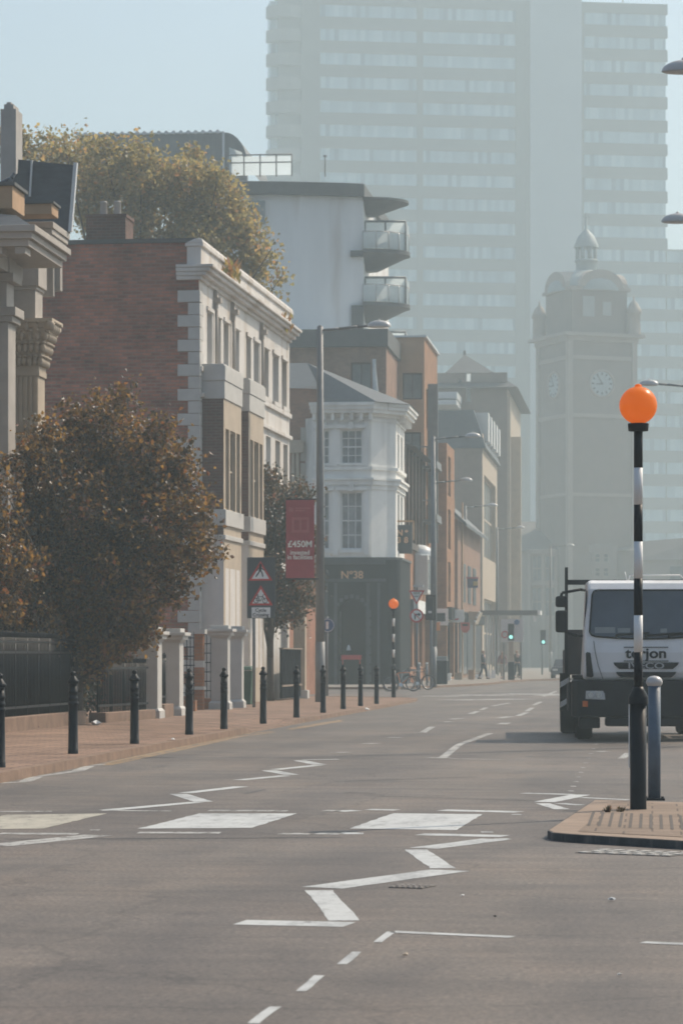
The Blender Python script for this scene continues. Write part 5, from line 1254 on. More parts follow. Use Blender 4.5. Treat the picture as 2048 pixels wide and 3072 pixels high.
mb = MB(); mb.hexa([(xx(1398), YL - 3.4, zz(1655)), (xx(1927), YL - 3.4, zz(1655)), (xx(1927), YL + 12, zz(1655)), (xx(1398), YL + 12, zz(1655)), (xx(1420), YL + 3, zz(1560)), (xx(1900), YL + 3, zz(1560)), (xx(1900), YL + 6, zz(1560)), (xx(1420), YL + 6, zz(1560))]); mb.build('roof', M('hazy_slate', (.17, .15, .135), .8, .1, 1), o)
mb = MB()
for px in (1586, 1628, 1668): mb.box(xx(px - 4), xx(px + 4), YL - 3.5, YL - 3, 0, zz(1655))
mb.box(xx(1580), xx(1676), YL - 3.5, YL - 3, zz(1664), zz(1650)); mb.box(xx(1580), xx(1676), YL - 3.45, YL - 3, zz(1757), zz(1750)); mb.build('portico_columns', tw_trim, o)
o2 = house('hospital_wing', 'hazy flat-fronted stone wing with small paired windows behind the truck cab', loc=(xx(1790), YL - 4, 0))
YW = YL - 4.6; xw = lambda px: XY(px, YW)
opw = [(xw(p), xw(p + 16), zz(q + 26), zz(q)) for q in (1664, 1706) for p in (1757, 1783, 1808)]
mb = MB(); facade(mb, 'y', YW, -1, xw(1735), xw(1850), 0, zz(1638), opw, .25); mb.quad((xw(1735), YW, 0), (xw(1735), YW + 1.5, 0), (xw(1735), YW + 1.5, zz(1638)), (xw(1735), YW, zz(1638))); mb.quad((xw(1850), YW, 0), (xw(1850), YW + 1.5, 0), (xw(1850), YW + 1.5, zz(1638)), (xw(1850), YW, zz(1638))); mb.quad((xw(1735), YW, zz(1638)), (xw(1850), YW, zz(1638)), (xw(1850), YW + 1.5, zz(1638)), (xw(1735), YW + 1.5, zz(1638))); mb.build('wall', base_st, o2)
for w_ in opw: window(o2, 'y', YW, -1, *w_, tw_trim, dark_glass, 1, 2, .25, .08)
YR = YL - 9; xr_ = lambda px: XY(px, YR); DR_ = DY(1980, YR); zr_ = lambda py: ZD(py, DR_)
o3 = house('brick_terrace', 'dark-roofed brown building low behind the beacon pole at the right edge', loc=(xr_(1990), YR, 0))
mb = MB(); facade(mb, 'y', YR, -1, xr_(1915), xr_(2140), 0, zr_(1680)); mb.quad((xr_(1915), YR, 0), (xr_(1915), YR + 5, 0), (xr_(1915), YR + 5, zr_(1680)), (xr_(1915), YR, zr_(1680))); mb.build('wall', base_st, o3)
mb = MB(); mb.hexa([(xr_(1910), YR - .4, zr_(1680)), (xr_(2140), YR - .4, zr_(1680)), (xr_(2140), YR + 5, zr_(1680)), (xr_(1910), YR + 5, zr_(1680)), (xr_(1922), YR + 2, zr_(1622)), (xr_(2140), YR + 2, zr_(1605)), (xr_(2140), YR + 3, zr_(1605)), (xr_(1922), YR + 3, zr_(1622))]); mb.build('roof', M('hazy_roof', (.13, .11, .10), .8, .1, 1), o3)
mb = MB(); mb.box(xr_(2008), xr_(2140), YR - .6, YR - .1, 0, zr_(1700)); mb.build('doorway', dark_glass, o3)

# ---- tall office tower
DW = 520.0; wl = pt(805, HY, DW); WR = YAW + R(8)
W = house('office_tower', 'huge pale concrete office tower with bands of windows fading into haze', 'tower block', loc=(wl.x, wl.y, 0), rz=WR)
LOCAL[0] = True
dx, dy = math.cos(WR), math.sin(WR)
def uW(px, dep=0.0):    # pixel -> distance along the tower front (front moved back by dep)
    rx, ry = -SA + (px - CX) / F * CA, CA + (px - CX) / F * SA
    bx, by = wl.x - dy * dep, wl.y + dx * dep
    det = dx * ry - dy * rx
    return (by * rx - bx * ry) / det
tower_conc = M('tower_concrete', (.16, .148, .138), .9, .07, .15)
tower_pale = M('tower_pale_panel', (.46, .46, .47), .8, .06, .2)
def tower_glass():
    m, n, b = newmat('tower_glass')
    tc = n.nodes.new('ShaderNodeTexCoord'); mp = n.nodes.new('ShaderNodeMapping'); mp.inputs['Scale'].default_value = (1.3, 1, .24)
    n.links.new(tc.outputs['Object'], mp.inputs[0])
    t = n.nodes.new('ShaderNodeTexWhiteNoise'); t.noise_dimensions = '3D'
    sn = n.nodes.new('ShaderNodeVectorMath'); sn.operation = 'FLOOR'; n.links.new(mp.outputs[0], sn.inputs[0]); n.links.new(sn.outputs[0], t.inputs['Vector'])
    r = ramp(n, [(0, (.10, .16, .22)), (.15, (.26, .36, .42)), (.6, (.36, .48, .53)), (1, (.52, .63, .66))]); n.links.new(t.outputs['Value'], r.inputs[0])  # sky reflection put into the pale blue pane colours, varied per pane
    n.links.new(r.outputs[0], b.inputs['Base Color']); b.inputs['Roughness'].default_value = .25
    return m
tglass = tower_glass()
zw = lambda py: ZD(py, DW)
u1, u2, u3, u4, u5, u6, u7, u8 = [uW(p) for p in (960, 1250, 1268, 1545, 1588, 1742, 1752, 1996)]
uE = uW(2001); top = zw(-24)
fl = 72.0 / F * DW
zs_list = [zw(8 + 72 * k) for k in range(27)]
bands = [(a, b, z - fl * .5, z) for z in zs_list for a, b in ((u1, u2), (u3, u4), (u7, u8))]
mb = MB()
for k in range(28):   # spandrels as real projecting bands
    zt_ = zw(8 + 72 * k - 36) if k else top
    zb_ = zw(8 + 72 * k)
    if k == 0: zb_ = zs_list[0]
    lo = zs_list[k] if k < 27 else 0
    hi = zs_list[k - 1] - fl * .5 if k else top
    if hi > lo: mb.box(u1 - 6.2 * 0 - .0, uE, .0, .4, lo, hi)
mb.box(uW(905), u1, -.02, .4, 0, top + .01); mb.box(u2, u3, -.1, .41, 0, top); mb.box(u4, uW(1562), -.1, .41, 0, top); mb.box(uW(1576), u5, -.1, .41, 0, top)
mb.build('wall', tower_conc, W)
mb = MB(); mb.box(uW(905), uE - .5, .4, 24, 0, top - .1); mb.build('core', tower_conc, W)
mb = MB(); mb.box(u5, u6, -.5, .42, 0, top + 2.2); mb.build('stair_panel', tower_pale, W)
mb = MB(); mb.box(uW(1562), uW(1576), .1, .38, 0, top)
mb.build('slot', M('tower_slot', (.17, .15, .145), .9, .2, .6), W)
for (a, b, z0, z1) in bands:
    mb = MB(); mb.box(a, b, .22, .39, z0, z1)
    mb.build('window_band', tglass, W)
mb = MB()
for k in range(27):   # curved corner balconies on the left edge
    z = zs_list[k] - fl * .5
    c = (uW(872), 2.6)
    q = [(uW(905), .35)] + [(c[0] - (uW(872) - uW(803)) * math.sin(math.pi / 2 * j / 8), c[1] - 3.0 * math.cos(math.pi / 2 * j / 8)) for j in range(9)] + [(uW(905), 6)]
    mb.prism(q, z - fl * .06, z + fl * .44)
mb.build('corner_balconies', M('balcony_conc', (.27, .245, .225), .9, .08, .3), W)
mb = MB(); mb.box(uW(838), uW(905), 1.5, 7, 0, top); mb.build('balcony_recess', M('tower_dark', (.22, .20, .19), .9, .1, .4), W)
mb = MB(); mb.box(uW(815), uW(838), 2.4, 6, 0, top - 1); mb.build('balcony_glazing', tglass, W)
uA = uW(2180)
mb = MB(); zA = zw(724)
for k in range(27):
    if zs_list[k] > zA: continue
    hi = min(zA, zs_list[k - 1] - fl * .5); mb.box(uE, uA, .3, .7, zs_list[k], hi)
mb.box(uE, uA, .7, 20, 0, zA - .1); mb.build('annex_wall', tower_conc, W)
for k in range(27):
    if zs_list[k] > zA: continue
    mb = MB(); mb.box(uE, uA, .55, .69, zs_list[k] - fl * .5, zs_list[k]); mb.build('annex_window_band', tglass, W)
mb = MB(); mb.tube((uW(1886), 5, top), (uW(1886), 5, top + 6), .1, n=6); mb.box(u6 + 4, uE - 2, 4, 12, top, top + .6); mb.build('roof_mast', tower_conc, W)
LOCAL[0] = False

# ================================================================== TREES
def crown(name, parent, lobes, D, dspread, n_clump, per, leaf, m, seed, clump_r=.16, shift=None):
    r = np.random.RandomState(seed)
    cs = []
    wgt = np.array([l[2] ** 2 for l in lobes], float); wgt /= wgt.sum()
    base = root_loc(parent)
    V = []; Fc = []
    fwd = np.array([-SA, CA, 0.0]); rt = np.array([CA, SA, 0.0])
    ctr = []
    for l in lobes:
        dd = D + r.uniform(-dspread, dspread) * .6 + (shift(l[0]) if shift else 0)
        p = pt(l[0], l[1], dd); ctr.append((np.array(p), l[2] * D / F))
    idx = r.choice(len(lobes), n_clump, p=wgt)
    for i in idx:
        c, rad = ctr[i]
        d = r.normal(size=3); d /= np.linalg.norm(d)
        q = c + d * rad * (r.uniform(.35, 1.0) ** .5) * np.array([1, 1.25, 1])
        k = max(3, int(per * r.uniform(.4, 1.5)))
        P = q + r.normal(size=(k, 3)) * clump_r * r.uniform(.6, 1.3)
        for p in P:
            s = leaf * r.uniform(.6, 1.35)
            a = r.normal(size=3); a /= np.linalg.norm(a)
            a[2] -= .35; a /= np.linalg.norm(a)
            b = np.cross(a, r.normal(size=3)); b /= np.linalg.norm(b)
            nn = np.cross(a, b)
            p = p - np.array(base)
            o = len(V)
            V += [p - a * s * .55, p + b * s * .42 - nn * s * .10 - a * s * .08, p + a * s * .6 + nn * s * .06, p - b * s * .42 - nn * s * .10 - a * s * .08]
            Fc += [(o, o + 1, o + 2, o + 3)]
    me = bpy.data.meshes.new(name); me.from_pydata([tuple(v) for v in V], [], Fc); me.materials.append(m)
    o = bpy.data.objects.new(name, me); COL.objects.link(o); o.parent = parent
    return o, ctr
def trunk(parent, base, top, r0, r1, ctr, m, seed, nb=9):
    rnd = random.Random(seed); mb = MB()
    base, top = Vector(base), Vector(top)
    pts = [base.lerp(top, t) + Vector((rnd.uniform(-.06, .06), rnd.uniform(-.06, .06), 0)) * (t > 0) for t in (0, .3, .6, 1)]
    for i in range(3): mb.tube(pts[i], pts[i + 1], r0 + (r1 - r0) * i / 3, r0 + (r1 - r0) * (i + 1) / 3, 10)
    for c, rad in ctr[:nb * 3]:
        st = pts[rnd.choice((1, 2, 3))]; c = Vector(c); mid = st.lerp(c, .5) + Vector((rnd.uniform(-.15, .15), rnd.uniform(-.15, .15), rnd.uniform(0, .25)))
        mb.tube(st, mid, r1 * .75, r1 * .4, 7); mb.tube(mid, c, r1 * .4, r1 * .1, 6)
    return mb.build('trunk', m, parent)
bark = M('bark', (.06, .045, .035), .9, .3, 8, .5)
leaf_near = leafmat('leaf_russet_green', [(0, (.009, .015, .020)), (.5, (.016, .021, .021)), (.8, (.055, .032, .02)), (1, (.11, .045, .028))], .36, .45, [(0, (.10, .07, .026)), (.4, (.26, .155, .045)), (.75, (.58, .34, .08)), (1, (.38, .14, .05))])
leaf_far = leafmat('leaf_olive_gold', [(0, (.14, .128, .066)), (.5, (.22, .185, .085)), (.85, (.31, .235, .10)), (1, (.34, .19, .09))], .55, .45)
leaf_ivy = leafmat('leaf_ivy', [(0, (.028, .032, .022)), (.5, (.060, .052, .030)), (.85, (.14, .09, .045)), (1, (.24, .11, .07))], .35, .4)

g = pt(235, HY, 53.6); g.z = .05
t1 = thing('small_tree', 'dense russet-tinged small tree behind the railing in front of the brick gable', 'tree', g)
L1 = [(330, 1300, 95), (225, 1370, 110), (420, 1385, 110), (500, 1450, 95), (135, 1455, 95), (95, 1600, 90), (260, 1560, 160), (430, 1580, 150), (555, 1560, 70), (585, 1670, 50), (300, 1720, 150), (160, 1740, 130), (455, 1720, 110), (45, 1690, 70),
      (390, 1850, 85), (240, 1870, 95), (290, 1935, 60), (375, 1205, 40), (480, 1290, 42), (545, 1420, 45), (130, 1300, 48), (612, 1600, 32), (530, 1780, 45), (20, 1480, 40), (60, 1860, 60), (230, 1245, 42), (430, 1890, 45), (640, 1660, 16), (600, 1510, 30),
      (5, 1600, 50), (-10, 1760, 60), (30, 1400, 26), (100, 1360, 30), (300, 1200, 24), (560, 1350, 18), (20, 1830, 45), (630, 1480, 14), (655, 1590, 12)]
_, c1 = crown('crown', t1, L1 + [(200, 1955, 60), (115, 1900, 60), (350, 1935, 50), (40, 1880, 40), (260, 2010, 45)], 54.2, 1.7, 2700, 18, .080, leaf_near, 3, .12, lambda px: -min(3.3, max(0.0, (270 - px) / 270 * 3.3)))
trunk(t1, (g.x, g.y, 0), (g.x + .05, g.y, 2.2), .10, .07, c1, bark, 3)

g = pt(420, HY, 106.0); g.z = 0
t2 = thing('tall_tree', 'tall olive-gold tree rising behind the brick gable and chimney', 'tree', g)
L2 = [(15, 430, 42), (80, 425, 26), (150, 440, 42), (235, 465, 60), (330, 520, 82), (425, 520, 80), (500, 560, 75), (575, 560, 85), (650, 610, 80), (700, 680, 75), (750, 750, 62), (790, 800, 45), (720, 850, 60), (775, 910, 36), (350, 630, 115), (480, 660, 115), (600, 740, 100), (250, 580, 100), (848, 825, 16), (815, 745, 22), (190, 415, 22), (575, 470, 22), (655, 530, 26), (810, 880, 26), (310, 440, 22), (425, 445, 22), (140, 500, 60), (60, 480, 40)]
_, c2 = crown('crown', t2, L2, 106.0, 2.4, 1750, 16, .15, leaf_far, 8, .22)
trunk(t2, (g.x, g.y, 0), (g.x + .1, g.y, 13), .35, .16, c2, bark, 5)
g = pt(812, HY, 82.0); g.z = .05
t3 = thing('ivy_tree', 'ivy-clad bushy tree hanging over the side gate beside the maroon banner', 'tree', g)
L3 = [(790, 1480, 55), (850, 1500, 45), (760, 1580, 55), (830, 1600, 60), (790, 1700, 60), (880, 1640, 60), (850, 1760, 60), (925, 1620, 40), (760, 1790, 36), (920, 1720, 40), (800, 1440, 36), (900, 1480, 30), (935, 1500, 20), (890, 1800, 40), (745, 1680, 25), (930, 1790, 25), (800, 1840, 45), (860, 1850, 40), (750, 1840, 30)]
_, c3 = crown('crown', t3, L3, 82.6, .9, 950, 15, .095, leaf_ivy, 12, .14)
trunk(t3, (g.x, g.y, 0), (g.x + .1, g.y, 4.2), .10, .06, c3, bark, 9, 2)
def hedge(name, label, x0, x1, y0, y1, z0, z1, n, leaf, m, seed):
    r = np.random.RandomState(seed); V = []; Fc = []
    P = np.stack([r.uniform(x0, x1, n), r.uniform(y0, y1, n), z0 + (z1 - z0) * r.uniform(0, 1, n) ** .8 + r.normal(0, .03, n)], 1)
    for p in P:
        a = r.normal(size=3); a /= np.linalg.norm(a); b = np.cross(a, r.normal(size=3)); b /= np.linalg.norm(b); q = leaf * r.uniform(.6, 1.3); o_ = len(V)
        V += [p - a * q * .5, p + b * q * .4, p + a * q * .5, p - b * q * .4]; Fc.append((o_, o_ + 1, o_ + 2, o_ + 3))
    me = bpy.data.meshes.new(name); me.from_pydata([tuple(map(float, v)) for v in V], [], Fc); me.materials.append(m)
    o_ = bpy.data.objects.new(name, me); COL.objects.link(o_); return tag(o_, label, 'hedge')
leaf_hedge = leafmat('leaf_hedge', [(0, (.008, .012, .009)), (.7, (.018, .022, .012)), (1, (.05, .04, .015))], .2, .6)
hedge('hedge', 'dark clipped hedge filling the space behind the villa railing', -10.95, -10.45, 47.5, 57.0, .2, 1.5, 9000, .085, leaf_hedge, 21)
for lb, px, py, hh, sd in (('small green weed growing between the slabs left of the beacon', 1822, 2437, .07, 1), ('tiny reddish weed growing beside the foot of the beacon', 1861, 2436, .06, 2)):
    q = gnd(px, py, .06); r = random.Random(sd); mb = MB()
    for i in range(40):
        a = r.uniform(0, 6.28); l = r.uniform(.3, 1) * hh; p = Vector((q.x + r.gauss(0, .012), q.y + r.gauss(0, .012), .058)); t = p + Vector((math.cos(a) * l * .5, math.sin(a) * l * .5, l)); d = Vector((-math.sin(a), math.cos(a), 0)) * .007
        mb.quad(p, (p + t) / 2 + d, t, (p + t) / 2 - d)
    tag(mb.build('pavement_weed', leaf_ivy), lb, 'weed')

# ================================================================== TRUCK
DTk = 46.0
g = pt(1936, HY, DTk); g.z = .002
tk = thing('flatbed_truck', 'white truck cab with black bumper and dark flatbed body facing the camera at the right', 'truck', g, rz=YAW - R(3.0))
LOCAL[0] = True
cab_white = M('cab_white', (.78, .77, .76), .35, .06, 1.5, stain=(.62, .60, .58))
cab_black = M('cab_plastic', (.008, .010, .015), .6, .25, 4, spec=.15)
hw = lambda z: .955 if z <= 1.55 else .955 - .075 * (z - 1.55) / .9
prof = [(.02, .93), (-.03, 1.05), (-.04, 1.35), (0, 1.58), (.17, 2.33), (.25, 2.42), (.42, 2.47), (1.75, 2.47), (1.75, .93)]
mb = MB(); n = len(prof)
mb.add([(-hw(z), y, z) for y, z in prof] + [(hw(z), y, z) for y, z in prof], [list(range(n)), list(range(n, 2 * n))[::-1]] + [[i, n + i, n + (i + 1) % n, (i + 1) % n] for i in range(n)])
mb.build('cab', cab_white, tk, bevel=.045)
def wp(x, t, off=.0):   # point on the raked windscreen plane
    d = Vector((.17, .75)).normalized()
    return Vector((x, 0 + d[0] * t * .77 - d[1] * off, 1.58 + d[1] * t * .77 + d[0] * off))
mb = MB(); pts = []
ws = [(-.86, .12), (-.83, .05), (-.76, .02), (-.4, -.015), (0, -.03), (.4, -.015), (.76, .02), (.83, .05), (.86, .12), (.815, .88), (.79, .945), (.73, .97), (-.73, .97), (-.79, .945), (-.815, .88)]
mb.add([wp(x, t, .012) for x, t in ws] + [wp(x, t, -.02) for x, t in ws], [list(range(15))] + [[i, (i + 1) % 15, 15 + (i + 1) % 15, 15 + i] for i in range(15)])
mb.build('windscreen', M('windscreen_glass', (.065, .08, .098), .16, .3, 1.2, spec=.6), tk)
mb = MB()
for i in range(15):
    a, b = wp(*ws[i], .014), wp(*ws[(i + 1) % 15], .014); mb.tube(a, b, .014, n=6)
mb.build('windscreen_seal', rubber, tk)
mb = MB()
for a, b in (((-.45, .05), (.05, .09)), ((.0, .03), (.55, .09)), ((.35, .03), (.8, .1))): mb.tube(wp(*a, .03), wp(*b, .03), .014, n=6)
for x in (-.45, .0, .35): mb.tube(wp(x, .05, .02), wp(x, -.02, .06), .016, n=6)
mb.build('wiper', rubber, tk)
mb = MB()
for x0, x1, t0, t1 in ((-.78, -.47, .09, .21), (-.43, -.24, .1, .19), (.22, .32, .1, .18)): mb.add([wp(x0, t0, .014), wp(x1, t0, .014), wp(x1, t1, .014), wp(x0, t1, .014)], [[0, 1, 2, 3]])
mb.build('dashboard_paper', M('paper_dim', (.25, .27, .27), .8, .1, 4), tk)
# bumper, lamps, grille
mb = MB(); mb.prism([(-1.13, .55), (-1.13, .05), (-1.06, -.06), (-.8, -.10), (.8, -.10), (1.06, -.06), (1.13, .05), (1.13, .55)], .36, .93); mb.prism([(-.62, .3), (-.62, -.06), (.62, -.06), (.62, .3)], .22, .358)
mb.build('bumper', cab_black, tk, bevel=.03)
mb = MB(); mb.box(-1.02, -.70, -.02, .5, .19, .355); mb.box(.70, 1.02, -.02, .5, .19, .355); mb.build('valance', cab_black, tk, bevel=.02)
for s_ in (-1, 1):
    mb = MB(); q = [(-.925, .64), (-.92, .765), (-.66, .765), (-.635, .72), (-.625, .63)]
    mb.extr([(x * -s_, -.10 + .055 * max(0, (abs(x) - .8)) / .26, z) for x, z in q], (0, -.02, 0)); hl = mb.build('headlight', M('headlight%d' % s_, (.55, .55, .54), .15, .1, 6), tk)
    mb = MB()
    for x in (-.845, -.72): mb.tube((x * -s_, -.115, .70), (x * -s_, -.125, .70), .05, .045, 18)
    mb.build('lens', chrome, hl)
    mb = MB(); mb.box(min(-.97 * -s_, -.89 * -s_), max(-.97 * -s_, -.89 * -s_), -.095, -.06, .52, .61); mb.build('indicator', M('amber%d' % s_, (.6, .12, .01), .3, .1, 5), tk)
    mb = MB(); mb.extr([(x * -s_, -.055, z) for x, z in [(-.92, 1.34), (-.90, 1.36), (-.85, 1.35), (-.80, .99), (-.83, .97), (-.91, .98)]], (0, .05, 0)); mb.build('side_vent', cab_black, tk, bevel=.006)
    mb = MB(); mb.path([(-.80 * -s_, -.048, 1.53), (-.775 * -s_, -.048, 1.35), (-.73 * -s_, -.048, 1.15), (-.66 * -s_, -.04, .95)], .005, 5); mb.build('panel_seam', rubber, tk)
    # mirrors
    mb = MB(); mb.box(*sorted((s_ * 1.19, s_ * 1.38)), .05, .17, 1.66, 2.0); mb.box(*sorted((s_ * 1.19, s_ * 1.38)), .05, .17, 2.05, 2.22); mb.build('mirror', cab_black, tk, bevel=.035)
    mb = MB(); mb.path([(s_ * .92, .14, 2.31), (s_ * 1.0, .1, 2.32), (s_ * 1.28, .1, 2.27), (s_ * 1.3, .1, 2.2)], .022, 8); mb.path([(s_ * .96, .1, 1.6), (s_ * 1.05, .1, 1.61), (s_ * 1.24, .1, 1.67)], .024, 8); mb.tube((s_ * .93, .11, 1.75), (s_ * .90, .14, 2.3), .014, n=6); mb.build('mirror_arm', cab_black, tk)
    # wheels
    for (wx0, wx1, wy, wr, nm) in ((.79, 1.06, .98, .42, 'front'), (.72, 1.22, 4.5, .43, 'rear')):
        mb = MB(); a, b = sorted((s_ * wx0, s_ * wx1))
        c = wr
        prof_ = [(wr * .6, 0), (wr * .93, 0.005), (wr, .05), (wr, (b - a) - .05), (wr * .93, b - a - .005), (wr * .6, b - a)]
        vs = []; fs = []; nn = 28
        for rr, h_ in prof_:
            for i in range(nn): t = 2 * math.pi * i / nn; vs.append((a + h_, wy + rr * math.cos(t), c + rr * math.sin(t)))
        for k in range(5):
            for i in range(nn): fs.append([k * nn + i, k * nn + (i + 1) % nn, (k + 1) * nn + (i + 1) % nn, (k + 1) * nn + i])
        mb.add(vs, fs, True); w_ = mb.build('wheel', rubber, tk)
        mb = MB(); mb.tube((a + .05, wy, c), (b - .05, wy, c), wr * .6, wr * .6, 20); mb.build('rim', grey_metal, w_)
    mb = MB(); mb.box(*sorted((s_ * .74, s_ * 1.10)), .45, .52, .45, .95); mb.box(*sorted((s_ * .74, s_ * 1.10)), .45, 1.5, .95, 1.0); mb.box(*sorted((s_ * .78, s_ * 1.05)), 1.5, 1.54, .3, 1.0); mb.build('mudguard', cab_black, tk)
    mb = MB(); mb.box(*sorted((s_ * 1.08, s_ * 1.25)), 3.3, 3.36, .40, 1.02); mb.box(*sorted((s_ * 1.1, s_ * 1.14)), 2.0, 3.3, .42, .85); sg = mb.build('side_guard', cab_black, tk)
    mb = MB()
    for z0 in (.45, .78): mb.extr([(s_ * 1.09, 3.296, z0 + .09), (s_ * 1.24, 3.296, z0), (s_ * 1.24, 3.296, z0 + .09), (s_ * 1.09, 3.296, z0 + .18)], (0, -.006, 0))
    mb.build('chevron', sign_white, sg)
mb = MB(); mb.prism([(-.49, -.035), (.49, -.035), (.49, -.055), (-.49, -.055)], 1.10, 1.20); mb.box(-.455, .455, -.056, -.03, .97, 1.055)
mb.v = []; mb.f = []; mb.sm = []
for (z1, z0, a, b) in ((1.20, 1.10, .50, .41), (1.055, .97, .46, .38)): mb.extr([(-a, -.035, z1), (a, -.035, z1), (a - .02, -.035, z1 - .04), (b, -.035, z0), (-b, -.035, z0), (-a + .02, -.035, z1 - .04)], (0, -.022, 0))
mb.build('grille', cab_black, tk, bevel=.006)
text('maker_lettering', 'IVECO', .125, (0, -.062, 1.145), M('badge_silver', (.42, .43, .44), .35, .05, 5), tk, bold=.012, sx=1.55)
text('lettering', 'terjon', .215, (0, -.052, 1.335), black_matt, tk, bold=.025, sx=1.18)
mb = MB(); mb.box(-.34, .34, -.05, -.038, 1.426, 1.438); mb.box(-.34, .34, -.05, -.038, 1.216, 1.228); mb.build('lettering_rule', black_matt, tk)
mb = MB(); mb.path([(-.25, .5, 2.47), (-.22, .5, 2.55), (.55, .5, 2.55), (.65, .5, 2.47)], .012, 6); mb.path([(-.27, .45, 2.46), (-.3, .5, 2.6)], .008, 5); mb.build('roof_bar', sign_white, tk)
# chassis and flatbed body
mb = MB(); mb.box(-.45, -.35, .6, 6.3, .62, .82); mb.box(.35, .45, .6, 6.3, .62, .82); mb.tube((-.8, .98, .42), (.8, .98, .42), .06, n=10); mb.tube((-.8, 4.5, .43), (.8, 4.5, .43), .09, n=10); mb.box(-1.0, -.5, 2.0, 3.0, .45, .8); mb.build('chassis', cab_black, tk)
mb = MB(); mb.box(-1.15, 1.15, 2.05, 5.8, 1.0, 1.1); mb.box(-1.15, -1.11, 2.1, 5.8, 1.1, 1.4); mb.box(1.11, 1.15, 2.1, 5.8, 1.1, 1.4); mb.box(-1.15, 1.15, 5.76, 5.8, 1.1, 1.4); mb.box(-1.2, 1.2, 2.05, 2.1, 1.1, 1.72); mb.build('flatbed', M('bed_dark', (.03, .03, .034), .6, .3, 4), tk)
mb = MB()
for s_ in (-1, 1): mb.box(s_ * 1.17 - .025, s_ * 1.17 + .025, 2.0, 2.05, 1.0, 2.72)
mb.box(-1.145, 1.145, 2.0, 2.05, 2.44, 2.52); mb.build('load_rack', cab_black, tk)
LOCAL[0] = False
# dark box-like vehicle far behind the truck
g = gnd(1672, 2040, 0); g.z = .002
o = thing('parked_van', 'dark vehicle front far down the road just left of the truck', 'vehicle', (g.x + .4, g.y, 0.002), rz=0)
mb = MB(); mb.hexa([(-.8, 0, .3), (.8, 0, .3), (.8, 3.6, .3), (-.8, 3.6, .3), (-.72, .15, .72), (.72, .15, .72), (.72, 3.5, .78), (-.72, 3.5, .78)]); mb.hexa([(-.7, .7, .73), (.7, .7, .73), (.7, 3.4, .76), (-.7, 3.4, .76), (-.58, 1.2, 1.16), (.58, 1.2, 1.16), (.58, 3.1, 1.16), (-.58, 3.1, 1.16)]); mb.build('body', M('car_dark', (.04, .042, .05), .3, .1, 3), o, True, .05)
for sx_ in (-1, 1):
    for wy in (.65, 2.9): mb = MB(); mb.tube((sx_ * .62, wy, .29), (sx_ * .8, wy, .29), .29, .29, 18); mb.build('wheel', rubber, o, True)
    mb = MB(); mb.box(sx_ * .55 - .14, sx_ * .55 + .14, -.01, .05, .5, .62); mb.build('headlight', lamp_glass, o, True)

# ================================================================== BICYCLES
def bicycle(label, loc, rz, col, lean=.0, rw=.30):
    o = thing('bicycle', label, 'bicycle', loc, None, rz); o.rotation_euler = (lean, 0, rz)
    wb = .95 * rw / .33
    for x in (0, wb):
        mb = MB(); mb.torus((x, 0, rw), (0, 1, 0), rw - .02, .022, 32, 8); w_ = mb.build('wheel', rubber, o, True)
        mb = MB(); mb.torus((x, 0, rw), (0, 1, 0), rw - .042, .010, 28, 5)
        for k in range(14): a = 2 * math.pi * k / 14; mb.tube((x, .015 * (-1) ** k, rw), (x + (rw - .05) * math.cos(a), 0, rw + (rw - .05) * math.sin(a)), .003, n=4)
        mb.tube((x, -.04, rw), (x, .04, rw), .022, n=8); mb.build('rim', chrome, w_, True)
    s = rw / .33
    bb = (.42 * s, 0, .28 * s); st = (.28 * s, 0, .78 * s); hd = (.80 * s, 0, .80 * s); hb = (.84 * s, 0, .62 * s)
    mb = MB(); mb.path([bb, st], .02); mb.path([st, hd], .018); mb.path([bb, hb], .02); mb.path([hd, hb], .022); mb.path([(0, .03, rw), bb], .012); mb.path([(0, .03, rw), st], .011); mb.path([hb, (wb, .045, rw)], .014); mb.path([hb, (wb, -.045, rw)], .014); mb.build('frame', col, o, True)
    mb = MB(); mb.path([hd, (.77 * s, 0, .92 * s)], .016); mb.path([(.70 * s, -.28, .96 * s), (.78 * s, -.1, .93 * s), (.78 * s, .1, .93 * s), (.70 * s, .28, .96 * s)], .014); mb.build('handlebar', black_matt, o, True)
    mb = MB(); mb.path([st, (.25 * s, 0, .87 * s)], .014); mb.hexa([(.13 * s, -.07, .87 * s), (.36 * s, -.025, .87 * s), (.36 * s, .025, .87 * s), (.13 * s, .07, .87 * s), (.14 * s, -.06, .92 * s), (.37 * s, -.02, .91 * s), (.37 * s, .02, .91 * s), (.14 * s, .06, .92 * s)]); mb.build('saddle', black_matt, o, True)
    mb = MB(); mb.tube((bb[0], -.03, bb[2]), (bb[0], .03, bb[2]), .08 * s, n=16); mb.tube((bb[0], -.05, bb[2]), (bb[0] + .1, -.05, bb[2] - .13), .01, n=5); mb.tube((bb[0], .05, bb[2]), (bb[0] - .1, .05, bb[2] + .13), .01, n=5); mb.build('crankset', chrome, o, True)
    mb = MB(); mb.tube((0, 0, rw), (0, 0, rw), .01, n=4) if False else mb.torus((0, 0, rw), (0, 1, 0), rw + .03, .012, 20, 4); mb.build('mudguard', black_matt, o, True)
    return o
g = gnd(1176, 2074, 0); bicycle('orange-framed bicycle parked beside the small zebra beacon, front one of two', (g.x - .05, g.y, .003), R(8), M('bike_orange', (.45, .13, .05), .4, .1, 6), R(-6), .29)
g = gnd(1222, 2070, 0); bicycle('dark bicycle parked right behind the orange-framed one near the bin', (g.x, g.y + .5, .003), R(28), M('bike_dark', (.04, .045, .05), .4, .1, 6), R(-5), .29)
o = thing('cycle_stand', 'grey hoop cycle stand that the two bicycles lean on', 'stand', (g.x + .1, g.y + .3, 0))
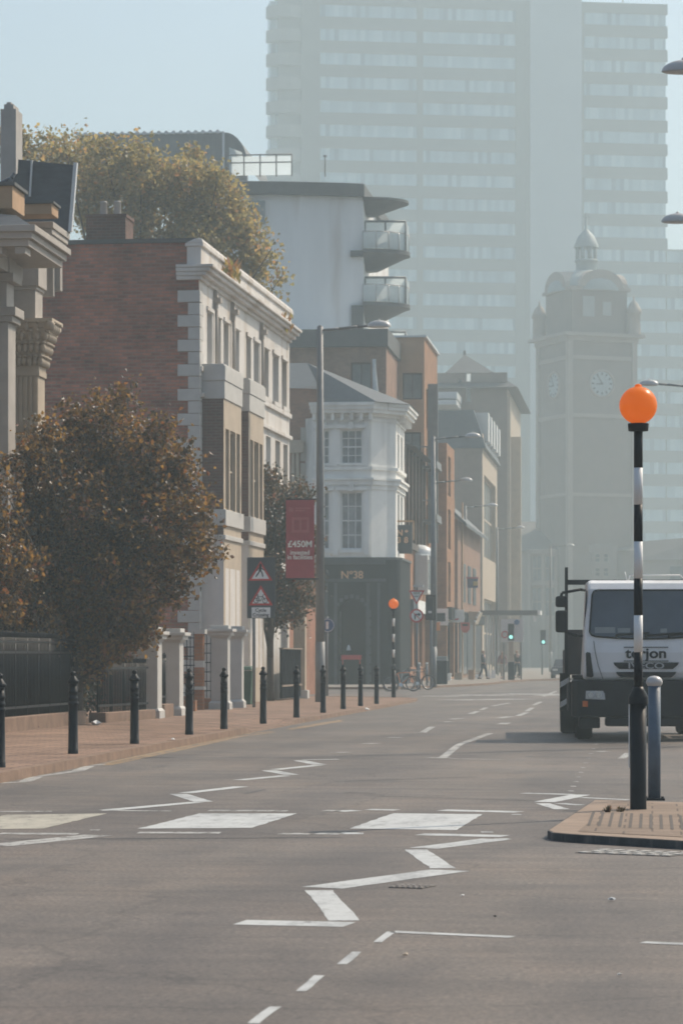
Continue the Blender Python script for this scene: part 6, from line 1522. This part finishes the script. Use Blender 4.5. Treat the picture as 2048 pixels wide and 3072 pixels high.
mb = MB(); mb.path([(-.35, 0, 0), (-.35, 0, .65), (-.25, 0, .75), (.25, 0, .75), (.35, 0, .65), (.35, 0, 0)], .024, 10); mb.build('hoop', grey_metal, o, True)
# white bollards / barrier posts by the lamp
for k, (px, lb) in enumerate(((1257, 'left one of two slim white-capped barrier posts behind the bicycles'), (1280, 'right one of two slim white-capped barrier posts behind the bicycles'))):
    g = gnd(px, 2056, PZ); g.z = .09
    o = thing('barrier_post', lb, 'post', g, 'white-capped posts behind the bicycles')
    mb = MB(); mb.tube((0, 0, 0), (0, 0, .9), .05, n=12); mb.build('shaft', grey_metal, o, True)
    mb = MB(); mb.tube((0, 0, .9), (0, 0, .96), .06, .045, 12); mb.build('cap', sign_white, o, True)

# ================================================================== FAR SIGNS, SIGNALS, SHOP CLUTTER
DS = 118.0; Y_ = DS * (CA + (1250 - CX) / F * SA); sx = lambda px: XY(px, Y_); zs = lambda py: ZD(py, DS)
o = thing('give_way_sign', 'red-bordered give way triangle above a no right turn roundel on one post', 'road sign', (sx(1249), Y_, .09))
mb = MB(); mb.tube((sx(1250), Y_ + .06, .05), (sx(1250), Y_ + .06, zs(1762)), .045, n=10); mb.build('post', grey_metal, o)
cx = sx(1249)
for q, m_, dy in ((1.0, red_sign, .0), (.70, sign_white, .008)):
    cz = zs(1785); mb = MB(); a = sx(1273) - sx(1249)
    tri = [(cx - a * q, cz + (zs(1771) - cz) * q), (cx + a * q, cz + (zs(1771) - cz) * q), (cx, cz + (zs(1815) - cz) * q)]
    mb.extr([(x, Y_ - dy - .006, z) for x, z in tri], (0, .005, 0)); mb.build('red_triangle' if q == 1 else 'white_face', m_, o)
text('lettering', 'GIVE', .13, (cx, Y_ - .022, zs(1780)), black_matt, o, bold=.015); text('lettering', 'WAY', .10, (cx, Y_ - .022, zs(1789.5)), black_matt, o, bold=.015)
cz = zs(1847); mb = MB(); mb.tube((cx, Y_ - .002, cz), (cx, Y_ - .010, cz), .275, n=32); mb.build('red_roundel', red_sign, o)
mb = MB(); mb.tube((cx, Y_ - .0105, cz), (cx, Y_ - .016, cz), .205, n=32); mb.build('white_disc', sign_white, o)
mb = MB(); mb.box(cx - .09, cx - .035, Y_ - .026, Y_ - .018, cz - .15, cz + .07); mb.box(cx - .09, cx + .08, Y_ - .026, Y_ - .018, cz + .02, cz + .075); mb.extr([(cx + .07, Y_ - .026, cz - .03), (cx + .17, Y_ - .026, cz + .048), (cx + .07, Y_ - .026, cz + .125)], (0, .008, 0)); mb.build('turn_arrow', black_matt, o)
mb = MB(); mb.tube((cx - .14, Y_ - .0175, cz + .14), (cx + .14, Y_ - .0175, cz - .14), .02, n=4); mb.build('red_bar', red_sign, o)
mb = MB(); mb.box(sx(1240), sx(1270), Y_ - .3, Y_ + .1, zs(1761), zs(1756)); mb.build('sign_lamp', lamp_glass, o)
o = thing('traffic_signal', 'black traffic signal seen from behind, beside the lamp post and no right turn sign', 'traffic light', (sx(1286), Y_ + 1, .09))
mb = MB(); mb.tube((sx(1287), Y_ + 1, .05), (sx(1287), Y_ + 1, zs(1800)), .055, n=12); mb.build('pole', grey_metal, o)
mb = MB(); mb.box(sx(1271), sx(1302), Y_ + .80, Y_ + .82, zs(1860), zs(1783)); mb.build('backing_board', black_matt, o, bevel=.01)
mb = MB(); mb.box(sx(1278), sx(1296), Y_ + .55, Y_ + .795, zs(1855), zs(1790)); mb.build('signal_head', black_matt, o, bevel=.02)
mb = MB(); mb.box(sx(1281), sx(1291), Y_ + .52, Y_ + .545, zs(1839), zs(1832)); mb.build('maker_plate', lamp_glass, o)
# litter bin
g = gnd(1324, 2052, PZ); g.z = .09
o = thing('litter_bin', 'dark square litter bin with a pale lid edge beside the second lamp post', 'bin', g)
mb = MB(); mb.box(-.24, .24, -.24, .24, 0, 1.02); mb.build('body', char_paint, o, True, .02)
mb = MB(); mb.box(-.27, .27, -.27, .27, 1.02, 1.08); mb.box(-.24, .24, -.24, .24, 1.08, 1.22); mb.build('lid', M('bin_lid', (.25, .25, .24), .5, .1, 5), o, True, .02)
mb = MB(); mb.box(-.16, .16, -.245, -.235, .78, .95); mb.build('aperture', black_matt, o, True)

green_lit, n_, b_ = newmat('green_lamp')
b_.inputs['Base Color'].default_value = (.2, .8, .7, 1); b_.inputs['Emission Color'].default_value = (.45, 1, .92, 1); b_.inputs['Emission Strength'].default_value = 1.0
DS = 155.0; Y_ = DS * (CA + (1532 - CX) / F * SA); sx = lambda px: XY(px, Y_); zs = lambda py: ZD(py, DS)
o = thing('traffic_signal', 'traffic signal showing green in front of a large pale sign board', 'traffic light', (sx(1532), Y_, .09))
mb = MB(); mb.box(sx(1525), sx(1540), Y_ - .09, Y_ + .09, zs(1985), zs(1924)); mb.build('post', stone_cream, o)
mb = MB(); mb.box(sx(1523), sx(1542), Y_ - .14, Y_ + .14, .08, zs(1986)); mb.build('post_base', black_matt, o)
mb = MB(); mb.box(sx(1523), sx(1541), Y_ - .15, Y_ + .05, zs(1922), zs(1871)); sh_ = mb.build('signal_head', black_matt, o, bevel=.02)
for i, (py, m_) in enumerate(((1881, black_matt), (1896, black_matt), (1911, green_lit))):
    mb = MB(); mb.tube((sx(1532), Y_ - .152, zs(py)), (sx(1532), Y_ - .165, zs(py)), .10, n=16); mb.build('lens', m_, sh_)
Yb_ = Y_ + .8
o = thing('direction_board', 'large pale sign board on posts behind the green traffic signal', 'sign', (sx(1534), Yb_, .09))
mb = MB(); mb.box(sx(1500), sx(1567), Yb_ - .03, Yb_ + .03, zs(1926), zs(1857)); mb.build('panel', M('board_grey', (.66, .65, .64), .6, .08, 2), o)
mb = MB(); mb.tube((sx(1508), Yb_ + .06, .08), (sx(1508), Yb_ + .06, zs(1860)), .04, n=8); mb.tube((sx(1560), Yb_ + .06, .08), (sx(1560), Yb_ + .06, zs(1860)), .04, n=8); mb.build('post', grey_metal, o)
mb = MB(); mb.torus((sx(1511), Yb_ - .04, zs(1903)), (0, 1, 0), .16, .03, 20, 5); mb.build('red_ring', red_sign, o)
mb = MB(); mb.tube((sx(1547), Yb_ - .032, zs(1866)), (sx(1547), Yb_ - .05, zs(1866)), .14, n=20); mb.build('blue_disc', sign_blue, o)
DS = 200.0; Y_ = DS * (CA + (1627 - CX) / F * SA); sx = lambda px: XY(px, Y_); zs = lambda py: ZD(py, DS)
o = thing('traffic_signal', 'distant hazy traffic signal with a green light left of the truck mirror', 'traffic light', (sx(1625), Y_, .09))
mb = MB(); mb.tube((sx(1625), Y_, .05), (sx(1625), Y_, zs(1895)), .06, n=8); mb.build('pole', grey_metal, o)
mb = MB(); mb.box(sx(1620), sx(1636), Y_ - .25, Y_ - .05, zs(1934), zs(1890)); sh_ = mb.build('signal_head', black_matt, o)
mb = MB(); mb.tube((sx(1629), Y_ - .252, zs(1926)), (sx(1629), Y_ - .27, zs(1926)), .11, n=12); mb.build('lens', green_lit, sh_)

def board(name, label, cat, px0, px1, py0, py1, D, m_, th=.08, extra=None):
    Y_ = D * (CA + ((px0 + px1) / 2 - CX) / F * SA)
    o = thing(name, label, cat, (XY((px0 + px1) / 2, Y_), Y_, ZD(py1, D)))
    mb = MB(); mb.box(XY(px0, Y_), XY(px1, Y_), Y_ - th / 2, Y_ + th / 2, ZD(py1, D), ZD(py0, D)); mb.build('panel', m_, o, bevel=.01)
    return o, Y_
o, Y_ = board('shop_sign', 'white projecting shop sign with a dark square behind the litter bin', 'sign', 1306, 1343, 1826, 1876, 150, sign_white)
mb = MB(); mb.box(XY(1309, Y_), XY(1335, Y_), Y_ - .06, Y_ - .042, ZD(1864, 150), ZD(1839, 150)); mb.build('dark_square', char_paint, o)
mb = MB(); mb.box(XY(1300, Y_) - 1.5, XY(1306, Y_), Y_ - .03, Y_ + .03, ZD(1832, 150), ZD(1829, 150)); mb.build('bracket', grey_metal, o)
o, Y_ = board('shop_sign', 'wide white shop sign with a small red swoosh', 'sign', 1344, 1391, 1829, 1867, 160, sign_white)
mb = MB(); mb.hexa([(XY(1357, Y_), Y_ - .06, ZD(1860, 160)), (XY(1372, Y_), Y_ - .06, ZD(1860, 160)), (XY(1372, Y_), Y_ - .042, ZD(1860, 160)), (XY(1357, Y_), Y_ - .042, ZD(1860, 160)), (XY(1360, Y_), Y_ - .06, ZD(1856, 160)), (XY(1377, Y_), Y_ - .06, ZD(1855, 160)), (XY(1377, Y_), Y_ - .042, ZD(1855, 160)), (XY(1360, Y_), Y_ - .042, ZD(1856, 160))]); mb.build('red_swoosh', red_sign, o)
o, Y_ = board('shop_flag', 'small bright orange flag-like sign hanging beside the second lamp post', 'sign', 1304, 1319, 1866, 1892, 148, M('flag_orange', (.75, .28, .07), .6, .1, 4), .03)
o = thing('shop_sign', 'small red shield-shaped hanging sign below the wide white sign', 'sign', pt(1394, 1880, 165)); Y_ = o.location.y
mb = MB(); mb.extr([(XY(px, Y_), Y_ - .04, ZD(py, 165)) for px, py in ((1381, 1867), (1408, 1867), (1408, 1888), (1400, 1898), (1390, 1898), (1381, 1889))], (0, .08, 0)); mb.build('panel', M('shield_red', (.42, .08, .06), .6, .1, 4), o)
mb = MB(); mb.box(XY(1386, Y_), XY(1403, Y_), Y_ - .05, Y_ - .042, ZD(1878, 165), ZD(1872, 165)); mb.build('dark_band', char_paint, o)
o, Y_ = board('shop_sign', 'high dark blue and yellow sign on the side of the mansard building', 'sign', 1400, 1433, 1731, 1764, 172, M('sign_navy', (.07, .075, .14), .6, .1, 4))
mb = MB(); mb.box(XY(1419, Y_), XY(1432, Y_), Y_ - .05, Y_ - .042, ZD(1757, 172), ZD(1744, 172)); mb.build('yellow_patch', M('patch_yellow', (.55, .42, .14), .6, .1, 4), o)
mb = MB(); mb.box(XY(1398, Y_), XY(1434, Y_), Y_ - .05, Y_ - .042, ZD(1736, 172), ZD(1731, 172)); mb.build('red_strip', maroon_light, o)
o, Y_ = board('wall_sign', 'small dark red lettered sign on the orange brick wall behind the signal', 'sign', 1306, 1324, 1772, 1795, 158, maroon_light)
# shop canopies
o = thing('shop_canopy', 'cream shop canopy with bright beads along its edge on a slim column', 'canopy', pt(1420, 2036, 170)); Y_ = o.location.y; D = 170
mb = MB(); mb.hexa([(XY(1404, Y_), Y_, ZD(1872, D)), (XY(1424, Y_), Y_, ZD(1872, D)), (XY(1424, Y_), Y_ + 3, ZD(1872, D)), (XY(1404, Y_), Y_ + 3, ZD(1872, D)), (XY(1404, Y_), Y_, ZD(1834, D)), (XY(1438, Y_), Y_, ZD(1836, D)), (XY(1438, Y_), Y_ + 3, ZD(1836, D)), (XY(1404, Y_), Y_ + 3, ZD(1834, D))]); mb.build('awning', stone_cream, o)
mb = MB(); mb.box(XY(1417, Y_), XY(1424, Y_), Y_ + .1, Y_ + .4, .08, ZD(1872, D)); mb.build('column', stone_cream, o)
mb = MB()
for px, py in ((1437, 1838), (1433, 1845), (1429, 1852), (1424, 1864)): mb.ball((XY(px, Y_), Y_ - .05, ZD(py, D)), .075, 8, 6)
mb.build('edge_beads', white_paint, o)
o = thing('shelter_canopy', 'long flat dark canopy reaching out over the far pavement with a white end', 'canopy', pt(1530, 2030, 190)); Y_ = o.location.y; D = 190
mb = MB(); mb.box(XY(1436, Y_), XY(1612, Y_), Y_, Y_ + 2.4, ZD(1845, D), ZD(1831, D)); mb.build('roof', M('canopy_dark', (.09, .085, .08), .7, .15, 2), o)
mb = MB(); mb.box(XY(1611, Y_), XY(1620, Y_), Y_ - .02, Y_ + 2.4, ZD(1844, D), ZD(1831, D)); mb.hexa([(XY(1600, Y_), Y_ - .1, ZD(1865, D)), (XY(1608, Y_), Y_ - .1, ZD(1865, D)), (XY(1608, Y_), Y_, ZD(1865, D)), (XY(1600, Y_), Y_, ZD(1865, D)), (XY(1597, Y_), Y_ - .1, ZD(1848, D)), (XY(1607, Y_), Y_ - .1, ZD(1848, D)), (XY(1607, Y_), Y_, ZD(1848, D)), (XY(1597, Y_), Y_, ZD(1848, D))]); mb.build('end_board', white_paint, o)
mb = MB()
for px in (1458, 1466, 1474, 1482, 1492, 1560): mb.tube((XY(px, Y_), Y_ + .3, .08), (XY(px, Y_), Y_ + .3, ZD(1840, D)), .045, n=8)
mb.build('post', lamp_metal, o)
# goods set out on the pavement
r = random.Random(6)
for i, (px0, px1, py0, py1, D, m_, nm, lb, ct_) in enumerate((
    (1341, 1352, 2018, 2040, 152, sign_white, 'crate', 'pale crate on the pavement just right of the litter bin', 'crate'),
    (1363, 1386, 2016, 2038, 156, stone_cream, 'crate', 'long low cream crate on the pavement between bin and third lamp post', 'crate'),
    (1404, 1422, 2008, 2038, 158, tan_render, 'crate', 'tall tan crate on the pavement left of the walking person', 'crate'),
    (1425, 1436, 2022, 2036, 165, white_paint, 'display_board', 'small white board propped on the pavement left of the walking person', 'board'),
    (1438, 1447, 2005, 2036, 166, white_paint, 'display_board', 'narrow white board standing behind the walking person', 'board'),
    (1462, 1469, 2012, 2036, 168, white_paint, 'display_board', 'slim white board between the canopy posts', 'board'),
    (1472, 1485, 2010, 2034, 168, white_paint, 'display_board', 'wider white board right of the canopy posts', 'board'),
    (1549, 1561, 2022, 2034, 172, stone_cream, 'crate', 'small cream crate right of the green traffic signal', 'crate'))):
    Y_ = D * (CA + ((px0 + px1) / 2 - CX) / F * SA); a, b = XY(px0, Y_), XY(px1, Y_); h_ = (py1 - py0) / F * D
    o = thing(nm, lb, ct_, ((a + b) / 2, Y_, .09)); w_ = (b - a) / 2
    mb = MB()
    if nm == 'crate':
        mb.box(-w_, w_, -.2, .2, 0, .03)
        for k in range(4): z = .03 + (h_ - .03) * k / 4; t = (h_ - .03) / 4 * .85; mb.box(-w_, w_, -.2, -.18, z, z + t); mb.box(-w_, w_, .18, .2, z, z + t); mb.box(-w_, -w_ + .02, -.18, .18, z, z + t); mb.box(w_ - .02, w_, -.18, .18, z, z + t)
        mb.box(-w_ + .02, w_ - .02, -.18, .18, .03, h_ * .9)
    else: mb.hexa([(-w_, -.12, 0), (w_, -.12, 0), (w_, -.09, 0), (-w_, -.09, 0), (-w_, 0, h_), (w_, 0, h_), (w_, .03, h_), (-w_, .03, h_)]); mb.hexa([(-w_, .15, 0), (w_, .15, 0), (w_, .18, 0), (-w_, .18, 0), (-w_, .03, h_ * .98), (w_, .03, h_ * .98), (w_, .06, h_ * .98), (-w_, .06, h_ * .98)])
    mb.build('panel', m_, o, True)

# bus stop flag and timetable behind the villa railing, low bin sign
DS = 56.0; Y_ = DS * (CA + (150 - CX) / F * SA); sx = lambda px: XY(px, Y_); zs = lambda py: ZD(py, DS)
o = thing('notice_post', 'white notice panels on a dark post half hidden by the small tree behind the railing', 'sign', (sx(150), Y_, .08))
mb = MB(); mb.tube((sx(149), Y_ + .05, .05), (sx(149), Y_ + .05, zs(1806)), .03, n=8); mb.build('post', black_matt, o)
mb = MB(); mb.box(sx(114), sx(154), Y_ - .015, Y_ + .015, zs(1846), zs(1807)); mb.build('panel', M('notice_white', (.55, .52, .45), .6, .08, 4), o)
mb = MB(); mb.box(sx(121), sx(131), Y_ - .022, Y_ - .016, zs(1820), zs(1809)); mb.tube((sx(142), Y_ - .017, zs(1813)), (sx(142), Y_ - .024, zs(1813)), .035, n=14); mb.build('blue_symbol', sign_blue, o)
mb = MB(); mb.box(sx(156), sx(178), Y_ - .015, Y_ + .015, zs(1858), zs(1807)); mb.box(sx(156), sx(178), Y_ - .015, Y_ + .015, zs(1869), zs(1862)); mb.box(sx(144), sx(157), Y_ - .02, Y_ + .0, zs(1895), zs(1881)); mb.build('timetable', M('notice_dull', (.38, .37, .32), .6, .15, 4), o)

# litter on the road and pavement
def litter(label, px, py, z, s_, m_):
    p = gnd(px, py, z); r = random.Random(int(px)); mb = MB(); k = 9
    vs = [(p.x + s_ * r.uniform(.6, 1) * math.cos(2 * math.pi * i / k), p.y + s_ * r.uniform(.6, 1) * math.sin(2 * math.pi * i / k), z + .002 + r.uniform(0, .6) * s_) for i in range(k)]
    mb.add(vs + [(p.x, p.y, z + s_ * .8)], [[i, (i + 1) % k, k] for i in range(k)])
    b = [(v[0] * .4 + p.x * .6, v[1] * .4 + p.y * .6, z + .001) for v in vs]
    mb.add(vs + b, [[i, (i + 1) % k, k + (i + 1) % k, k + i] for i in range(k)])
    tag(mb.build('crumpled_paper', m_), label, 'litter', 'litter lying about')
for a in (('white crumpled paper on the road below the drain grating', 1833, 2701, .006, .022, white_paint), ('small white scrap on the road right of the zigzag line', 1386, 2688, .006, .012, white_paint),
          ('white scrap on the left pavement behind the third bollard', 519, 2220, .1, .04, white_paint), ('pale crumpled bag on the pavement by the tree railing', 290, 2176, .1, .12, sign_white),
          ('dark scrap on the pavement by the villa wall', 103, 2187, .1, .09, char_paint), ('white bag lying near the kerb right of the banner lamp post', 1100, 2130, .07, .07, white_paint),
          ('tiny pale scrap on the road near the bottom right', 1857, 2926, .006, .012, sign_white), ('dark speck of litter on the road right of the dashes', 1484, 2751, .006, .012, char_paint), ('flat pale scrap on the road right of the centre dashes', 1215, 2867, .006, .018, stone_cream)):
    litter(*a)

# ================================================================== PEOPLE
def skinned(name, joints, edges, parent, m, sub=2, root=0):
    me = bpy.data.meshes.new(name); me.from_pydata([j[0] for j in joints], edges, []); me.materials.append(m)
    o = bpy.data.objects.new(name, me); COL.objects.link(o); o.parent = parent
    sk = o.modifiers.new('skin', 'SKIN'); sk.use_smooth_shade = True
    for i, v in enumerate(me.skin_vertices[0].data): v.radius = (joints[i][1],) * 2 if not isinstance(joints[i][1], tuple) else joints[i][1]; v.use_root = (i == root)
    s_ = o.modifiers.new('sub', 'SUBSURF'); s_.levels = sub; s_.render_levels = sub
    return o
def person(label, loc, rz, H, coat, legs, hair, stride=.22, long_coat=False):
    o = thing('person', label, 'person', loc, None, rz); k = H / 1.75
    def J(x, y, z, r): return ((x * k, y * k, z * k), r * k if not isinstance(r, tuple) else (r[0] * k, r[1] * k))
    # faces -Y; legs stride along Y
    body = [J(0, 0, .93, .10), J(0, 0, 1.12, .105), J(0, -.01, 1.36, .12), J(0, 0, 1.48, .055), J(0, -.02, 1.55, .05), J(0, -.025, 1.63, .085), J(0, -.01, 1.70, .075),
            J(.10, 0, .88, .085), J(.10, -stride * .6, .5, .058), J(.10, -stride * .9, .09, .042), J(.10, -stride - .13, .035, .035),
            J(-.10, 0, .88, .085), J(-.10, stride * .35, .48, .058), J(-.10, stride * 1.2, .12, .042), J(-.10, stride * 1.1 - .12, .04, .035),
            J(.19, 0, 1.40, .055), J(.24, .12, 1.13, .042), J(.24, .04, .90, .033), J(.235, .0, .82, .032),
            J(-.19, 0, 1.40, .055), J(-.24, -.08, 1.13, .042), J(-.24, -.2, .93, .033), J(-.235, -.25, .86, .032)]
    ed = [(0, 1), (1, 2), (2, 3), (3, 4), (4, 5), (5, 6), (0, 7), (7, 8), (8, 9), (9, 10), (0, 11), (11, 12), (12, 13), (13, 14), (2, 15), (15, 16), (16, 17), (17, 18), (2, 19), (19, 20), (20, 21), (21, 22)]
    skinned('body', body, ed, o, skin)
    low = .62 if long_coat else .90
    ct = [J(0, 0, low, (.17 if long_coat else .15, .13)), J(0, 0, 1.12, (.15, .125)), J(0, -.01, 1.36, (.17, .135)), J(0, 0, 1.48, .07), J(.19, 0, 1.40, .075), J(.24, .12, 1.13, .062), J(.24, .05, .92, .05), J(-.19, 0, 1.40, .075), J(-.24, -.08, 1.13, .062), J(-.24, -.19, .945, .05)]
    skinned('coat', ct, [(0, 1), (1, 2), (2, 3), (2, 4), (4, 5), (5, 6), (2, 7), (7, 8), (8, 9)], o, coat)
    tr = [J(0, 0, .95, (.13, .11)), J(.10, 0, .86, .105), J(.10, -stride * .6, .5, .078), J(.10, -stride * .9, .1, .06), J(-.10, 0, .86, .105), J(-.10, stride * .35, .48, .078), J(-.10, stride * 1.2, .13, .06)]
    skinned('trousers', tr, [(0, 1), (1, 2), (2, 3), (0, 4), (4, 5), (5, 6)], o, legs)
    hr = [J(0, .02, 1.69, .095), J(0, .05, 1.62, .085), J(0, .055, 1.53, .06)]
    skinned('hair', hr, [(0, 1), (1, 2)], o, hair)
    mb = MB()
    for s_ in (-1, 1): mb.ball((s_ * .032 * k, -.108 * k, 1.645 * k), .011 * k, 8, 6)
    mb.ball((0, -.118 * k, 1.615 * k), .014 * k, 8, 6, 1.4); mb.box(-.025 * k, .025 * k, -.112 * k, -.105 * k, 1.575 * k, 1.583 * k); mb.build('face', M('face_dark', (.25, .12, .09), .6, .1, 5), o, True)
    for s_, y_ in ((.10, -stride - .07), (-.10, stride * 1.1 - .02)):
        mb = MB(); mb.hexa([((s_ - .045) * k, (y_ - .13) * k, .002), ((s_ + .045) * k, (y_ - .13) * k, .002), ((s_ + .04) * k, (y_ + .13) * k, .002), ((s_ - .04) * k, (y_ + .13) * k, .002), ((s_ - .035) * k, (y_ - .11) * k, .06 * k), ((s_ + .035) * k, (y_ - .11) * k, .06 * k), ((s_ + .035) * k, (y_ + .12) * k, .1 * k), ((s_ - .035) * k, (y_ + .12) * k, .1 * k)]); mb.build('shoe', black_matt, o, True, .015)
    return o
cl = lambda n, c: M(n, c, .85, .15, 8)
blond, dark_hair = cl('hair_fair', (.38, .24, .12)), cl('hair_dark', (.04, .03, .025))
g = gnd(1449, 2037, .09); g.z = .092; person('person in a long dark coat with fair hair walking on the far pavement', g, R(70), 1.58, cl('coat_navy', (.025, .03, .045)), cl('trousers_black', (.02, .022, .03)), blond, .2, True)
g = gnd(1506, 2036, .09); g.z = .092; person('person in a dusty pink top and pale trousers walking left of the green signal', g, R(-15), 1.52, cl('top_pink', (.28, .15, .15)), cl('trousers_pale', (.45, .43, .40)), dark_hair, .16)
g = gnd(1550, 2034, .09); g.z = .092; person('person in dark clothes with an orange collar just right of the green signal', g, R(20), 1.6, cl('coat_dark', (.05, .045, .045)), cl('trousers_dark', (.03, .03, .035)), cl('hair_ginger', (.35, .13, .05)), .15)

def split_parts(stems):
    for o in [x for x in bpy.data.objects if x.type == 'MESH' and x.parent is not None and x.name.split('.')[0] in stems]:
        me = o.data; n = len(me.vertices); par = list(range(n))
        def find(a):
            while par[a] != a: par[a] = par[par[a]]; a = par[a]
            return a
        for e in me.edges: par[find(e.vertices[0])] = find(e.vertices[1])
        isl = {}
        for v in me.vertices: isl.setdefault(find(v.index), []).append(v.index)
        boxes = []
        for ids in isl.values():
            c = np.array([me.vertices[i].co[:] for i in ids]); boxes.append([c.min(0) - .04, c.max(0) + .04, list(ids)])
        merged = True
        while merged:
            merged = False
            for i in range(len(boxes)):
                for j in range(i + 1, len(boxes)):
                    if np.all(boxes[i][0] <= boxes[j][1]) and np.all(boxes[j][0] <= boxes[i][1]):
                        boxes[i] = [np.minimum(boxes[i][0], boxes[j][0]), np.maximum(boxes[i][1], boxes[j][1]), boxes[i][2] + boxes[j][2]]; del boxes[j]; merged = True; break
                if merged: break
        if len(boxes) < 2: continue
        for k, (_, _, ids) in enumerate(boxes):
            ix = {v: q for q, v in enumerate(ids)}
            m2 = bpy.data.meshes.new(o.name.split('.')[0]); fs = [p for p in me.polygons if p.vertices[0] in ix]
            m2.from_pydata([me.vertices[v].co[:] for v in ids], [], [[ix[v] for v in p.vertices] for p in fs]); m2.polygons.foreach_set('use_smooth', [p.use_smooth for p in fs]); m2.materials.append(me.materials[0])
            if k == 0: keep = m2; continue
            c = o.copy(); c.data = m2; COL.objects.link(c)
        o.data = keep
split_parts({'side_wall', 'bay_cornice', 'bay_side', 'lead_flashing', 'coping', 'rainwater_head', 'dormer', 'roof', 'dashboard_paper', 'parapet_block', 'window_surround', 'base', 'balcony_beam', 'turret', 'pilaster', 'mirror', 'bargeboard', 'louvre', 'chimney_pot', 'cream_pilaster', 'timber_post', 'headlight'})

# ================================================================== HAZE
mb = MB(); mb.box(-218, 218, -13, 640, -1.2, 128)
mb.v = [(x * 1.02, y if y > 0 else y - 2, z) for x, y, z in mb.v]
hz = bpy.data.materials.new('haze_air'); hz.use_nodes = True
n = hz.node_tree
n.nodes.remove(n.nodes['Principled BSDF'])
pv = n.nodes.new('ShaderNodeVolumePrincipled')
pv.inputs['Color'].default_value = (*HAZE_COLOR, 1)
pv.inputs['Density'].default_value = HAZE_DENSITY
pv.inputs['Anisotropy'].default_value = HAZE_ANISO
n.links.new(pv.outputs[0], n.nodes['Material Output'].inputs['Volume'])
o = mb.build('haze', hz); o['kind'] = 'stuff'
bpy.context.view_layer.update()
